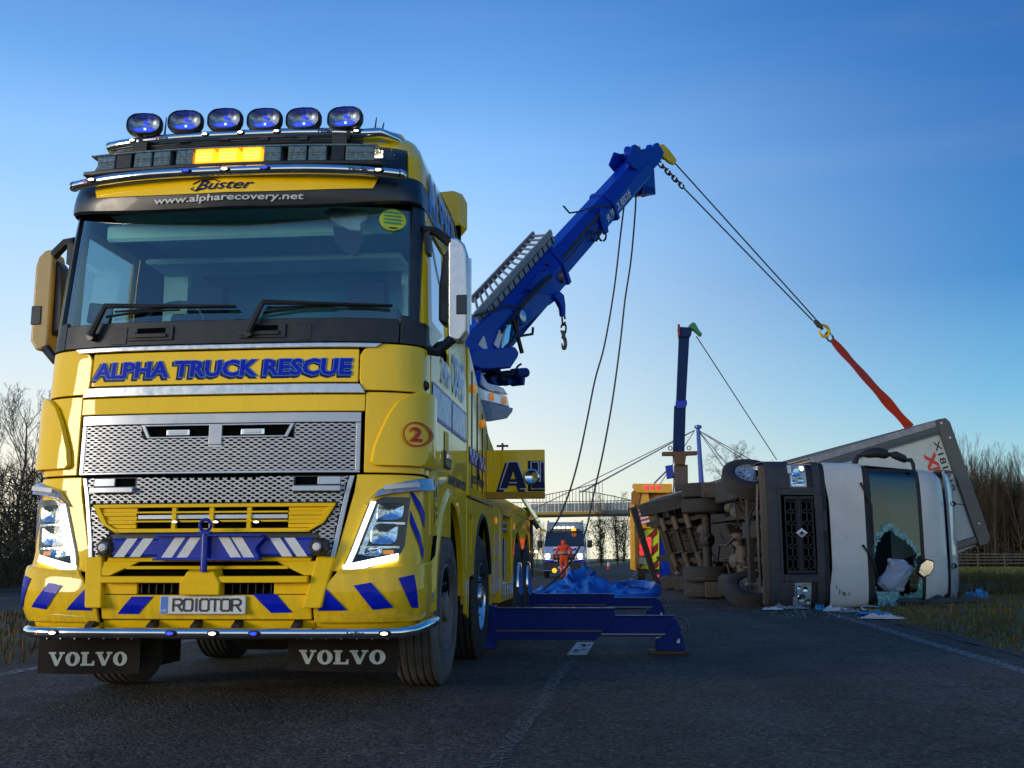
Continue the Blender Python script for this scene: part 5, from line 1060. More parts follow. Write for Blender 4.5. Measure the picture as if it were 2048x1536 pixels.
    side_sheet('rear_wing', [(6.40, .62), (6.46, .62)]+[(7.0+.60*math.cos(a), RW+.66*math.sin(a)) for a in np.linspace(PI*.97, PI*.30, 10)]+[(7.52, 1.0), (7.68, .98), (7.85, 1.0)]+[(8.37+.60*math.cos(a), RW+.66*math.sin(a)) for a in np.linspace(PI*.70, PI*.03, 10)]+[(9.02, .62), (9.3, .62), (9.3, 1.40), (6.40, 1.40)], min(sg*1.20, sg*1.235), max(sg*1.20, sg*1.235), Y)
mb = MB(); mb.bb(-.95, .95, 2.4, 9.4, 1.0, 1.35); mb.bb(-.85, .85, 4.4, 9.4, 1.34, 1.6); mb.bb(-1.24, 1.24, 9.2, 9.42, .60, 1.60); mb.bb(1.15, 1.24, 8.95, 9.2, .55, 1.42); mb.obj('chassis', X['grime'], TR, sm=0)
# seams, handles and lamps on the locker side
def on_side(name, pts, m, r=.006, x=1.249): mb = MB(); mb.tube([(x, a, b) for a, b in pts], r, 5); return mb.obj(name, m, TR)
for yy in (2.62, 2.98, 3.34, 3.70): on_side('locker_seam', [(yy, 1.45), (yy, 2.52-(yy-2.42)*.38)], X['navy'], .004)
on_side('locker_handle', [(3.04, 1.74), (3.00, 1.70), (3.00, 1.60), (3.04, 1.56)], X['black'], .010, 1.256)
for y_, z_ in [(2.66, 2.30), (3.30, 2.08), (4.46, 1.62), (4.9, 1.60)]:
    mb = MB(); mb.lathe([(.035, -.01), (.038, .01), (.028, .028), (0, .034)], (1.249, y_, z_), (1, 0, 0), 14); mb.obj('side_marker', X['amber'], TR)
mb = MB(); mb.grid(lambda a, b: (1.2485, a, b), [2.46, 3.56], [1.655, 1.79]); chk(mb, lambda a, b: (1.251, a, b), 2.48, 3.54, 1.665, 1.78, 10); mb.obj('chequer_band', [X['blue_vinyl'], X['white_vinyl']], TR, sm=0)
mb = MB(); lay(mb, glyphs('RECOVERY', .1, .03), lambda a, b: (1.2485, a, b), 2.60, 3.5, 1.50, 1.57); lay(mb, glyphs('24HR SERVICE', .1, .03), lambda a, b: (1.256, a, b), 1.30, 2.20, 1.40, 1.47); mb.obj('side_lettering', X['navy'], TR, sm=0)
mb = MB(); mb.prism([(2.48, 1.90), (3.30, 1.56+.26), (3.30, 1.50), (2.48, 1.50)], 0, 1.2, 1.2); 
# --- open hatch door standing out from the body, with big letters and a round lamp
hy = 3.62; a = tp(1090, 995, 1, hy); b = tp(1090, 899, 1, hy)
hx1, hz0, hz1 = a.x, a.z, b.z
mb = MB(); mb.bb(1.25, hx1, hy, hy+.035, hz0+.05, hz1); hd = mb.obj('open_hatch_door', Y, TR, sm=0, bevel=.006)
mb = MB(); mb.bb(1.25, hx1, hy-.02, hy+.04, hz0-.01, hz0+.05); mb.obj('hatch_sill', mat('sill_amber', (.42, .22, .01), .5, var=.1), hd, sm=0, bevel=.006)
hf = lambda o_: (lambda x, z: (x, hy-o_, z))
lx0 = tp(1000, 940, 1, hy).x; lz0 = tp(1000, 977, 1, hy).z; lz1 = tp(1000, 925, 1, hy).z
mb = MB(); A_ = [[(0, 0), (.36, 1), (.64, 1), (1, 0), (.70, 0), (.63, .22), (.37, .22), (.30, 0)]]
def letA(mb, x0, wd, o_, gx, gz, g=0):
    P = [(0, 0), (.34, 1), (.66, 1), (1, 0), (.72, 0), (.64, .24), (.36, .24), (.28, 0)]; mb.add([(x0+p[0]*wd+gx+(g if p[0] > .5 else -g)*(1 if True else 0), hy-o_, lz0+p[1]*(lz1-lz0)+gz+(g if p[1] > .5 else -g)) for p in P], [list(range(8))])
mb.m = 0; letA(mb, lx0, .245, .004, -.022, -.018, .014); mb.m = 1; letA(mb, lx0, .245, .006, 0, 0, .010); mb.m = 0; letA(mb, lx0, .245, .008, 0, 0, 0); mb.m = 3; mb.add([(lx0+p[0], hy-.0095, lz0+p[1]) for p in [(.100, .085), (.145, .085), (.1225, .155)]], [(0, 1, 2)])
def letI(x0, x1, foot):
    mb.m = 0; mb.bb(x0-.025, min(x1+foot, hx1-.001), hy-.004, hy-.001, lz0-.028, lz0+.06) if foot else None; mb.bb(x0-.025, x1, hy-.004, hy-.001, lz0-.028, lz1+.012)
    mb.m = 1; mb.bb(x0, min(x1+.004, hx1-.001), hy-.006, hy-.004, lz0-.012, lz1+.006); (mb.bb(x0, min(x1+foot, hx1-.001), hy-.006, hy-.004, lz0-.012, lz0+.068) if foot else None); mb.m = 2; mb.bb(x0+.010, x1-.006, hy-.008, hy-.006, lz0, lz1-.004); (mb.bb(x0+.01, min(x1+foot-.01, hx1-.002), hy-.0085, hy-.006, lz0, lz0+.058) if foot else None)
letI(lx0+.285, lx0+.36, .15); letI(hx1-.045, hx1-.002, 0)
mb.obj('hatch_lettering', [X['navy'], X['white_vinyl'], X['navy'], Y], hd, sm=0)
c = tp(1063, 953, 1, hy-.05); mb = MB(); mb.lathe([(.075, .03), (.078, 0), (.070, -.025), (.060, -.03)], (c.x, hy-.02, c.z), (0, 1, 0), 24); mb.lathe([(.066, -.024), (.05, -.01), (.02, 0), (0, 0)], (c.x, hy-.02, c.z), (0, 1, 0), 24); mb.obj('hatch_work_lamp', X['chrome'], hd, sm=50)
mb = MB(); q = tp(1005, 892, 1, 4.6); mb.tube([q+Vector((-.06, 0, 0)), q+Vector((.06, 0, 0))], .012, 6); mb.tube([q+Vector((0, 0, -.05)), q+Vector((0, 0, .03))], .012, 6); mb.obj('valve_handle', X['black'], TR)
# top-hinged flap held open at the tail, and small mirror arm
p0_ = tp(1043, 1000, 1, 8.4); p1_ = tp(1083, 1063, 1, 8.4); mb = MB(); d_ = (p1_-p0_); mb.hull([p0_, p0_+Vector((0, 0, .05)), p1_+Vector((0, 0, .045)), p1_], [v+Vector((0, .9, 0)) for v in (p0_, p0_+Vector((0, 0, .05)), p1_+Vector((0, 0, .045)), p1_)]); fl = mb.obj('raised_flap', Y, TR, sm=0, bevel=.008)
a_ = tp(1064, 1040, 1, 8.38); b_2 = tp(1076, 1057, 1, 8.38); mb = MB(); mb.tube([a_, b_2], .03, 6); mb.obj('flap_light', X['black'], fl)
mb = MB(); q = tp(1062, 1100, 1, 9.3); mb.tube([q, q+Vector((.10, 0, 0)), q+Vector((.12, 0, .02))], .014, 6); mb.tube([q+Vector((.10, 0, .0)), q+Vector((0, 0, -.12))], .010, 6); mb.obj('work_lamp_arm', X['black'], TR)
mb = MB(); q = tp(1072, 1103, 1, 9.28); mb.lathe([(.022, 0), (.022, -.02), (0, -.024)], q, (0, 1, 0), 12); mb.obj('work_lamp', X['warm_on'], TR)
# --- outriggers
for yy, x1px, x1y, zt, zb, zi in [(4.05, 1375, 1250, .405, .125, .335), (9.05, 1335, 1205, .375, .155, .32)]:
    e = tp(x1px, x1y, 1, yy).x; og = empty('outrigger', TR); xa = tp(1230, 1240, 1, yy).x if yy < 5 else tp(1229, 1200, 1, yy).x
    mb = MB(); mb.bb(1.02, 1.30, yy-.12, yy+.12, zb-.09, zt+.03); mb.obj('outrigger_mount', X['blue_beam'], og, bevel=.012)
    mb = MB(); mb.prism([(1.2, zb), (xa-.18, zb), (xa, zt-.085), (xa, zt), (1.2, zt)], 1, yy-.10, yy+.10); mb.obj('outer_beam', X['blue_beam'], og, sm=0, bevel=.004)
    mb = MB(); mb.bb(1.2, xa, yy-.112, yy+.112, zt, zt+.010); mb.obj('beam_flange', X['blue_beam'], og, sm=0); mb = MB(); mb.bb(1.2, xa-.12, yy-.108, yy-.099, zb+.075, zb+.088); mb.obj('beam_rib', X['steel'], og, sm=0)
    mb = MB(); mb.prism([(xa-.4, zb+.03), (e-.10, zb+.03), (e-.06, zb+.09), (e-.10, zi-.03), (e-.16, zi), (xa-.4, zi)], 1, yy-.075, yy+.075); mb.bb(xa-.2, e-.12, yy-.085, yy+.085, zi, zi+.010); mb.obj('inner_beam', X['blue_beam'], og, sm=0, bevel=.004)
    mb = MB(); mb.bb(xa-.18, e-.16, yy-.082, yy-.074, zb+.045, zb+.058); mb.obj('beam_rib', X['brushed'], og, sm=0)
    mb = MB(); c = [(e-.065+.070*math.cos(t), yy, zi-.085+.075*math.sin(t)) for t in np.linspace(-PI*.5, PI*.6, 12)]; mb.tube(c, .012, 6); mb.obj('lifting_eye', X['steel'], og)
    mb = MB(); mb.prism([(e-.30, .03), (e-.03, .03), (e-.05, zb+.03), (e-.10, zb+.13), (e-.17, zb+.14), (e-.22, zb+.03), (e-.30, zb+.01)], 1, yy-.09, yy+.09); mb.obj('outrigger_leg', X['blue_beam'], og, sm=0, bevel=.006)
    mb = MB(); mb.bb(e-.36, e-.0, yy-.16, yy+.16, .0, .03); mb.obj('foot_pad', X['rust'], og, sm=0, bevel=.006)
    mb = MB(); mb.prism([(e-.11, .10), (e-.08, .10), (e-.08, .14), (e-.10, .13)], 1, yy-.094, yy-.091); mb.obj('leg_sticker', X['white_vinyl'], og, sm=0)

# ================================================================ CRANE ON THE YELLOW TRUCK (built in the vertical plane of the boom)
_d = Vector((.55, .835, 0)).normalized()
BM = Matrix(((_d.x, -_d.y, 0, -1.1), (_d.y, _d.x, 0, 14.0), (0, 0, 1, 0), (0, 0, 0, 1)))
TMi = TM.inverted(); BL = TMi @ BM                            # the same plane in the truck's own frame
def bp(px, py, y=0): return on(BM, px, py, 1, y)
boom = empty('crane_boom', TR, BL); BLU = X['blue']
def bplate(name, pts, y0, y1, m, par=boom, bevel=.01, yp=None):
    q = [bp(a, b, y1 if yp is None else yp) for a, b in pts]; mb = MB(); mb.prism([(p.x, p.z) for p in q], 1, y0, y1); return mb.obj(name, m, par, sm=0, bevel=bevel)
def hexbeam(name, A, B, w0, h, m, taper=1.0):
    A, B = Vector(A), Vector(B); d = (B-A).normalized(); up = Vector((-d.z, 0, d.x)); nn = Vector((0, -1, 0))
    pr = [(.5*w0, -.5*h), (.54*w0, .05*h), (.30*w0, .5*h), (-.30*w0, .5*h), (-.54*w0, .05*h), (-.5*w0, -.5*h)]
    mb = MB(); mb.hull([A+nn*a+up*b for a, b in pr], [B+nn*a*taper+up*b*taper for a, b in pr]); return mb.obj(name, m, boom, sm=0, bevel=.012, seg=2), d, up
A0 = bp(1000, 640); A1 = bp(1106, 525); A2 = bp(1278, 332)
hexbeam('outer_boom', bp(935, 712), bp(1100, 531), .50, .62, BLU)
inn_, dB, uB = hexbeam('inner_boom', bp(1060, 575), A2, .40, .47, BLU)
mb = MB(); 
for t in (0, 1):
    c = bp(1097, 534) if t == 0 else bp(1205, 415); k = [.56, .48][t]; h = [.68, .54][t]
    pr = [(.5*k, -.5*h), (.54*k, .05*h), (.30*k, .5*h), (-.30*k, .5*h), (-.54*k, .05*h), (-.5*k, -.5*h)]
    mb.hull([c+Vector((0, -a, 0))+uB*b-dB*.05 for a, b in pr], [c+Vector((0, -a, 0))+uB*b+dB*.05 for a, b in pr])
mb.objs('boom_collar', BLU, boom, sm=0, bevel=.01)
# sky sheen painted as a pale sheet on the boom's side, with lettering
sf_ = lambda t, h, o=.203: A2-dB*t+uB*h+Vector((0, -o, 0))
mb = MB(); mb.grid(lambda t, h: sf_(t, h, .203+.004*(h+.2)), [.15, 3.0], [-.20, .0]); mb.obj('boom_sky_sheen', mat('boom_sheen_blue', (.04, .17, .42), .3, coat=.5, var=.15, dirt=.15), boom, sm=0)
mb = MB(); v, f = glyphs('ALPHA TRUCK RESCUE', .1, .03); lay(mb, (v, f), lambda t, h: sf_(3.25-t, h, .212), .66, 2.12, -.17, -.03); mb.obj('boom_lettering', X['white_vinyl'], boom, sm=0)
# boom head: two sheaves, yellow snatch block, hanging guide
def sheave(c, r, w, m, nm='sheave'): mb = MB(); mb.lathe([(.02, -w), (r, -w), (r*.98, -w*.5), (r*.8, 0), (r*.98, w*.5), (r, w), (.02, w)], c, (0, 1, 0), 24); return mb.obj(nm, m, boom, sm=40)
sheave(bp(1264, 308), .16, .09, X['blue']); sheave(bp(1308, 305), .17, .10, X['blue'])
bplate('head_plate', [(1252, 322), (1262, 296), (1275, 300), (1298, 296), (1318, 292), (1326, 306), (1318, 325), (1300, 345), (1288, 352), (1262, 335)], -.20, -.17, BLU, yp=-.17); bplate('head_plate', [(1252, 322), (1262, 296), (1275, 300), (1298, 296), (1318, 292), (1326, 306), (1318, 325), (1300, 345), (1288, 352), (1262, 335)], .17, .20, BLU, yp=-.17)
bplate('head_lamp_guard', [(1258, 297), (1263, 291), (1275, 294), (1277, 300)], -.03, .03, X['red'])
bplate('snatch_block', [(1314, 291), (1322, 289), (1333, 300), (1345, 316), (1349, 322), (1344, 331), (1334, 326), (1322, 315), (1314, 303)], -.12, -.06, X['yellow_matt']); bplate('snatch_block', [(1314, 291), (1322, 289), (1333, 300), (1345, 316), (1349, 322), (1344, 331), (1334, 326), (1322, 315), (1314, 303)], .0, .05, X['yellow_matt']); sheave(bp(1330, 308), .11, .05, X['steel'])
bplate('guide_bracket', [(1296, 332), (1305, 338), (1308, 390), (1300, 391), (1283, 388), (1282, 380), (1290, 356), (1298, 350)], -.14, -.10, BLU, yp=-.1); bplate('guide_bracket', [(1296, 332), (1305, 338), (1308, 390), (1302, 391), (1299, 360)], .08, .12, BLU, yp=-.1); bplate('guide_block', [(1283, 372), (1307, 376), (1308, 390), (1298, 387), (1290, 391), (1284, 388)], -.14, .12, BLU, yp=-.1)
def brod(name, pts, r, m, y=-.22, n=6): mb = MB(); mb.tube([bp(a, b, y) for a, b in pts], r, n); return mb.obj(name, m, boom, sm=50)
brod('rope_guide', [(1127, 412), (1139, 426), (1160, 423), (1190, 412), (1206, 412)], .016, X['black']); brod('rope_guide', [(1092, 526), (1104, 536), (1128, 538)], .016, X['black']); brod('rope_guide', [(1206, 413), (1235, 412)], .014, X['black'])
bplate('shackle_arm', [(1203, 415), (1210, 418), (1216, 465), (1208, 470), (1204, 455), (1200, 440)], -.27, -.23, BLU, yp=-.25)
for cx in (1190, 1205): brod('shackle_ring', [(cx+9*math.sin(a)*.8, 472+10*math.cos(a)) for a in np.linspace(.3, 6.0, 12)], .018, X['black'], -.26)
mb = MB(); c = bp(1107, 556, -.15); mb.lathe([(.02, -.22), (.11, -.22), (.12, -.1), (.10, -.08), (.10, .15), (.02, .15)], c, (.5, -.8, .1), 16); mb.obj('winch_motor', X['steel'], boom); brod('winch_motor_base', [(1098, 548), (1115, 580)], .06, X['black'], -.15)
bplate('boom_gusset', [(1078, 545), (1092, 540), (1110, 578), (1112, 590), (1062, 588), (1055, 575)], -.27, -.23, BLU, yp=-.25); bplate('boom_gusset', [(1040, 590), (1060, 585), (1112, 588), (1116, 598), (1100, 610), (1070, 622), (1050, 620), (1035, 640), (1025, 625)], -.25, .25, BLU, yp=-.25)
bplate('hook_arm', [(1108, 585), (1118, 583), (1125, 590), (1128, 612), (1128, 632), (1122, 634), (1120, 618), (1112, 603), (1105, 596)], -.30, -.22, X['blue'], yp=-.26, bevel=.02)
def link(mb, c, ax, up_, L=.09, r=.013, w=.035):
    n = 12; q = []
    for i in range(n+1):
        a = 2*PI*i/n; q.append(Vector(c)+Vector(up_)*(L*.5*math.sin(a)+math.copysign(.02, math.sin(a)))+Vector(ax)*w*math.cos(a))
    mb.tube(q, r, 5, False)
mb = MB(); c = bp(1127, 640, -.26); 
for k in range(2): link(mb, c-Vector((0, 0, .14*k)), (1, 0, 0) if k % 2 == 0 else (0, 1, 0), (0, 0, 1), .13, .016, .045)
mb.obj('hook_chain', X['rust'], boom)
mb = MB(); c = bp(1127, 662, -.26); mb.tube([c, c-Vector((0, 0, .10))], [.04, .03], 8); q = [c+Vector((.055*math.sin(a), 0, -.19+.09*math.cos(a))) for a in np.linspace(-.4, 4.6, 12)]; mb.tube(q, [.03]*8+[.026, .02, .014, .008], 8); mb.obj('hook', X['steel'], boom)
for k_ in range(3): brod('hydraulic_hose', [(1003, 655+k_*5), (1050, 598+k_*5), (1088, 560+k_*4), (1104, 549+k_*3)], .018, X['black'], -.285-.03*k_)
brod('weld_seam', [(1046, 588), (1093, 536)], .012, X['blue_beam'], -.262); brod('weld_seam', [(1112, 548), (1196, 448)], .010, X['steel'], -.222)
bplate('grease_strip', [(1120, 520), (1200, 425), (1202, 428), (1122, 524)], -.235, -.205, X['grime'], yp=-.22, bevel=0)
# slew head and base
bplate('boom_root', [(905, 700), (950, 655), (985, 625), (1020, 615), (1035, 632), (1030, 655), (1014, 700), (990, 712), (940, 715)], -.30, .30, BLU, yp=-.30, bevel=.015)
bplate('lift_ram', [(1010, 650), (1020, 648), (1012, 700), (1000, 700)], -.36, -.31, X['chrome'], yp=-.33); bplate('ram_guard', [(987, 690), (998, 660), (1005, 664), (996, 698)], -.325, -.305, X['white_vinyl'], yp=-.31, bevel=0)
bplate('warning_triangle', [(949, 699), (967, 672), (974, 699)], -.325, -.305, X['white_vinyl'], yp=-.31, bevel=0)
bplate('knuckle_lug', [(1030, 618), (1058, 620), (1055, 640), (1040, 652), (1034, 645)], -.34, -.26, X['blue'], yp=-.30)
mb = MB(); c = bp(1045, 632, -.36); mb.lathe([(.07, .02), (.085, -.01), (.05, -.02), (.0, -.02)], c, (0, 1, 0), 18); mb.obj('pivot_pin', X['satin'], boom)
bplate('slew_cowl', [(940, 700), (1026, 694), (1033, 706), (1031, 716), (1017, 737), (960, 740), (930, 730)], -.55, .4, BLU, yp=-.50, bevel=.02)
mb = MB(); mb.prism([(-1.0, 2.0), (.35, 2.0), (.75, 3.3), (.8, 3.7), (.1, 3.95), (-1.0, 3.0)], 1, -.36, .36); mb.obj('slew_yoke', BLU, boom, sm=0, bevel=.03, seg=2)
mach = MB()
for i in range(26):
    q = random.Random(i); a = bp(968+q.random()*70, 742+q.random()*22, -.35+q.random()*.3); mach.box(a, (q.uniform(.06, .22), q.uniform(.06, .25), q.uniform(.05, .14)), Matrix.Rotation(q.uniform(-.5, .5), 3, 'Y'))
mach.cyl(bp(1030, 748, -.4), bp(1052, 745, -.4), .07); mach.obj('slew_gear', X['blue_beam'], boom, sm=0, bevel=.008)
for k in range(4): brod('hydraulic_hose', [(985, 738), (1005, 748+k*3), (1025, 748+k*2), (1036, 732), (1042, 728)], .016, X['black'], -.45+.06*k)
brod('rope_guide', [(1035, 673), (1065, 668), (1066, 655)], .022, X['black'], -.3); brod('control_lever', [(1027, 640), (1044, 706)], .035, X['black'], -.35)
brod('hydraulic_hose', [(945, 633), (985, 622), (1010, 612), (1048, 614)], .02, X['black'], -.33); brod('hydraulic_hose', [(1035, 640), (1036, 665), (1022, 684), (1010, 695)], .022, X['black'], -.36)
# deck housing beside the boom, stepping down the truck's side
def sd(name, pts, m, x0=.9, x1=1.16, xp=1.16, bevel=.012):
    q = [tp(a, b, 0, xp) for a, b in pts]; mb = MB(); mb.prism([(p.y, p.z) for p in q], 0, x0, x1); return mb.obj(name, m, TR, sm=0, bevel=bevel)
sd('deck_housing', [(962, 742), (975, 764), (1008, 776), (1017, 790), (972, 779), (960, 770)], BLU); sd('deck_housing_panel', [(960, 772), (972, 779), (1016, 792), (1021, 814), (974, 803), (960, 800)], X['white'], .9, 1.15)
sd('deck_skirt', [(960, 800), (974, 804), (1024, 816), (1021, 826), (1012, 837), (978, 843), (960, 843)], X['blue_beam'], .85, 1.18)
for a, b in [(984, 794), (1009, 801)]:
    q = tp(a, b, 0, 1.16); mb = MB(); mb.lathe([(.04, 0), (.045, .015), (.03, .035), (0, .04)], (1.15, q.y, q.z), (1, 0, 0), 14); mb.obj('side_marker', X['amber_on'] if False else X['amber'], TR)
mb = MB(); mb.bb(-.7, .7, 4.6, 9.0, 1.6, 2.0); mb.lathe([(.75, 0), (.75, .5), (.6, .6)], (-.1, 7.5, 2.0), (0, 0, 1), 30); mb.bb(-.8, .6, 6.6, 8.4, 2.4, 3.1); mb.obj('crane_turret', BLU, TR, sm=0, bevel=.03)
# ladder lying on the boom: a thing of its own
LD = empty('ladder', M=BM.copy()); tag(LD, 'aluminium ladder lying on the raised blue crane boom', 'ladder')
Sa0, Sa1 = bp(944, 600, .24), bp(1068, 468, .24); Sb0, Sb1 = bp(950, 632, -.22), bp(1102, 464, -.22)
def stile(A, B, wd): 
    d = (B-A).normalized(); up = Vector((-d.z, 0, d.x)); mb = MB(); nn = Vector((0, 1, 0)); q = [(.02, -wd/2), (.02, wd/2), (-.02, wd/2), (-.02, -wd/2)]
    mb.hull([A+nn*a+up*b for a, b in q], [B+nn*a+up*b for a, b in q]); return mb.obj('stile', X['brushed'], LD, sm=0, bevel=.004)
Sb0b = Sb0+(Sa0-Sb0)*Vector((0, 0, 0)).length; stile(Sa0, Sa1, .10); stile(Sb0, Sb1, .09); up_ = Vector((-(Sb1-Sb0).normalized().z, 0, (Sb1-Sb0).normalized().x)); stile(Sb0-up_*.11, Sb1-up_*.11, .09)
for k in range(15):
    t = (k+.6)/15.2; a = Sa0.lerp(Sa1, t); b = Sb0.lerp(Sb1, t); mb = MB(); mb.tube([a, b], .02, 8); mb.obj('rung', X['brushed'], LD); 
    if k % 1 == 0: mb = MB(); mb.tube([b-up_*.05-Vector((0, .03, 0)), b-up_*.17-Vector((0, .03, 0))], .010, 5); mb.obj('stile_rivet', X['black'], LD, sm=0)
# ================================================================ TRAILER
TLM = Matrix.Translation((5.0135, 20.5987, 1.2324)) @ Matrix.Rotation(.0866, 4, 'Z') @ Matrix.Rotation(1.2885, 4, 'Y') @ Matrix.Rotation(-.019, 4, 'X')
TL = empty('semi_trailer', M=TLM); tag(TL, 'white box trailer half lifted off its side behind the fallen lorry cab', 'trailer')
curt = mat('trailer_side_grimy', (.42, .38, .37), .6, var=.12, nscale=2, dirt=.35, stretch=(1, .3, 1)); wallm = mat('trailer_front_wall', (.56, .58, .50), .55, var=.08, nscale=2, dirt=.2)
framed = mat('trailer_dark_frame', (.05, .065, .07), .4, coat=.3, var=.15, nscale=4, dirt=.25); railm = mat('weathered_rail', (.34, .32, .31), .55, .3, var=.25, nscale=6, dirt=.4)
mb = MB(); mb.bb(-1.26, 1.26, .05, 13.6, 1.2, 3.95); mb.obj('load_box', curt, TL, sm=0)
mb = MB(); mb.bb(-1.12, 1.06, .0, .04, 1.3, 3.82); mb.obj('front_wall', wallm, TL, sm=0)
mb = MB(); mb.prism([(-1.275, 3.81), (1.275, 3.81), (1.275, 4.0), (1.17, 4.09), (-1.17, 4.09), (-1.275, 4.03)], 1, -.06, .08); mb.obj('front_frame', framed, TL, sm=0, bevel=.02, seg=2)
mb = MB(); mb.bb(-1.275, -1.15, -.04, .08, 1.15, 3.81); mb.obj('front_frame', railm, TL, sm=0, bevel=.01); mb = MB(); mb.bb(-1.15, -1.01, -.05, .06, 1.2, 3.81); mb.bb(-1.10, -1.05, -.065, -.045, 1.2, 3.81); mb.obj('corner_post', framed, TL, sm=0, bevel=.015)
mb = MB(); mb.bb(1.06, 1.20, -.05, .06, 1.2, 3.81); mb.obj('corner_post', framed, TL, sm=0, bevel=.015); mb = MB(); mb.bb(1.20, 1.275, -.04, .08, 1.15, 3.5); mb.obj('front_frame', X['brushed'], TL, sm=0, bevel=.01)
mb = MB(); mb.bb(-1.285, -1.26, 0, 13.6, 3.80, 3.95); mb.obj('side_rail', framed, TL, sm=0); mb = MB(); mb.bb(-1.285, -1.26, .1, 13.6, 1.15, 1.35); mb.obj('side_rail', railm, TL, sm=0)
for k in range(11): mb = MB(); mb.bb(-1.272, -1.262, .6+k*1.2, .64+k*1.2, 1.35, 3.8); mb.obj('side_strap', framed, TL, sm=0)
wf = lambda x, z: (x, -.004, z)
mb = MB(); lay(mb, glyphs('X181019', 0, .015), wf, -.90, .12, 3.64, 3.765); mb.obj('wall_lettering', X['ink'], TL, sm=0)
mb = MB(); lay(mb, glyphs('XP', 0, .05), wf, -.72, -.22, 3.36, 3.60); mb.obj('wall_lettering', X['red'], TL, sm=0)
for x, z in [(-1.20, 3.90), (-.88, 3.97), (.85, 3.95)]: mb = MB(); mb.lathe([(.022, 0), (.022, -.012), (0, -.015)], (x, -.06, z), (0, 1, 0), 10); mb.obj('marker_lamp', mat('white_lens_dim', (.7, .6, .5), .2), TL)
# underside
mb = MB(); mb.bb(-1.2, 1.2, .1, 13.5, 1.12, 1.2); mb.obj('trailer_floor', X['grime'], TL, sm=0)
for xx in (-.55, .55): mb = MB(); mb.bb(xx-.07, xx+.07, 1.0, 13.4, .78, 1.12); mb.obj('chassis_rail', X['grime'], TL, sm=0)
for k in range(16): mb = MB(); mb.bb(-1.2, 1.2, .8+k*.8, .86+k*.8, 1.0, 1.1); mb.obj('cross_member', X['tan'] if k % 3 == 0 else X['grime'], TL, sm=0)
def tw_wheel(parent, M, w2=.19):
    o = empty('wheel', parent, M); mb = MB(); R0 = .52; n = 48
    pr = [(.29, w2*.7), (.33, w2*.98), (.40, w2*1.0), (.47, w2*.95), (.50, w2*.84)]; tr_ = [(R0-(.014 if i % 5 == 2 else 0), x) for i, x in enumerate(np.linspace(w2*.80, -w2*.80, 26))]
    mb.lathe(pr+tr_+[(a, -b) for a, b in pr[::-1]], (0, 0, 0), (1, 0, 0), n); mb.obj('tyre', X['rubber'], o, sm=35)
    rm = MB(); rm.lathe([(.292, w2*.7), (.27, w2*.6), (.25, .03), (.16, .04), (.13, .09), (.08, .12), (0, .12)], (0, 0, 0), (1, 0, 0), 28); rm.lathe([(.292, -w2*.7), (.27, -w2*.6), (.24, 0), (.10, 0), (.10, -.2)], (0, 0, 0), (1, 0, 0), 28); rm.obj('rim', X['rim_dusty'], o, sm=40); return o
w0 = None
for yy in (7.7, 9.0, 10.3):
    for sg in (-1, 1):
        M_ = Matrix.Translation((sg*1.06, yy, .52)) @ (Rf if sg < 0 else Matrix.Identity(4))
        if w0 is None: w0 = tw_wheel(TL, M_)
        else: dup(w0, TL, M_)
    mb = MB(); mb.cyl((-.9, yy, .52), (.9, yy, .52), .065); mb.obj('axle', X['grime'], TL)
    for xx in (-.55, .55):
        mb = MB(); mb.hull([(xx-.05, yy-.55, .80), (xx+.05, yy-.55, .80), (xx+.05, yy-.5, .68), (xx-.05, yy-.5, .68)], [(xx-.05, yy+.2, .50), (xx+.05, yy+.2, .50), (xx+.05, yy+.2, .40), (xx-.05, yy+.2, .40)]); mb.cyl((xx, yy+.30, .55), (xx, yy+.30, .85), .12); mb.cyl((xx-.14*np.sign(xx), yy-.1, .5), (xx-.14*np.sign(xx), yy+.1, .95), .035); mb.obj('air_suspension', X['grime'], TL)
        mb = MB(); mb.cyl((xx*1.25, yy-.12, .52), (xx*.6, yy-.2, .50), .085); mb.obj('brake_chamber', X['tan'], TL)
for xx in (-1.05, 1.05):
    mb = MB(); mb.bb(xx-.19, xx+.19, 6.85, 7.05, .45, 1.0); mb.obj('mud_guard', X['flap'], TL, sm=0); mb = MB(); mb.bb(xx-.02, xx+.02, 2.9, 6.6, .45, .58); mb.bb(xx-.02, xx+.02, 2.9, 6.6, .75, .88); mb.obj('side_guard', X['brushed'], TL, sm=0, bevel=.006)
mb = MB(); mb.bb(-1.2, 1.2, 13.3, 13.5, .45, .62); mb.obj('under_run_bar', X['grime'], TL, sm=0)
mb = MB(); mb.bb(-.6, .6, 4.6, 6.4, .55, 1.0); mb.obj('pallet_rack', X['grime'], TL, sm=0, bevel=.02)
for xx in (-.45, .45): mb = MB(); mb.bb(xx-.08, xx+.08, 2.5, 2.66, .3, 1.1); mb.bb(xx-.14, xx+.14, 2.42, 2.74, .26, .31); mb.obj('landing_leg', X['grime'], TL, sm=0)
mb = MB(); mb.cyl((-.2, 6.6, .75), (-.2, 5.6+1.8, .75), .14); mb.obj('air_tank', X['tan'], TL)
rp = random.Random(4); 
for k in range(14):
    x0 = rp.uniform(-.5, .5); mb = MB(); mb.tube([(x0, 3.0+rp.random()*3, .95), (x0+rp.uniform(-.1, .1), 8, .72+rp.random()*.2), (x0+rp.uniform(-.2, .2), 11, .8)], rp.uniform(.010, .022), 5); mb.obj('brake_pipe', X['black'] if k % 2 else X['grime'], TL)

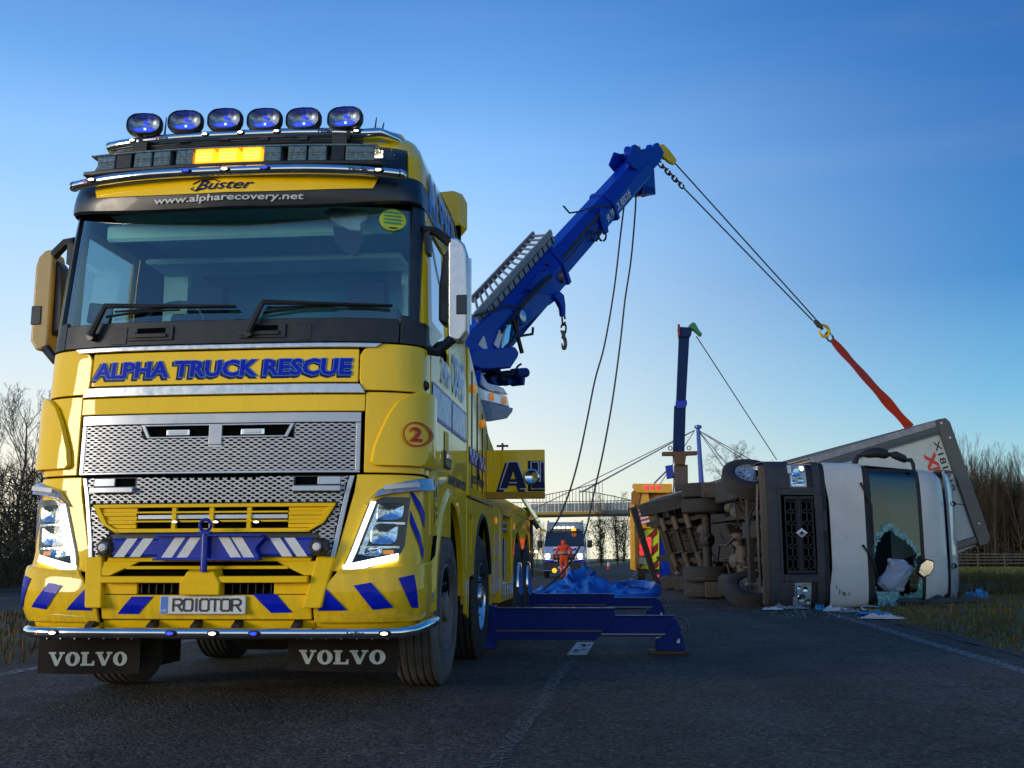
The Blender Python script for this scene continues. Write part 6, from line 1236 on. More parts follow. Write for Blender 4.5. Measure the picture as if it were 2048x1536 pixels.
# ================================================================ FALLEN LORRY
LM = Matrix.Translation((4.01, 18.75, 1.27)) @ Matrix.Rotation(R(2.5), 4, 'Z') @ Matrix.Rotation(R(90), 4, 'Y')
LR = empty('overturned_lorry', M=LM); tag(LR, 'white lorry cab lying on its side with a smashed windscreen', 'lorry')
WT_, FT_, NS_, DD_, YR_ = WT, FT, NS, DD, YR
WT = [(.3, 1.25), (1.4, 1.25), (2.2, 1.24), (3.2, 1.17), (3.4, 1.15), (3.7, 1.11), (3.97, 1.0)]; FT = [(.3, .05), (.4, .0), (1.35, .0), (1.45, .03), (2.15, .08), (2.25, .10), (3.22, .27), (3.4, .33), (3.62, .43), (3.84, .66), (3.97, .98)]; NS, DD, YR = 4.2, .26, 2.15
lgrey = mat('lorry_grey_plastic', (.024, .029, .036), .55, var=.15, nscale=6, dirt=.3, dirtcol=(.12, .11, .10)); ldark = mat('lorry_black_plastic', (.010, .012, .016), .6, var=.2, nscale=6, dirt=.12); lwhite = mat('lorry_white_paint', (.62, .62, .59), .4, coat=.3, var=.07, nscale=1.5, dirt=.30, dirtcol=(.22, .23, .21)); mud = mat('scuffed_mud', (.10, .10, .06), .9, var=.4)
def lp(px, py, y=.0): return on(LM, px, py, 1, y)
def lpatch(name, m, *P, sm=40, bevel=.006):
    mb = MB()
    for p in P: patch(mb, **p)
    return mb.obj(name, m, LR, sm=sm, bevel=bevel)
mb = MB(); patch(mb, lambda z: -2, lambda z: 2, .6, 2.24, 8, 50, -.03, .02); patch(mb, lambda z: -2, lambda z: 2, 3.24, 3.95, 8, 50, -.03, .02); patch(mb, lambda z: -2, lambda z: -1.02, 2.24, 3.16, 4, 10, -.03, .02); patch(mb, lambda z: 1.02, lambda z: 2, 2.24, 3.16, 4, 10, -.03, .02); mb.bb(-1.22, 1.22, 2.05, 2.15, .9, 3.7); mb.bb(-1.2, 1.2, .3, 2.1, .9, 1.0); mb.obj('inner_shell', X['void'], LR, sm=40)
lpatch('bumper', lgrey, dict(lo=-1.0, hi=1.0, z0=.40, z1=.60, nz=3, ns=24, off=.03)); 
for sg in (-1, 1):
    lpatch('bumper_corner', lgrey, dict(lo=lambda z, sg=sg: sx(sg*.80, z), hi=lambda z, sg=sg: sy(.95, z, sg), z0=.40, z1=.835, nz=5, ns=16, off=.035)); 
    lpatch('side_skirt', ldark, dict(lo=lambda z, sg=sg: sx(sg*.70, z), hi=lambda z, sg=sg: sx(sg*1.19, z), z0=1.135, z1=1.28, nz=3, ns=10, off=.0))
    lpatch('lamp_surround', lgrey, dict(lo=lambda z, sg=sg: sx(sg*.74, z), hi=lambda z, sg=sg: sx(sg*.815, z), z0=.835, z1=1.30, nz=3, ns=4, off=.03), dict(lo=lambda z, sg=sg: sx(sg*.45, z), hi=lambda z, sg=sg: sx(sg*1.245, z), z0=1.24, z1=1.37, nz=2, ns=12, off=.03))
    hb = MB()
    for zz_ in np.linspace(.95, 1.22, 7): pass
    def reg(mb, x0, x1, z0, z1, o_, ns=8, nz=5): mb.grid(lambda x, z: surf(sx(sg*x, z), z, o_), list(np.linspace(x0, x1, ns)), list(np.linspace(z0, z1, nz)))
    reg(hb, .82, 1.20, .84, 1.13, .012); hl_ = hb.obj('headlamp', X['silverd'], LR, sm=60)
    mb = MB()
    for cx, cz, rr in [(1.07, .96, .075), (.93, 1.02, .055), (1.12, 1.07, .045), (.90, .91, .04)]:
        k = 16; V = [surf(sx(sg*(cx+rr*r_*math.cos(2*PI*i/k)), cz+rr*r_*math.sin(2*PI*i/k)), cz+rr*r_*math.sin(2*PI*i/k), o_) for r_, o_ in [(1, .018), (.85, .03), (.5, .02), (.02, .018)] for i in range(k)]; mb.add(V, [(j*k+i, j*k+(i+1) % k, (j+1)*k+(i+1) % k, (j+1)*k+i) for j in range(3) for i in range(k)])
    reg(mb, .86, 1.16, .855, .875, .022); reg(mb, .84, .87, .87, 1.1, .022, 3); mb.obj('lamp_reflector', X['reflector2'], hl_, sm=60)
    if sg < 0: mb = MB(); reg(mb, 1.125, 1.17, 1.03, 1.09, .034, 3, 3); mb.obj('running_light', X['led'] if False else X['warm_on'], hl_, sm=0)
    mb = MB(); reg(mb, .82, 1.20, .84, 1.13, .036); mb.obj('headlamp_glass', X['lens'], hl_, sm=60)
    mb = MB(); reg(mb, 1.05, 1.18, .80, .87, .05, 4, 3); mb.obj('bumper_label', X['white_vinyl'] if sg < 0 else X['silverd'], LR, sm=0)
# grille panels
mb = MB(); patch(mb, -.80, .80, .60, .66, 2, 18, .022, .03); patch(mb, -.80, -.68, .66, 1.30, 3, 4, .022, .03); patch(mb, .68, .80, .66, 1.30, 3, 4, .022, .03); mb.obj('grille_surround', lgrey, LR, bevel=.008)
mb = MB(); patch(mb, -.68, .68, .66, 1.33, 2, 12, -.02, .01); mb.obj('grille_void', X['void'], LR, sm=0)
def vents(z0, z1, gap=None):
    mb = MB(); patch(mb, -.66, .66, z0, z0+.018, 1, 14, .02, .03); patch(mb, -.66, .66, z1-.018, z1, 1, 14, .02, .03)
    for xx in (-.66, .61): patch(mb, xx, xx+.05, z0, z1, 1, 2, .02, .03)
    n = 6
    for k in range(n):
        c = -.50+k*.20
        if gap and abs(c) < gap: continue
        for r_ in (0, 1):
            zz = z0+.03+r_*(z1-z0-.05)/2; h = (z1-z0-.06)/2
            fn = skin(.012); q = [(c-.09, zz), (c-.06, zz+h), (c+.06, zz+h), (c+.09, zz)]
            for (a, b) in zip(q, q[1:]):
                d = Vector((b[0]-a[0], b[1]-a[1])); n_ = Vector((-d.y, d.x)).normalized()*.009; mb.hull([fn(a[0]+n_.x, a[1]+n_.y), fn(a[0]-n_.x, a[1]-n_.y), fn(b[0]-n_.x, b[1]-n_.y), fn(b[0]+n_.x, b[1]+n_.y)], [v+Vector((0, .03, 0)) for v in (fn(a[0]+n_.x, a[1]+n_.y), fn(a[0]-n_.x, a[1]-n_.y), fn(b[0]-n_.x, b[1]-n_.y), fn(b[0]+n_.x, b[1]+n_.y))])
    return mb.obj('grille_panel', ldark, LR, sm=0)
vents(.72, .94); vents(1.00, 1.22)
mb = MB(); patch(mb, -.66, .66, .945, .995, 1, 14, .018, .03); mb.obj('grille_bar', ldark, LR, bevel=.005)
q = lp(1603, 1066, -.03); cx, cz = q.x, q.z; mb = MB(); o_ = [(0, .125), (.075, 0), (0, -.125), (-.075, 0)]; i_ = [(0, .045), (.028, 0), (0, -.045), (-.028, 0)]
A = [(cx+a*1.0, -.05, cz+b) for a, b in [(x_, z_) for x_, z_ in [(.0, .105), (.078, .0), (0, -.105), (-.078, 0)]]]; A = [(cx+a, -.05, cz+b) for a, b in [(-.085, 0), (0, .105), (.085, 0), (0, -.105)]]; B = [(cx+a, -.055, cz+b) for a, b in [(-.034, 0), (0, .042), (.034, 0), (0, -.042)]]; A2 = [(x, -.02, z) for x, y, z in A]; B2 = [(x, -.02, z) for x, y, z in B]
mb.add(A+B+A2+B2, [(i, (i+1) % 4, 4+(i+1) % 4, 4+i) for i in range(4)]+[(i, (i+1) % 4, 8+(i+1) % 4, 8+i) for i in range(4)]+[(4+i, 4+(i+1) % 4, 12+(i+1) % 4, 12+i) for i in range(4)]); mb.obj('diamond_badge', X['silver'], LR, sm=0)
lpatch('front_trim', lgrey, dict(lo=-.66, hi=.66, z0=1.25, z1=1.38, nz=2, ns=16, off=.035)); lpatch('front_recess', ldark, dict(lo=lambda z: sx(-1.24, z), hi=lambda z: sx(1.24, z), z0=1.375, z1=1.48, nz=2, ns=20, off=.0))
lpatch('front_trim_plate', lgrey, dict(lo=-.42, hi=-.05, z0=1.385, z1=1.46, nz=1, ns=4, off=.02))
mb = MB(); lowz = lambda x: 1.47+.055*(1-min(1, max(0, (abs(x)-.55)/.35)))
us = list(np.linspace(-1, 1, 41)); mb.grid(lambda s, k: surf(s*1.35, (lowz(outl(s*1.35, 1.6).x)+(2.16-lowz(outl(s*1.35, 1.6).x))*k), .02+.006*math.sin(s*9)+.022*noise.noise((s*3.1, k*2.2, 4))*(.4+max(0, s)*1.2)), us, list(np.linspace(0, 1, 8)), (0, .03, 0)); mb.obj('bonnet_panel', lwhite, LR, sm=50)
mb = MB(); rr = random.Random(3)
for k in range(26):
    x = 1.05-abs(rr.gauss(0, .10)); z = 1.56+rr.random()*.16+(.1 if k % 3 == 0 else 0); mb.grid(lambda a, b: surf(sx(x-a, z+b), z+b, .0235), [0, rr.uniform(.05, .22)], [0, rr.uniform(.006, .02)])
mb.obj('mud_scrape', mud, LR, sm=0)
lpatch('cowl', ldark, dict(lo=lambda z: sx(-1.18, z), hi=lambda z: sx(1.18, z), z0=2.165, z1=2.30, nz=2, ns=24, off=.006))
# windscreen with a torn hole: glass grid with the hole's cells left out, frosted rim
hole_px = [(1748, 1180), (1744, 1120), (1752, 1085), (1768, 1066), (1784, 1060), (1800, 1075), (1822, 1090), (1836, 1110), (1828, 1125), (1842, 1150), (1838, 1185), (1800, 1192), (1765, 1192)]
hole = [(lp(a, b, .2).x, lp(a, b, .2).z) for a, b in hole_px]
def inside(pt, poly):
    c = False; j = len(poly)-1
    for i in range(len(poly)):
        if (poly[i][1] > pt[1]) != (poly[j][1] > pt[1]) and pt[0] < (poly[j][0]-poly[i][0])*(pt[1]-poly[i][1])/(poly[j][1]-poly[i][1])+poly[i][0]: c = not c
        j = i
    return c
gm_ = MB(); fm = MB(); NX, NZ = 90, 40
def jag(x, z): return x+.035*noise.noise((x*14, z*14, 1))+.02*noise.noise((x*40, z*40, 2)), z+.035*noise.noise((x*14, z*14, 5))+.02*noise.noise((x*40, z*40, 6))
big = [((a-.35)*1.28+.35, (b-2.66)*1.26+2.66) for a, b in hole]; cxh = sum(a for a, b in hole)/len(hole); czh = sum(b for a, b in hole)/len(hole); big = [((a-cxh)*1.26+cxh, (b-czh)*1.22+czh) for a, b in hole]
for i in range(NX):
    for j in range(NZ):
        xs_ = [-1.10+2.2*(i+k)/NX for k in (0, 1)]; zs_ = [2.30+.91*(j+k)/NZ for k in (0, 1)]; c = jag((xs_[0]+xs_[1])/2, (zs_[0]+zs_[1])/2)
        if inside(c, hole): continue
        fr_s = inside(c, big) or (c[0] > .93 and c[1] > 2.35); V = [surf(sx(x, z), z, -.006+(.02*noise.noise((x*9, z*9, 0)) if fr_s else 0)) for x, z in ((xs_[0], zs_[0]), (xs_[1], zs_[0]), (xs_[1], zs_[1]), (xs_[0], zs_[1]))]
        (fm if fr_s else gm_).add(V, [(0, 1, 2, 3)])
lglass = glass('lorry_glass', (.25, .62, .70), .04); lglass.node_tree.nodes['Glossy BSDF'].inputs[0].default_value = (.62, .9, 1, 1)
def crazed():
    m = mat('crazed_glass', (.06, .30, .27), .35, var=.5, nscale=25, coat=.5, bump=.6, bscale=60); t = m.node_tree; b = t.nodes['Principled BSDF']; n = t.nodes.new; l = t.links.new
    v = n('ShaderNodeTexVoronoi'); v.feature = 'DISTANCE_TO_EDGE'; v.inputs['Scale'].default_value = 38; l(n('ShaderNodeTexCoord').outputs['Object'], v.inputs['Vector']); r = n('ShaderNodeMapRange'); l(v.outputs['Distance'], r.inputs[0]); r.inputs[1].default_value = .0; r.inputs[2].default_value = .12; r.inputs[3].default_value = 1; r.inputs[4].default_value = 0
    mx = n('ShaderNodeMix'); mx.data_type = 'RGBA'; l(r.outputs[0], mx.inputs[0]); mx.inputs[6].default_value = (.015, .15, .14, 1); mx.inputs[7].default_value = (.32, .62, .56, 1); l(mx.outputs[2], b.inputs['Base Color']); return m
X['crazed'] = crazed()
wsl = gm_.obj('windscreen', lglass, LR, sm=60, fix=False); tag(fm.obj('crazed_glass_rim', X['crazed'], wsl, sm=0, fix=False), kind='stuff')
mb = MB(); rows = []
V = []
for i in range(12):
    for j in range(7):
        x = .98+.34*i/11; z = 2.32+.36*j/6-.05*(i/11); V.append((min(x, 1.262), .12-.35*max(0, (x-1.0))-.10*math.sin(j*1.3)*.3-.04*i/11+.03*noise.noise((i*.5, j*.5, 3)), z+.03*noise.noise((i*.7, j*.6, 8))))
mb.add(V, [(i*7+j, i*7+j+1, (i+1)*7+j+1, (i+1)*7+j) for i in range(11) for j in range(6)]); mb.obj('hanging_glass_sheet', X['crazed'], wsl, sm=0, fix=False)
mb = MB()
for sg in (-1, 1): patch(mb, lambda z, sg=sg: sx(sg*1.10, z), lambda z, sg=sg: sx(sg*1.165, z), 2.29, 3.25, 6, 5, .004, .03)
patch(mb, -1.12, 1.12, 3.205, 3.265, 1, 24, .006, .03); mb.objs('windscreen_frame', ldark, LR, bevel=.004)
mb = MB(); mb.bb(-1.0, 1.1, 1.85, 1.9, 1.6, 3.3); mb.obj('cab_back_wall', mat('dark_lining', (.008, .04, .055), .8), LR, sm=0); mb = MB(); mb.bb(-1.05, 1.05, .45, .75, 2.1, 2.3); mb.obj('dashboard', ldark, LR, sm=0, bevel=.02)
# wipers
for a, b, c_ in [((1722, 965), (1745, 1010), (1750, 1090)), ((1726, 1090), (1748, 1120), (1760, 1160))]:
    mb = MB(); q = [lp(*t_, .03) for t_ in (a, b, c_)]; mb.tube([(p.x, F_(p.x, p.z)-.04, p.z) for p in q], [.02, .014, .008], 6); mb.obj('wiper', ldark, LR)
# roof cap, deflector
for nm, z0, z1, m in [('roof_front', 3.19, 3.72, lwhite)]:
    mb = MB(); patch(mb, lambda z: sx(-W_(z)*.999, z), lambda z: sx(W_(z)*.999, z), [3.27, 3.33, 3.40, 3.48, 3.58, 3.68, 3.78, 3.86, 3.92, 3.96], None, ns=34, off=.01); mb.obj(nm, m, LR, sm=60)
mb = MB(); mb.bb(-1.06, 1.06, .98, 2.1, 3.90, 3.97); mb.obj('roof_skin', lwhite, LR, sm=0, bevel=.03)
dm = mat('deflector_white', (.42, .46, .52), .28, coat=.8, var=.1, nscale=1.2, dirt=.2, dirtcol=(.06, .06, .07)); mb = MB()
mb.grid(lambda x, k: (x, .86+1.2*k+.12*(x/1.2)**4, 4.03+.44*math.sin(min(1, k*1.35)*PI/2)*(1-.10*(x/1.15)**6)), list(np.linspace(-1.2, 1.2, 25)), list(np.linspace(0, 1, 9)), (0, .04, -.03))
for sg in (-1, 1): mb.hull([(sg*1.2, .98, 3.85), (sg*1.2, .97, 4.06), (sg*1.2, 1.3, 4.40), (sg*1.2, 2.1, 4.42), (sg*1.2, 2.1, 3.8)], [(sg*1.16, 1.02, 3.85), (sg*1.16, 1.01, 4.06), (sg*1.16, 1.33, 4.37), (sg*1.16, 2.1, 4.39), (sg*1.16, 2.1, 3.8)])
mb.obj('roof_deflector', dm, LR, sm=50)
for px, py in [(1905, 1008), (1907, 1132)]:
    q = lp(px, py, .9); mb = MB(); mb.lathe([(.045, -.03), (.05, .0), (.03, .03)], (q.x, .84, q.z-.02), (0, 1, 0), 10); mb.tube([(q.x, .84, q.z), (q.x, .90, q.z+.10), (q.x, 1.02, q.z+.30)], .010, 5); mb.obj('deflector_stay', ldark, LR)
# cab sides
mb = MB()
for sg in (-1, 1): patch(mb, lambda z, sg=sg: sy(.36, z, sg), lambda z, sg=sg: 2*sg, [1.0, 1.5, 2.2, 2.3], None, ns=8, off=.0); patch(mb, lambda z, sg=sg: sy(.36, z, sg), lambda z, sg=sg: 2*sg, [3.0, 3.19, 3.4, 3.7], None, ns=8, off=.0); patch(mb, lambda z, sg=sg: sy(1.3, z, sg), lambda z, sg=sg: 2*sg, 2.3, 3.0, 2, 5, .0)
mb.objs('cab_side', lwhite, LR, sm=40)
mb = MB(); patch(mb, lambda z: sy(.34, z, -1), lambda z: sy(2.1, z, -1), 1.05, 3.2, 5, 6, .004, .012); mb.obj('cab_door', lwhite, LR, sm=40, bevel=.004)
# tan lower lip and front under-run
mb = MB(); patch(mb, lambda z: sx(-1.20, z), lambda z: sx(1.20, z), .32, .405, 2, 30, .03, .10); mb.obj('bumper_lip', X['tan'], LR, sm=40, bevel=.01)
# mirror assembly standing up from the upper side, and the broken one in front
def mtube(name, pts, r, par=LR, m=ldark, y=.25, n=10): mb = MB(); mb.tube([lp(a, b, y) for a, b in pts], r, n); return mb.obj(name, m, par, sm=60)
ma = mtube('mirror_arm', [(1708, 930), (1716, 912), (1730, 908)], [.06, .035, .03]); mtube('mirror_housing', [(1722, 909), (1735, 907), (1755, 905), (1772, 909), (1778, 912)], [.03, .085, .095, .085, .03], ma); mtube('mirror_housing', [(1778, 908), (1790, 910), (1808, 918), (1812, 924)], [.03, .075, .07, .03], ma); mtube('mirror_arm', [(1808, 920), (1822, 920), (1826, 928), (1828, 940)], [.035, .04, .035, .03])
mb = MB(); q = [lp(a, b, -.05) for a, b in [(1833, 1146), (1838, 1128), (1852, 1117), (1866, 1122), (1867, 1135), (1858, 1150), (1844, 1156)]]; mb.hull([(p.x, -.10, p.z) for p in q], [(p.x*.98+.01, .02, p.z) for p in q]); bm_ = mb.obj('broken_mirror', ldark, LR, sm=0, bevel=.01)
mb = MB(); c_ = lp(1850, 1137, -.05); mb.add([(c_.x+(p.x-c_.x)*.85, -.104, c_.z+(p.z-c_.z)*.85) for p in q], [list(range(len(q)))]); mb.obj('mirror_glass', X['chrome'], bm_, sm=0); mb = MB(); mb.tube([(c_.x-.05, 0, c_.z), (c_.x-.18, .12, c_.z-.12)], .025, 6); mb.obj('mirror_arm', ldark, bm_)
# wheels: front pair steered, rear duals
Wst = .62
lw = make_wheel(LR, Matrix.Translation((-1.06, 1.42, .52)) @ Matrix.Rotation(Wst, 4, 'Z') @ Rf, 'plain'); 
for c_ in kids(lw):
    if c_.name.startswith('rim'): c_.data = c_.data.copy(); c_.data.materials[0] = X['satin']; c_.data.materials[2] = X['steel']
w_lo = dup(lw, LR, Matrix.Translation((1.0, 1.42, .52)) @ Matrix.Rotation(Wst*.8, 4, 'Z'))
for sg in (-1, 1):
    for k in (0, 1): dup(lw, LR, Matrix.Translation((sg*(1.08-.34*k), 5.25, .52)) @ (Rf if (sg < 0) ^ (k == 1) else Matrix.Identity(4)))
mb = MB(); mb.bb(-.85, .85, 1.34, 1.50, .42, .55); mb.obj('front_axle', X['grime'], LR, bevel=.02); mb = MB(); mb.cyl((-.7, 5.25, .52), (.7, 5.25, .52), .10); mb.lathe([(.05, -.24), (.15, -.12), (.18, 0), (.15, .12), (.05, .24)], (0, 5.25, .52), (0, 1, 0), 16); mb.obj('drive_axle', X['grime'], LR)
for xx in (-.42, .42): mb = MB(); mb.bb(xx-.04, xx+.04, .35, 6.2, .70, .96); mb.obj('chassis_rail', X['grime'], LR, sm=0); mb = MB(); mb.bb(xx-.08, xx+.08, .25, .45, .45, .62); mb.obj('tow_bracket', X['tan'], LR, sm=0, bevel=.01); mb = MB(); mb.grid(lambda a, b: (xx-.045+.09*a, b, .62-.12*math.sin((b-.6)/1.7*PI)), [0, 1], list(np.linspace(.6, 2.3, 9)), (0, 0, .04)); mb.obj('leaf_spring', X['grime'], LR, sm=0)
mb = MB(); mb.bb(-.33, .33, .5, 1.9, .62, 1.2); mb.obj('engine', X['grime'], LR, sm=0, bevel=.03); mb = MB(); mb.bb(-.28, .05, .85, 1.9, .45, .66); mb.obj('oil_sump', X['grime'], LR, sm=0, bevel=.03)
mb = MB(); mb.box((-.02, .35, .50), (.50, .14, .12)); 
for k in range(5): mb.bb(-.24+k*.10, -.20+k*.10, .27, .30, .44, .56)
mb.obj('ribbed_cover', mat('cast_alloy', (.30, .29, .26), .55, .5, var=.3, nscale=20, dirt=.4), LR, sm=0)
for (x, y, z, r, L_, ax) in [(.45, 2.55, .62, .17, .5, 1), (-.5, 2.7, .66, .15, .35, 1), (.16, 2.5, .60, .12, .6, 0), (-.1, 3.2, .7, .13, .7, 0), (-.62, 3.1, .6, .10, .4, 1)]:
    mb = MB(); a_ = Vector((x, y, z)); d = Vector((L_, 0, 0)) if ax == 0 else Vector((0, L_, 0)); mb.cyl(a_, a_+d, r, 20); mb.obj('air_tank', X['tan'], LR, bevel=.02)
mb = MB(); mb.bb(.72, 1.2, 2.4, 4.1, .45, 1.05); mb.obj('fuel_tank', X['grime'], LR, bevel=.08); mb = MB(); mb.bb(-1.2, -.72, 2.4, 4.1, .45, 1.05); mb.obj('fuel_tank', X['grime'], LR, bevel=.06)
mb = MB(); mb.bb(-1.22, -.90, 4.55, 4.62, .3, 1.2); mb.bb(.90, 1.22, 4.5, 4.57, .3, 1.2); mb.objs('mud_guard', X['tan'], LR, sm=0)
rp = random.Random(9)
for k in range(30):
    x0 = rp.uniform(-.8, .8); y0_ = rp.uniform(.3, 3.5); pts = [Vector((x0, y0_, rp.uniform(.45, .75)))]
    for i in range(4): pts.append(pts[-1]+Vector((rp.uniform(-.35, .35) if k % 2 else rp.uniform(-.05, .05), rp.uniform(.05, .5) if k % 2 else rp.uniform(.2, .6), rp.uniform(-.06, .06))))
    mb = MB(); mb.tube(pts, rp.uniform(.010, .026), 6); mb.obj('pipe', rp.choice([X['black'], X['grime'], X['tan'], X['steel']]), LR, sm=60)
for xx in (-.35, .25): mb = MB(); mb.tube([(xx, .33, .42), (xx+.2, .36, .40), (xx+.45, .34, .44), (xx+.6, .42, .50)], .022, 8); mb.obj('coolant_pipe', X['steel'], LR)
mb = MB(); mb.tube([(-.9, .55, .42), (-.5, .5, .38), (.5, .5, .38), (.9, .6, .42)], .03, 8); mb.obj('steering_rod', X['steel'], LR)
WT, FT, NS, DD, YR = WT_, FT_, NS_, DD_, YR_
# airbag cloth in the hole: a thing of its own
mb = MB(); c = LM @ lp(1797, 1152, .12)
def bag(u, v):
    a = u*2*PI; r_ = math.sin(v*PI)**.7; p = Vector((.24*r_*math.cos(a), .12*r_*math.sin(a), -.30*math.cos(v*PI))); k = 1+.30*noise.noise((p.x*5, p.y*5, p.z*5))+.16*(1-abs(noise.noise((p.x*13, p.y*13, p.z*7)))*3); p *= k; p.x += .10*p.z*2*(1 if p.z < 0 else .2)+.07*math.sin(p.z*11); return p
mb.grid(bag, list(np.linspace(0, 1, 33)), list(np.linspace(0, 1, 25))); o = mb.obj('airbag', mat('airbag_cloth', (.30, .36, .46), .75, var=.1, bump=.2, bscale=30), sm=60); o.location = c+Vector((0, .08, 0)); o.scale = (1, 1, .85); tag(o, 'blue white deflated airbag sagging in the smashed windscreen', 'airbag')

# ================================================================ ROPES, STRAP
def solve_t(A, B, px):                                         # point of a straight line in space that shows at photo column px
    lo_, hi_ = 0.0, 1.0
    def col(p): d = p-Vector((0, 0, CH)); return 1024+CF*d.dot(RGT)/d.dot(FWD)
    s = col(A) < col(B)
    for i in range(40):
        m_ = (lo_+hi_)/2
        if (col(A.lerp(B, m_)) < px) == s: lo_ = m_
        else: hi_ = m_
    return A.lerp(B, lo_)
q = on(TLM, 1818, 853, 0, -1.275); Estrap = TLM @ q
tipA = BM @ bp(1346, 322, -.02); tipB = BM @ bp(1318, 326, -.10)
K = solve_t(tipA, Estrap, 1645)
def rope(name, pts, r, m, lab, cat='cable', grp=None, n=6, obj=None): mb = MB(); mb.tube(pts, r, n); return tag(mb.obj(name, m, None, sm=60), lab, cat, grp)
K2 = solve_t(tipA, Estrap, 1628)
rope('winch_rope', [tipA, K2+Vector((.03, 0, .02))], .015, X['cable'], 'taut steel rope running straight from the yellow snatch block to the red strap')
c1 = tipB.lerp(K2, .0); c2 = solve_t(tipB, K2, 1366)
rope('winch_rope', [c2, K2+Vector((-.03, 0, -.02))], .015, X['cable'], 'taut steel rope below the other one, hung from a short chain at the boom head')
mb = MB(); d = (c2-tipB); n = 7
for i in range(n):
    c = tipB.lerp(c2, (i+.5)/n); u = d.normalized(); v = Vector((0, 1, 0)) if i % 2 else u.cross(Vector((0, 1, 0))); link(mb, c, v, u, d.length/n*.95, .018, .05)
tag(mb.obj('boom_head_chain', X['rust']), 'short rusty chain between the boom head and the lower rope', 'chain')
o = empty('lifting_hook', M=Matrix.Translation(K)); tag(o, 'steel hook and shackle joining the two ropes to the red strap', 'hook')
u = (Estrap-tipA).normalized(); v = u.cross(Vector((0, 1, 0))).normalized()
mb = MB(); mb.tube([-u*.28, -u*.10], [.05, .06], 8); mb.tube([-u*.10, u*.0], [.04, .03], 8); mb.obj('swivel', X['steel'], o)
mb = MB(); mb.tube([v*.11*math.cos(a)+u*(.14*math.sin(a)+.06) for a in np.linspace(-1.2, 4.2, 14)], [.035]*10+[.03, .025, .02, .012], 8); mb.obj('hook_body', X['yellow_matt'], o)
mb = MB(); link(mb, u*.26, v, u, .22, .022, .07); mb.obj('shackle', X['steel'], o)
S0 = K+u*.34; mb = MB(); wv = Vector((1, 0, 0)).cross(u).normalized(); wv = u.cross(Vector((0, 1, 0))).normalized(); n = 24; V = []
for i in range(n+1):
    t = i/n; c = S0.lerp(Estrap+u*.05, t); wd_2 = .05+.05*min(1, t*6)+.012*math.sin(t*20); tw = .5*math.sin(t*5); a = (wv*math.cos(tw)+Vector((0, 1, 0))*math.sin(tw)); b = u.cross(a); V += [c+a*wd_2+b*.014, c+a*wd_2-b*.014, c-a*wd_2-b*.014, c-a*wd_2+b*.014]
mb.add(V, [(4*i+j, 4*i+(j+1) % 4, 4*i+4+(j+1) % 4, 4*i+4+j) for i in range(n) for j in range(4)]+[(0, 1, 2, 3), (4*n, 4*n+1, 4*n+2, 4*n+3)]); tag(mb.obj('lifting_strap', X['strap'], sm=40), 'wide red lifting strap looped down to the upper edge of the trailer', 'strap')
# two slack cables hanging from the boom to the road
for pts, y, lab in [([(1249, 405), (1241, 470), (1228, 580), (1209, 690), (1190, 760), (1174, 840), (1158, 915), (1140, 980), (1118, 1035), (1092, 1078)], 0, 'left of the two slack cables curving down from the crane boom'), ([(1272, 388), (1270, 430), (1262, 520), (1250, 600), (1240, 690), (1225, 800), (1207, 900), (1188, 985), (1172, 1060), (1150, 1110), (1120, 1150), (1086, 1180)], 0, 'right of the two slack cables curving down from the crane boom')]:
    P3 = []
    for i, (a, b) in enumerate(pts):
        D = 18.6-1.4*i/len(pts); P3.append(on(I4, a, b, 1, D))
    Q = []
    for i in range(len(P3)-1):
        p0, p1, p2, p3 = P3[max(i-1, 0)], P3[i], P3[i+1], P3[min(i+2, len(P3)-1)]
        for k in range(5):
            t = k/5; Q.append(.5*((2*p1)+(p2-p0)*t+(2*p0-5*p1+4*p2-p3)*t*t+(3*p1-p0-3*p2+p3)*t**3))
    Q.append(P3[-1]); rope('slack_cable', Q, .017, X['cable'], lab, grp='slack cables from the boom')
P0, P1 = bp(1100, 600, -.2), bp(1042, 672, -.3); mb = MB(); mb.tube([BL @ P0, BL @ P1], .014, 6); mb.obj('boom_rope', X['cable'], TR)
mb = MB(); pts = [(1262, 318), (1230, 352), (1195, 395), (1160, 432), (1135, 470), (1092, 524)]; mb.tube([BL @ bp(a, b, .12) for a, b in pts], .014, 6); mb.tube([BL @ bp(a, b, -.1) for a, b in [(1303, 310), (1200, 405), (1112, 512)]], .014, 6); mb.obj('boom_rope', X['cable'], TR)

# ================================================================ BACKGROUND VEHICLES AND THINGS
def at(px, py, Yd): return on(I4, px, py, 1, Yd)
# --- second recovery vehicle, seen from behind, with a near upright blue boom
Y2 = 38.0; g = at(1300, 1150, Y2); R2 = empty('second_recovery_truck', M=Matrix.Translation((g.x, Y2, 0)) @ Matrix.Rotation(-.12, 4, 'Z')); tag(R2, 'yellow wrecker seen from behind with a chevron tail and upright blue boom', 'truck')
ory = mat('orange_yellow_paint', (.74, .36, .008), .35, coat=.5, var=.08, dirt=.2); fl_y = mat('fluorescent_yellow', (.62, .72, .02), .4, var=.05); fl_r = mat('chevron_red', (.25, .012, .012), .4, var=.1); redl = mat('red_lamp_lit', (.8, .03, .05), .3, emit=(1, .03, .06), es=.9, var=.2)
def r2(px, py, dy=0): p = at(px, py, Y2+dy); return (p.x-g.x, p.z)
def r2p(name, pts, d0, d1, m, bevel=.01, par=R2): mb = MB(); mb.prism([r2(*p, d0) for p in pts], 1, d0, d1); return mb.obj(name, m, par, sm=0, bevel=bevel)
r2p('body_side', [(1262, 985), (1345, 985), (1400, 990), (1400, 1138), (1262, 1138)], .35, 7.5, ory)
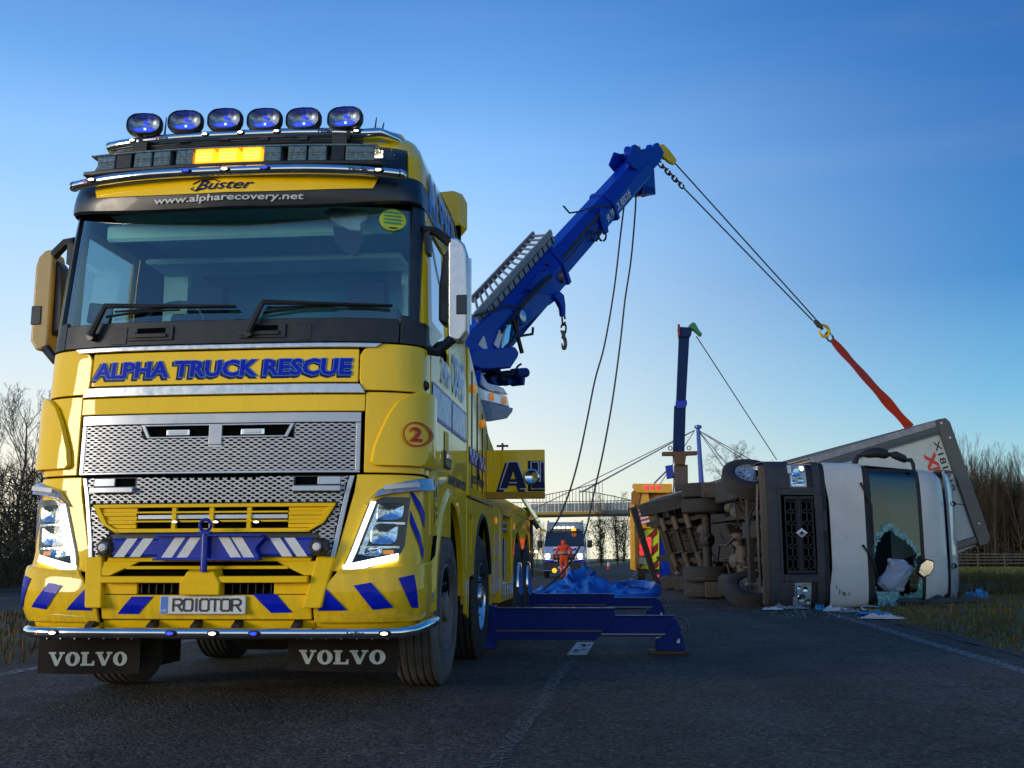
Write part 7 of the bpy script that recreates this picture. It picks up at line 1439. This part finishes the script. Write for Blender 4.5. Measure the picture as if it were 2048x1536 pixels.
r2p('roof_shelf', [(1266, 972), (1268, 967), (1345, 968), (1346, 983), (1340, 986), (1275, 985)], -.25, .35, ory); r2p('roof_shelf', [(1372, 972), (1378, 968), (1384, 976), (1374, 984)], -.25, .35, ory)
for px in (1294, 1306, 1318):
    c = r2(px, 975, -.26); mb = MB(); mb.lathe([(.075, 0), (.07, -.03), (0, -.04)], (c[0], -.25, c[1]), (0, 1, 0), 14); mb.obj('rear_lamp', redl, R2)
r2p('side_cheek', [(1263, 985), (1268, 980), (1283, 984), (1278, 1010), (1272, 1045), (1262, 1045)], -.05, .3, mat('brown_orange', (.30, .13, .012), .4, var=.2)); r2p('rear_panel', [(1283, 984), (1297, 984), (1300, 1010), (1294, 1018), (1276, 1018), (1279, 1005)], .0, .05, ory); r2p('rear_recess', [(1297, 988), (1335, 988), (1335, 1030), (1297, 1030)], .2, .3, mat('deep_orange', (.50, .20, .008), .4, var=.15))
# red and white stripe board
mb = MB(); 
def stripes(mb, quad, n, ms, d, skew=.5, n2=1):
    a, b, c_, e_ = [Vector((q[0], q[1])) for q in quad]         # bl, br, tr, tl
    for i in range(n):
        v0, v1 = i/n, (i+1)/n; mb.m = i % 2
        def P(u, v): v = min(1, max(0, v)); return (a*(1-u)+b*u)*(1-v)+(e_*(1-u)+c_*u)*v
        q = [P(0, v0-skew/n), P(1, v0+skew/n), P(1, v1+skew/n), P(0, v1-skew/n)]; mb.add([(p.x, d, p.y) for p in q], [(0, 1, 2, 3)])
stripes(mb, [r2(1280, 1050), r2(1303, 1052), r2(1290, 1014), r2(1271, 1018)], 8, None, -.02, .6); mb.obj('stripe_board', [X['red'], X['white_vinyl']], R2, sm=0)
r2p('corner_post', [(1261, 1010), (1270, 1008), (1276, 1050), (1274, 1142), (1262, 1138)], -.15, .2, ory); r2p('lift_arm', [(1265, 1050), (1272, 1052), (1274, 1140), (1266, 1138)], -.35, -.15, ory); r2p('cross_beam', [(1262, 1047), (1302, 1050), (1303, 1057), (1262, 1056)], -.12, .1, ory)
tp_ = r2p('tail_panel', [(1278, 1057), (1318, 1057), (1318, 1138), (1280, 1138)], .05, .12, fl_y)
mb = MB(); 
bl, br_, tr_, tl_ = r2(1280, 1137), r2(1317, 1137), r2(1316, 1056), r2(1278, 1056)
W2 = br_[0]-bl[0]; H2 = tl_[1]-bl[1]
def clipbox(poly):
    def clip(P, f):
        o = []
        for i in range(len(P)):
            a, b = P[i], P[(i+1) % len(P)]; fa, fb = f(a), f(b)
            if fa >= 0: o.append(a)
            if fa*fb < 0: t = fa/(fa-fb); o.append((a[0]+(b[0]-a[0])*t, a[1]+(b[1]-a[1])*t))
        return o
    for f in (lambda p: p[0], lambda p: 1-p[0], lambda p: p[1], lambda p: 1-p[1]):
        poly = clip(poly, f)
        if not poly: return poly
    return poly
for i in range(-1, 4):
    q = clipbox([(0, i*.40), (1, i*.40+.45), (1, i*.40+.65), (0, i*.40+.20)])
    if q: mb.add([(bl[0]+a*W2, .045, bl[1]+b*H2) for a, b in q], [list(range(len(q)))])
mb.obj('chevron_stripes', fl_r, tp_, sm=0)
mb = MB(); mb.prism([r2(1279, 1112), r2(1303, 1112), r2(1303, 1074), r2(1279, 1074)], 1, .0, .05); mb.obj('lamp_plate', ory, R2, sm=0)
for px in (1284, 1297):
    for py in (1081, 1093, 1105):
        c = r2(px, py); mb = MB(); mb.lathe([(.095, .0), (.095, -.03), (.06, -.05), (0, -.05)], (c[0], 0, c[1]), (0, 1, 0), 16); mb.obj('rear_lamp', redl, R2)
mb = MB(); c = r2(1284, 1121); mb.m = 0; mb.bb(c[0]-.12, c[0]+.16, .02, .04, c[1]-.12, c[1]+.10); mb.m = 1; mb.add([(c[0]-.05, .015, c[1]-.06), (c[0]+.09, .015, c[1]-.06), (c[0]+.02, .015, c[1]+.06)], [(0, 1, 2)]); mb.obj('hazard_plate', [X['white_vinyl'], fl_y], R2, sm=0)
r2p('rear_bumper', [(1280, 1138), (1318, 1138), (1318, 1147), (1284, 1147)], .0, .4, X['black']); r2p('tail_light_strip', [(1302, 1149), (1318, 1150), (1318, 1154), (1302, 1153)], .0, .05, redl)
r2p('blue_support', [(1318, 1040), (1336, 1030), (1350, 1160), (1320, 1165)], .1, .6, X['blue']); r2p('side_mirror', [(1248, 1015), (1260, 1012), (1261, 1036), (1250, 1034)], 1.2, 1.3, X['black']); r2p('side_marker', [(1249, 1040), (1259, 1042), (1257, 1050), (1249, 1047)], 1.2, 1.3, X['amber'])
for xx in (-.3, 2.0):
    mb = MB(); mb.lathe([(.3, .14), (.5, .14), (.52, .0), (.5, -.14), (.3, -.14)], (xx, 1.8, .52), (1, 0, 0), 24); mb.obj('wheel', X['rubber'], R2)
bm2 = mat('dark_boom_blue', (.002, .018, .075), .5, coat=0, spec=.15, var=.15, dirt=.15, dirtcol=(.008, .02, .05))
def mast(name, pts, d0, d1, m, par=R2, bevel=.02): return r2p(name, pts, d0, d1, m, bevel, par)
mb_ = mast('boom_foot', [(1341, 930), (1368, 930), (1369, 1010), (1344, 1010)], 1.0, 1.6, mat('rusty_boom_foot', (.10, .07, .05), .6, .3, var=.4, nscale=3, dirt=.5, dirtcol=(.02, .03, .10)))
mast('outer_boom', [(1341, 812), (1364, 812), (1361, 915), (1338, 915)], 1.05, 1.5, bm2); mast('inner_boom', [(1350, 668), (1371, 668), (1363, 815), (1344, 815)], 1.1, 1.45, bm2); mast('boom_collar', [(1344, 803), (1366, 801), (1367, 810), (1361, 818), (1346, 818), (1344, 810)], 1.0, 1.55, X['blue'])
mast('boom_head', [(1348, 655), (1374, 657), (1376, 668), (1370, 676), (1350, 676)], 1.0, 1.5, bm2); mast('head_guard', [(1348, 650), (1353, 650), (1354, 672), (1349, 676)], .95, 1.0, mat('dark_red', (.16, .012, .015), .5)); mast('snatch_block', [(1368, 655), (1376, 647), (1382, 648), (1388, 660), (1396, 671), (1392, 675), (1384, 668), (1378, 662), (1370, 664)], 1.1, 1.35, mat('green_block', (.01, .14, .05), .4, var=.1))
mast('lift_ram', [(1343, 680), (1348, 680), (1338, 925), (1332, 925)], 1.5, 1.6, X['steel'], bevel=0) if False else None
mast('tow_cross_bar', [(1318, 904), (1388, 903), (1388, 911), (1366, 912), (1364, 930), (1344, 930), (1342, 912), (1318, 912)], .8, 1.0, X['rust'])
for px in (1334, 1371):
    mb = MB(); c = r2(px, 897, .9); mb.tube([(c[0]+.07*math.cos(a), .9, c[1]+.07*math.sin(a)) for a in np.linspace(0, 6.28, 13)], .018, 5, False); mb.obj('eye_bolt', X['rust'], R2)
r2p('winch_box', [(1323, 932), (1338, 930), (1340, 955), (1326, 957)], 1.1, 1.6, X['blue']); mb = MB(); c = r2(1335, 972, 0); mb.lathe([(.06, -.1), (.085, 0), (.07, .09), (0, .12)], (c[0], 0, c[1]), (0, 0, 1), 12); mb.obj('beacon', X['amber_on'], R2)
for a, b in [((1351, 680), (1335, 925)), ((1346, 800), (1334, 1000)), ((1324, 940), (1297, 967))]:
    p, q = r2(*a, 1.7), r2(*b, 1.7); mb = MB(); mb.tube([(p[0], 1.7, p[1]), (q[0], 1.7, q[1])], .03, 5); mb.obj('boom_cable', X['steel'], R2)
P_a = at(1393, 673, Y2+1.2); q = on(TLM, 1553, 919, 0, -1.275); P_b = TLM @ q; rope('far_winch_rope', [P_a, P_b], .022, X['cable'], 'thin steel rope from the green block of the far boom down to the trailer')

# --- footbridge with a cable stayed mast
YB = 120.0; FB = empty('footbridge', M=Matrix.Translation((at(1150, 1030, YB).x, YB, 0))); g2 = at(1150, 1030, YB); tag(FB, 'pale footbridge with tall railings hung by cables from a blue mast', 'bridge')
gir = mat('bridge_girder', (.10, .12, .13), .5, var=.2); yst = mat('bridge_yellow_stripe', (.38, .26, .04), .6, var=.2); rl = mat('bridge_railing', (.16, .145, .13), .6, .3, var=.2); pan = mat('bridge_panel', (.42, .46, .44), .6, var=.1, nscale=.6); bmast = mat('bridge_mast_blue', (.008, .06, .36), .4, coat=.3, var=.1)
def fb(px, py, d=0): p = at(px, py, YB+d); return Vector((p.x-g2.x, d, p.z))
a, b = fb(900, 1030), fb(1460, 1023)
def beam(name, px0, px1, y0, y1, m, d0=-.3, d1=2.6, sl=-.018):
    mb = MB(); q = [fb(px0, y0+sl*(px0-1060)), fb(px1, y0+sl*(px1-1060)), fb(px1, y1+sl*(px1-1060)), fb(px0, y1+sl*(px0-1060))]; mb.hull([(p.x, d0, p.z) for p in q], [(p.x, d1, p.z) for p in q]); return mb.obj(name, m, FB, sm=0)
beam('girder', 430, 1760, 1034, 1030.5, mat('bridge_dark_beam', (.04, .045, .04), .6)); beam('girder_face', 430, 1201, 1030.5, 1025, yst, -.45, -.3); beam('girder_face', 1201, 1760, 1030.5, 1023.5, gir, -.45, -.3)  # girder darker than the faces in front of it
for k in range(50):
    px = 1062+k*8.2; top = 1004.5
    if px < 1262 or px > 1400: beam('parapet_panel', px, px+7.6, 1022.5, 1006, pan, 2.3, 2.35)
def upright(px, y0, y1, m, d, r=.035, nm='upright'): a = fb(px, y0-.018*(px-1060), d); b = fb(px, y1, d); mb = MB(); mb.tube([a, b], r, 4); return mb.obj(nm, m, FB, sm=0)
for px in (560, 830, 1640): q = fb(px, 1034-.018*(px-1060), 1.0); mb = MB(); mb.bb(q.x-.35, q.x+.35, .4, 1.9, -q.z*0-.1, q.z); mb.obj('pier', gir, FB, sm=0)
c1_ = [(1085, 991), (1120, 984), (1150, 978), (1180, 970), (1200, 965)]
for k in range(-90, 100): px = 1062+k*6.6; upright(px, 1025, 1005-.018*(px-1060), rl, -.2, .028)
for k in range(22): px = 1066+k*6.6; upright(px, 1025, itp(c1_, px), rl, 1.0, .03, 'tall_upright')
c2_ = [(1158, 982), (1195, 986), (1230, 993), (1275, 1004)]
for k in range(16): px = 1159+k*7.0; upright(px, 1025, itp(c2_, px), rl, .2, .03, 'tall_upright')
for cur, d in ((c1_, 1.0), (c2_, .2)): mb = MB(); mb.tube([fb(x, y, d) for x, y in cur], .05, 5); mb.obj('top_rail', rl, FB)
mb = MB(); mb.tube([fb(470, 1015, -.2), fb(1720, 993, -.2)], .045, 5); mb.obj('top_rail', rl, FB)
mb = MB(); a, b = fb(1396, 856, 1.2), fb(1397, 1118, 1.2); a2 = Vector((a.x, 1.2, a.z)); b2 = Vector((a.x+.45, 1.2, 0)); mb.tube([b2, a2], [.42, .22], 10); mb.lathe([(.22, -.1), (.42, .0), (.42, .25), (.2, .35), (0, .36)], a2, (0, 0, 1), 12); mb.obj('mast', bmast, FB)
def stay(p0, p1, r=.05, d1=1.2): mb = MB(); a = Vector((fb(*p0).x, 1.2, fb(*p0).z)); b = fb(p1[0], p1[1], d1); mb.tube([a, b], r, 5); mb.obj('stay_cable', mat('stay_grey', (.22, .23, .24), .5) if 'stay_grey' not in bpy.data.materials else bpy.data.materials['stay_grey'], FB)
for e_ in [(1160, 985), (1166, 984), (1060, 1022), (1285, 1023)]: stay((1393, 858), e_, .055)
for e_ in [(1520, 940), (1535, 938), (1480, 960), (1470, 968)]: stay((1400, 858), e_, .055)

# --- van facing the camera
YV = 49.5; gv = at(1128, 1156, YV); VN = empty('van', M=Matrix.Translation((gv.x, YV, 0)) @ Matrix.Rotation(R(-6), 4, 'Z')); tag(VN, 'white and blue van with headlights on behind the worker in orange', 'van')
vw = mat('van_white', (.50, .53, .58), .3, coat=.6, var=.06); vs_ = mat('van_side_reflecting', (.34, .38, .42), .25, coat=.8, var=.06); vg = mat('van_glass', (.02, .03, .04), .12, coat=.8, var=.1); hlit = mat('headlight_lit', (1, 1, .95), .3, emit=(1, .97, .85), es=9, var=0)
def vh(name, A, B, m, bevel=.02, sm=0, par=VN): mb = MB(); mb.hull(A, B); return mb.obj(name, m, par, sm=sm, bevel=bevel, seg=2)
def rect(x0, x1, z0, z1, y): return [(x0, y, z0), (x1, y, z0), (x1, y, z1), (x0, y, z1)]
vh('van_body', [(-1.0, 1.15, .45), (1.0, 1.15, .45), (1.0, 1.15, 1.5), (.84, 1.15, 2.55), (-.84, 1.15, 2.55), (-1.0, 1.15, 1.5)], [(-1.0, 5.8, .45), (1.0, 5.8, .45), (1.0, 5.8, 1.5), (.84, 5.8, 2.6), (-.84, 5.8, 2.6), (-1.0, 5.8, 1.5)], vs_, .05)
vh('roof_front', [(-.86, .95, 2.12), (.86, .95, 2.12), (.80, 1.05, 2.50), (-.80, 1.05, 2.50)], [(-.9, 1.3, 2.1), (.9, 1.3, 2.1), (.84, 1.3, 2.57), (-.84, 1.3, 2.57)], mat('van_roof_grey', (.18, .23, .27), .3, coat=.6, var=.06), .03)
vh('windscreen', [(-.93, .52, 1.44), (.93, .52, 1.44), (.86, .98, 2.10), (-.86, .98, 2.10)], [(-.95, 1.2, 1.40), (.95, 1.2, 1.40), (.9, 1.3, 2.12), (-.9, 1.3, 2.12)], vg, .01); vh('bonnet', [(-.88, .02, 1.12), (.88, .02, 1.12), (.95, .50, 1.42), (-.95, .50, 1.42)], [(-.95, .3, .9), (.95, .3, .9), (1.0, 1.2, 1.40), (-1.0, 1.2, 1.40)], vw, .03)
vh('front_face', rect(-.95, .95, .72, 1.13, -.02), rect(-.99, .99, .70, 1.15, 1.2), vw, .04); vh('bumper', rect(-.96, .96, .28, .70, -.06), rect(-1.0, 1.0, .28, .70, .9), mat('van_bumper', (.03, .035, .04), .6), .05); vh('grille', rect(-.48, .48, .82, 1.07, -.045), rect(-.5, .5, .8, 1.08, .0), X['black'], .01); vh('grille_bar', rect(-.5, .5, .96, .99, -.055), rect(-.5, .5, .96, .99, -.04), X['brushed'], 0)
for sg in (-1, 1):
    hh = vh('headlight', [(sg*.52, -.05, .86), (sg*.92, -.03, .88), (sg*.92, -.03, 1.08), (sg*.56, -.05, 1.03)], [(sg*.52, .05, .86), (sg*.95, .1, .88), (sg*.95, .1, 1.08), (sg*.56, .05, 1.03)], X['reflector'], .02)
    mb = MB(); mb.lathe([(.11, 0), (.10, -.02), (0, -.03)], (sg*.74, -.06, .97), (0, 1, 0), 14); mb.obj('headlight_beam', hlit, hh)
    vh('front_stripe', [(sg*.95, -.035, .83), (sg*.95, -.035, .76), (sg*.45, -.035, .66+.06), (sg*.45, -.035, .79)], [(sg*.95, .0, .83), (sg*.95, .0, .76), (sg*.45, .0, .72), (sg*.45, .0, .79)], X['blue_vinyl'], 0)
    vh('door_mirror', rect(min(sg*1.05, sg*1.28), max(sg*1.05, sg*1.28), 1.38, 1.72, .75), rect(min(sg*1.03, sg*1.25), max(sg*1.03, sg*1.25), 1.36, 1.70, .95), X['black'], .04)
    mb = MB(); mb.lathe([(.2, .11), (.35, .11), (.36, 0), (.35, -.11), (.2, -.11)], (sg*.84, .95, .36), (1, 0, 0), 22); mb.obj('wheel', X['rubber'], VN)
    mb = MB(); mb.bb(*sorted((sg*.97, sg*1.01)), 1.3, 5.6, .60, .72); mb.obj('side_stripe', X['blue_vinyl'], VN, sm=0)
    vh('side_window', [(sg*.975, 1.25, 1.50), (sg*.975, 2.1, 1.50), (sg*.90, 2.1, 2.05), (sg*.90, 1.45, 2.05)], [(sg*1.0, 1.25, 1.50), (sg*1.0, 2.1, 1.50), (sg*.925, 2.1, 2.05), (sg*.925, 1.45, 2.05)], vg, 0)
mb = MB(); lay(mb, glyphs('ALPHA', .1, .04), lambda x, z: (x, .10+(z-1.15)*1.25, z+.012), -.55, .62, 1.20, 1.34); mb.obj('bonnet_lettering', X['blue_vinyl'], VN, sm=0)
vh('number_plate', rect(-.26, .26, .42, .53, -.075), rect(-.26, .26, .42, .53, -.06), X['plate'], 0); vh('plate_surround', rect(-.2, .2, .56, .66, -.07), rect(-.2, .2, .56, .66, -.06), X['blue_vinyl'], 0)
for k in range(5): mb = MB(); mb.bb(-.55+k*.21, -.41+k*.21, .86, .90, 2.26, 2.33); mb.obj('roof_lamp', X['warm_on'], VN, sm=0, bevel=.01)
mb = MB(); mb.tube([(-.68, .9, 2.2), (.68, .9, 2.2)], .03, 6); mb.obj('lamp_bar', X['black'], VN); mb = MB(); mb.lathe([(.11, -.05), (.12, 0), (.08, .06), (0, .08)], (.42, .84, 2.20), (0, 0, 1), 12); mb.obj('amber_beacon', X['amber_on'], VN)
mb = MB(); mb.tube([(-.98, -.12, .33), (.98, -.12, .33)], .035, 8); mb.obj('light_bar', X['chrome'], VN); mb = MB(); mb.lathe([(.11, 0), (.10, -.03), (0, -.05)], (-.42, -.16, .34), (0, 1, 0), 14); mb.obj('amber_strobe', X['amber_on'], VN)
for xx in (-.8, .8): mb = MB(); mb.lathe([(.05, 0), (.06, .05), (0, .1)], (xx, 1.5, 2.56), (0, 0, 1), 8); mb.obj('roof_marker', ory, VN)

# --- worker in orange, walking away
def skin_body(name, V, E, rad, m, parent=None, sub=2):
    me = bpy.data.meshes.new(name); me.from_pydata(V, E, []); o = bpy.data.objects.new(name, me); COL.objects.link(o); s = o.modifiers.new('s', 'SKIN'); s.use_smooth_shade = True
    for i, r_ in enumerate(rad): me.skin_vertices[0].data[i].radius = (r_, r_*.85) if not hasattr(r_, '__len__') else r_
    me.skin_vertices[0].data[0].use_root = True; sb = o.modifiers.new('u', 'SUBSURF'); sb.levels = sub; sb.render_levels = sub; me.materials.append(m)
    if parent is not None: o.parent = parent
    return o
Yw = 47.3; gw = at(1128, 1157.5, Yw); PW_ = empty('person', M=Matrix.Translation((gw.x, Yw, 0))); tag(PW_, 'person in orange overalls walking away towards the white van', 'person')
org = mat('hi_vis_orange', (.95, .09, .01), .6, var=.1, nscale=9, bump=.2, bscale=20)
V = [(0, 0, .93), (0, .02, 1.10), (0, .06, 1.28), (0, .13, 1.40), (0, .19, 1.46), (0, .24, 1.50), (0, .29, 1.56),
     (-.21, .11, 1.36), (-.33, .05, 1.13), (-.30, .16, .93), (-.27, .19, .87), (.21, .11, 1.36), (.33, .04, 1.13), (.24, .20, .98), (.20, .24, .93),
     (-.10, 0, .86), (-.10, .06, .50), (-.09, -.03, .12), (-.09, .06, .05), (.10, 0, .86), (.12, .02, .48), (.16, -.16, .13), (.17, -.10, .05)]
E_ = [(0, 1), (1, 2), (2, 3), (3, 4), (4, 5), (5, 6), (3, 7), (7, 8), (8, 9), (9, 10), (3, 11), (11, 12), (12, 13), (13, 14), (0, 15), (15, 16), (16, 17), (17, 18), (0, 19), (19, 20), (20, 21), (21, 22)]
rad = [.165, .165, (.205, .14), (.18, .13), .08, .07, .085, .10, .078, .056, .05, .10, .078, .056, .05, .115, .090, .075, .06, .115, .090, .075, .06]
skin_body('body', V, E_, rad, org, PW_)
mb = MB(); mb.lathe([(.0, -.11), (.085, -.08), (.10, 0), (.09, .07), (.0, .11)], (0, .30, 1.585), (0, 0, 1), 16); mb.obj('hard_hat', org, PW_, sm=60)
mb = MB(); mb.lathe([(.165, 0), (.165, .05)], (0, .01, 1.03), (0, 0, 1), 20); q = mb.obj('belt', X['black'], PW_, sm=60); q.scale = (1.12, 1, 1)
for xx, yy, zz in [(-.1, .055, .42), (.13, .0, .42)]: mb = MB(); mb.lathe([(.095, 0), (.095, .05)], (xx, yy, zz), (0, 0, 1), 14); mb.obj('reflective_band', X['silver'], PW_, sm=60)
for z in (1.10,): mb = MB(); mb.lathe([(.172, 0), (.176, .05)], (0, .02, z), (0, 0, 1), 20); q = mb.obj('reflective_band', X['silver'], PW_, sm=60); q.scale = (1.14, 1, 1)
for xx, yy in [(-.09, .05), (.17, -.12)]: mb = MB(); mb.box((xx, yy, .05), (.10, .28, .10)); mb.obj('boot', X['black'], PW_, sm=0, bevel=.03, seg=2)
for (xx, yy, zz) in [(-.23, .19, .82), (.20, .23, .87)]:
    V = [(xx, yy, zz+.05), (xx, yy+.01, zz-.01)]; E2 = [(0, 1)]; rr_ = [.035, .04]
    for k in range(5):
        i0 = len(V); dx = (-.03+.015*k) if k < 4 else .045; V += [(xx+dx*.9, yy+.015, zz-.05), (xx+dx, yy+.03, zz-.09-.008*(k in (1, 2)))]; E2 += [(1, i0), (i0, i0+1)]; rr_ += [.011, .009]
    skin_body('hand', V, E2, rr_, X['black'], PW_, 1)

# --- traffic cone
c = at(1217, 1141, 82); CN = empty('traffic_cone', M=Matrix.Translation((c.x, 82, 0))); tag(CN, 'small red and white traffic cone far up the road', 'cone')
mb = MB(); mb.m = 0; mb.lathe([(.16, .04), (.12, .3)], (0, 0, 0), (0, 0, 1), 16); mb.m = 1; mb.lathe([(.12, .3), (.07, .6)], (0, 0, 0), (0, 0, 1), 16); mb.m = 0; mb.lathe([(.07, .6), (.03, .85), (0, .86)], (0, 0, 0), (0, 0, 1), 16); mb.obj('cone_body', [mat('cone_red', (.7, .04, .02), .5), X['white_vinyl']], CN); mb = MB(); mb.bb(-.22, .22, -.22, .22, 0, .04); mb.obj('cone_base', X['black'], CN, sm=0)

# --- crumpled blue tarpaulin: folded sheet over a heap, a rim roll, a tail
tb_m = mat('blue_tarpaulin', (.002, .075, .36), .42, coat=.15, spec=.3, var=.35, nscale=2.2, bump=.15, bscale=25, dirt=.12, dirtcol=(.05, .2, .45))
TP = empty('tarpaulin', M=Matrix.Translation((1.35, 20.2, 0))); tag(TP, 'crumpled heap of bright blue tarpaulin lying on the road', 'tarpaulin')
def rid(x, y, s, k): return 1-abs(noise.noise((x*s+k, y*s*.6-k, k)))*2
def tarp(u, v):
    a = u*2*PI; r_ = v; x = 1.15*r_*math.cos(a)*(1+.15*noise.noise((math.cos(a)*2, math.sin(a)*2, 4))); y = 1.3*r_*math.sin(a)
    e = max(0, 1-r_**2.2); h = e**.5*(.42+.22*math.exp(-((x+.12)/.32)**2-(y/.8)**2)); f = rid(x, y, 1.7, 3)**2*.16+rid(x, y, 3.6, 8)**3*.09+.03*noise.noise((x*9, y*9, 1))
    z = h*(.62+f*2.3)+.10*f*e+.01; x += .13*noise.noise((x*3, y*3, z*4+2))*e; y += .10*noise.noise((x*3.4, y*3, z*4+9))*e
    return Vector((x, y, max(z, .008)))
mb = MB(); mb.grid(tarp, list(np.linspace(0, 1, 221)), list(np.linspace(.02, 1, 80))); mb.obj('crumpled_sheet', tb_m, TP, sm=180, fix=False)
def fold(pts, w, h, seed, n=60, name='folded_edge'):
    mb = MB(); P = [Vector(p) for p in pts]; rows = []
    for i in range(n+1):
        t = i/n*(len(P)-1); k = min(int(t), len(P)-2); f = t-k; p0, p1, p2, p3 = P[max(k-1, 0)], P[k], P[k+1], P[min(k+2, len(P)-1)]
        c = .5*((2*p1)+(p2-p0)*f+(2*p0-5*p1+4*p2-p3)*f*f+(3*p1-p0-3*p2+p3)*f**3); d = ((p2-p0)*.5).normalized(); s_ = Vector((0, 0, 1)).cross(d).normalized(); ww = w*(.75+.5*noise.noise((i*.14, seed, 0))); row = []
        for j in range(13):
            a = 2*PI*j/12; k2 = 1+.28*noise.noise((i*.25, math.cos(a)*1.5+seed, math.sin(a)*1.5)); row.append(c+s_*math.cos(a)*ww*k2+Vector((0, 0, max(-c.z+.005, math.sin(a)*h*k2))))
        rows.append(row)
    mb.add([p for r_ in rows for p in r_], [(i*13+j, i*13+j+1, (i+1)*13+j+1, (i+1)*13+j) for i in range(n) for j in range(12)]); return mb.obj(name, tb_m, TP, sm=60, fix=False)
fold([(.0, -1.25, .10), (.5, -1.2, .14), (1.0, -.9, .18), (1.25, -.3, .30), (1.2, .3, .33), (.8, .6, .34), (.35, .5, .26), (.1, .1, .28)], .13, .12, 3)
fold([(1.0, -.85, .22), (.6, -.75, .24), (.2, -.6, .20), (-.2, -.5, .30), (-.35, -.2, .46), (-.2, .1, .50)], .09, .10, 5)
fold([(.3, -.5, .2), (.1, -.55, .42), (.05, -.35, .5), (.15, -.1, .42)], .10, .07, 11)
fold([(-.25, -.4, .30), (-.55, -.5, .36), (-.9, -.6, .24), (-1.3, -.9, .10), (-1.7, -1.3, .07), (-2.3, -1.5, .06)], .09, .07, 7, name='tarpaulin_tail')
fold([(.9, -1.0, .1), (.2, -1.3, .09), (-.6, -1.35, .07), (-1.2, -1.6, .06), (-1.9, -1.75, .05)], .13, .06, 9, name='tarpaulin_tail')
fold([(-1.7, -1.4, .08), (-1.5, -1.6, .1), (-1.2, -1.55, .07)], .10, .06, 14, 20, 'tarpaulin_tail')

# --- litter and broken pieces by the lorry
def rag(name, px, py, w, h, m, seed, lab, cat, hz_=.05, rot=0):
    c = on(I4, px, py, 2, .015); mb = MB(); 
    def fn(u, v):
        x, y = (u-.5)*w, (v-.5)*h; k = 1+.3*noise.noise((u*3, v*3, seed)); z = max(0, .35+noise.noise((u*5, v*5, seed))+.5*noise.noise((u*11, v*9, seed+3)))*hz_*(1-(2*u-1)**6)*(1-(2*v-1)**6)+.006
        x, y = x*k, y*k; return (x*math.cos(rot)-y*math.sin(rot), x*math.sin(rot)+y*math.cos(rot), z)
    mb.grid(fn, list(np.linspace(0, 1, 22)), list(np.linspace(0, 1, 14))); o = mb.obj(name, m, None, sm=60, fix=False); rgz = h_right((c.x*math.cos(RH)-c.y*math.sin(RH)), (c.x*math.sin(RH)+c.y*math.cos(RH))) if c.x*math.cos(RH)-c.y*math.sin(RH) > 3.3 else 0
    o.location = (c.x, c.y, max(0, rgz)+.01); return tag(o, lab, cat)
cl_w = mat('white_cloth', (.55, .55, .58), .8, var=.1, bump=.3, bscale=40); cl_b = mat('cyan_plastic', (.02, .24, .48), .4, var=.2); cl_p = mat('pinkish_cloth', (.60, .50, .48), .8, var=.1, bump=.3, bscale=40); cl_g = mat('grey_cloth_rag', (.20, .22, .23), .8, var=.3, bump=.3, bscale=40); cl_t = mat('teal_fragment', (.03, .20, .24), .4, var=.3)
rag('cloth', 1764, 1237, .62, .18, cl_p, 1, 'pale pink towel at the right end of the litter row', 'cloth', .07, -.25)
rag('plastic_sheet', 1747, 1228, .50, .16, cl_b, 2, 'flat cyan plastic sheet beside the pink towel', 'plastic', .05, -.1)
rag('cloth', 1672, 1222, .40, .15, cl_w, 3, 'white crumpled cloth under the middle of the lorry cab', 'cloth', .09, -.05)
rag('plastic_bag', 1639, 1219, .14, .14, cl_b, 4, 'small cyan bag just left of the white crumpled cloth', 'bag', .12)
rag('cloth', 1700, 1224, .30, .14, cl_g, 5, 'grey rag between the white cloth and the cyan sheet', 'cloth', .08)
rag('plastic_bag', 1697, 1215, .12, .12, cl_t, 6, 'teal scrap against the lorry, above the grey rag', 'scrap', .14)
rag('cloth', 1575, 1217, .75, .16, cl_g, 7, 'long grey strip of rags under the lorry headlamp', 'cloth', .07)
rag('torn_trim', 1545, 1219, .35, .10, cl_w, 17, 'pale torn trim nearest the lower lorry wheel', 'scrap', .05)
rag('plastic_bag', 1952, 1207, .40, .34, cl_b, 18, 'blue plastic bag on the grass right of the lorry roof', 'bag', .17)
rag('plastic_scrap', 1820, 1203, .16, .10, mat('orange_scrap', (.55, .08, .02), .5), 9, 'small orange scrap at the foot of the hanging glass', 'scrap', .08)
rag('wheel_arch_liner', 1880, 1216, 1.5, .16, mat('dark_scrap', (.03, .035, .045), .6, var=.4), 10, 'long dark torn strip in the grass below the roof deflector', 'scrap', .10, .0)
mb = MB(); c = on(I4, 1742, 1219, 2, .03); mb.tube([(c.x+.16*math.cos(a), c.y+.12*math.sin(a), .05+.03*math.sin(a)) for a in np.linspace(.4, 5.4, 16)], .012, 6); tag(mb.obj('hose_loop', X['satin']), 'curled pale hose lying behind the cyan plastic sheet', 'hose')
mb = MB(); q = random.Random(12)
for i in range(700):
    px, py = q.uniform(1540, 1850), q.uniform(1208, 1236); c = on(I4, px, py, 2, .0); s = q.uniform(.006, .022); e = c.x*math.cos(RH)-c.y*math.sin(RH); z = (max(0, h_right(e, c.x*math.sin(RH)+c.y*math.cos(RH))) if e > 3.3 else 0)+.008; u = Vector((q.gauss(0, 1), q.gauss(0, 1), .3)).normalized()*s; v = Vector((-u.y, u.x, q.uniform(0, s))); cc = Vector((c.x, c.y, z)); mb.add([cc-u, cc+v, cc+u, cc-v*.7], [(0, 1, 2, 3)])
tag(mb.obj('broken_glass', X['crazed'], sm=0, fix=False), kind='stuff')
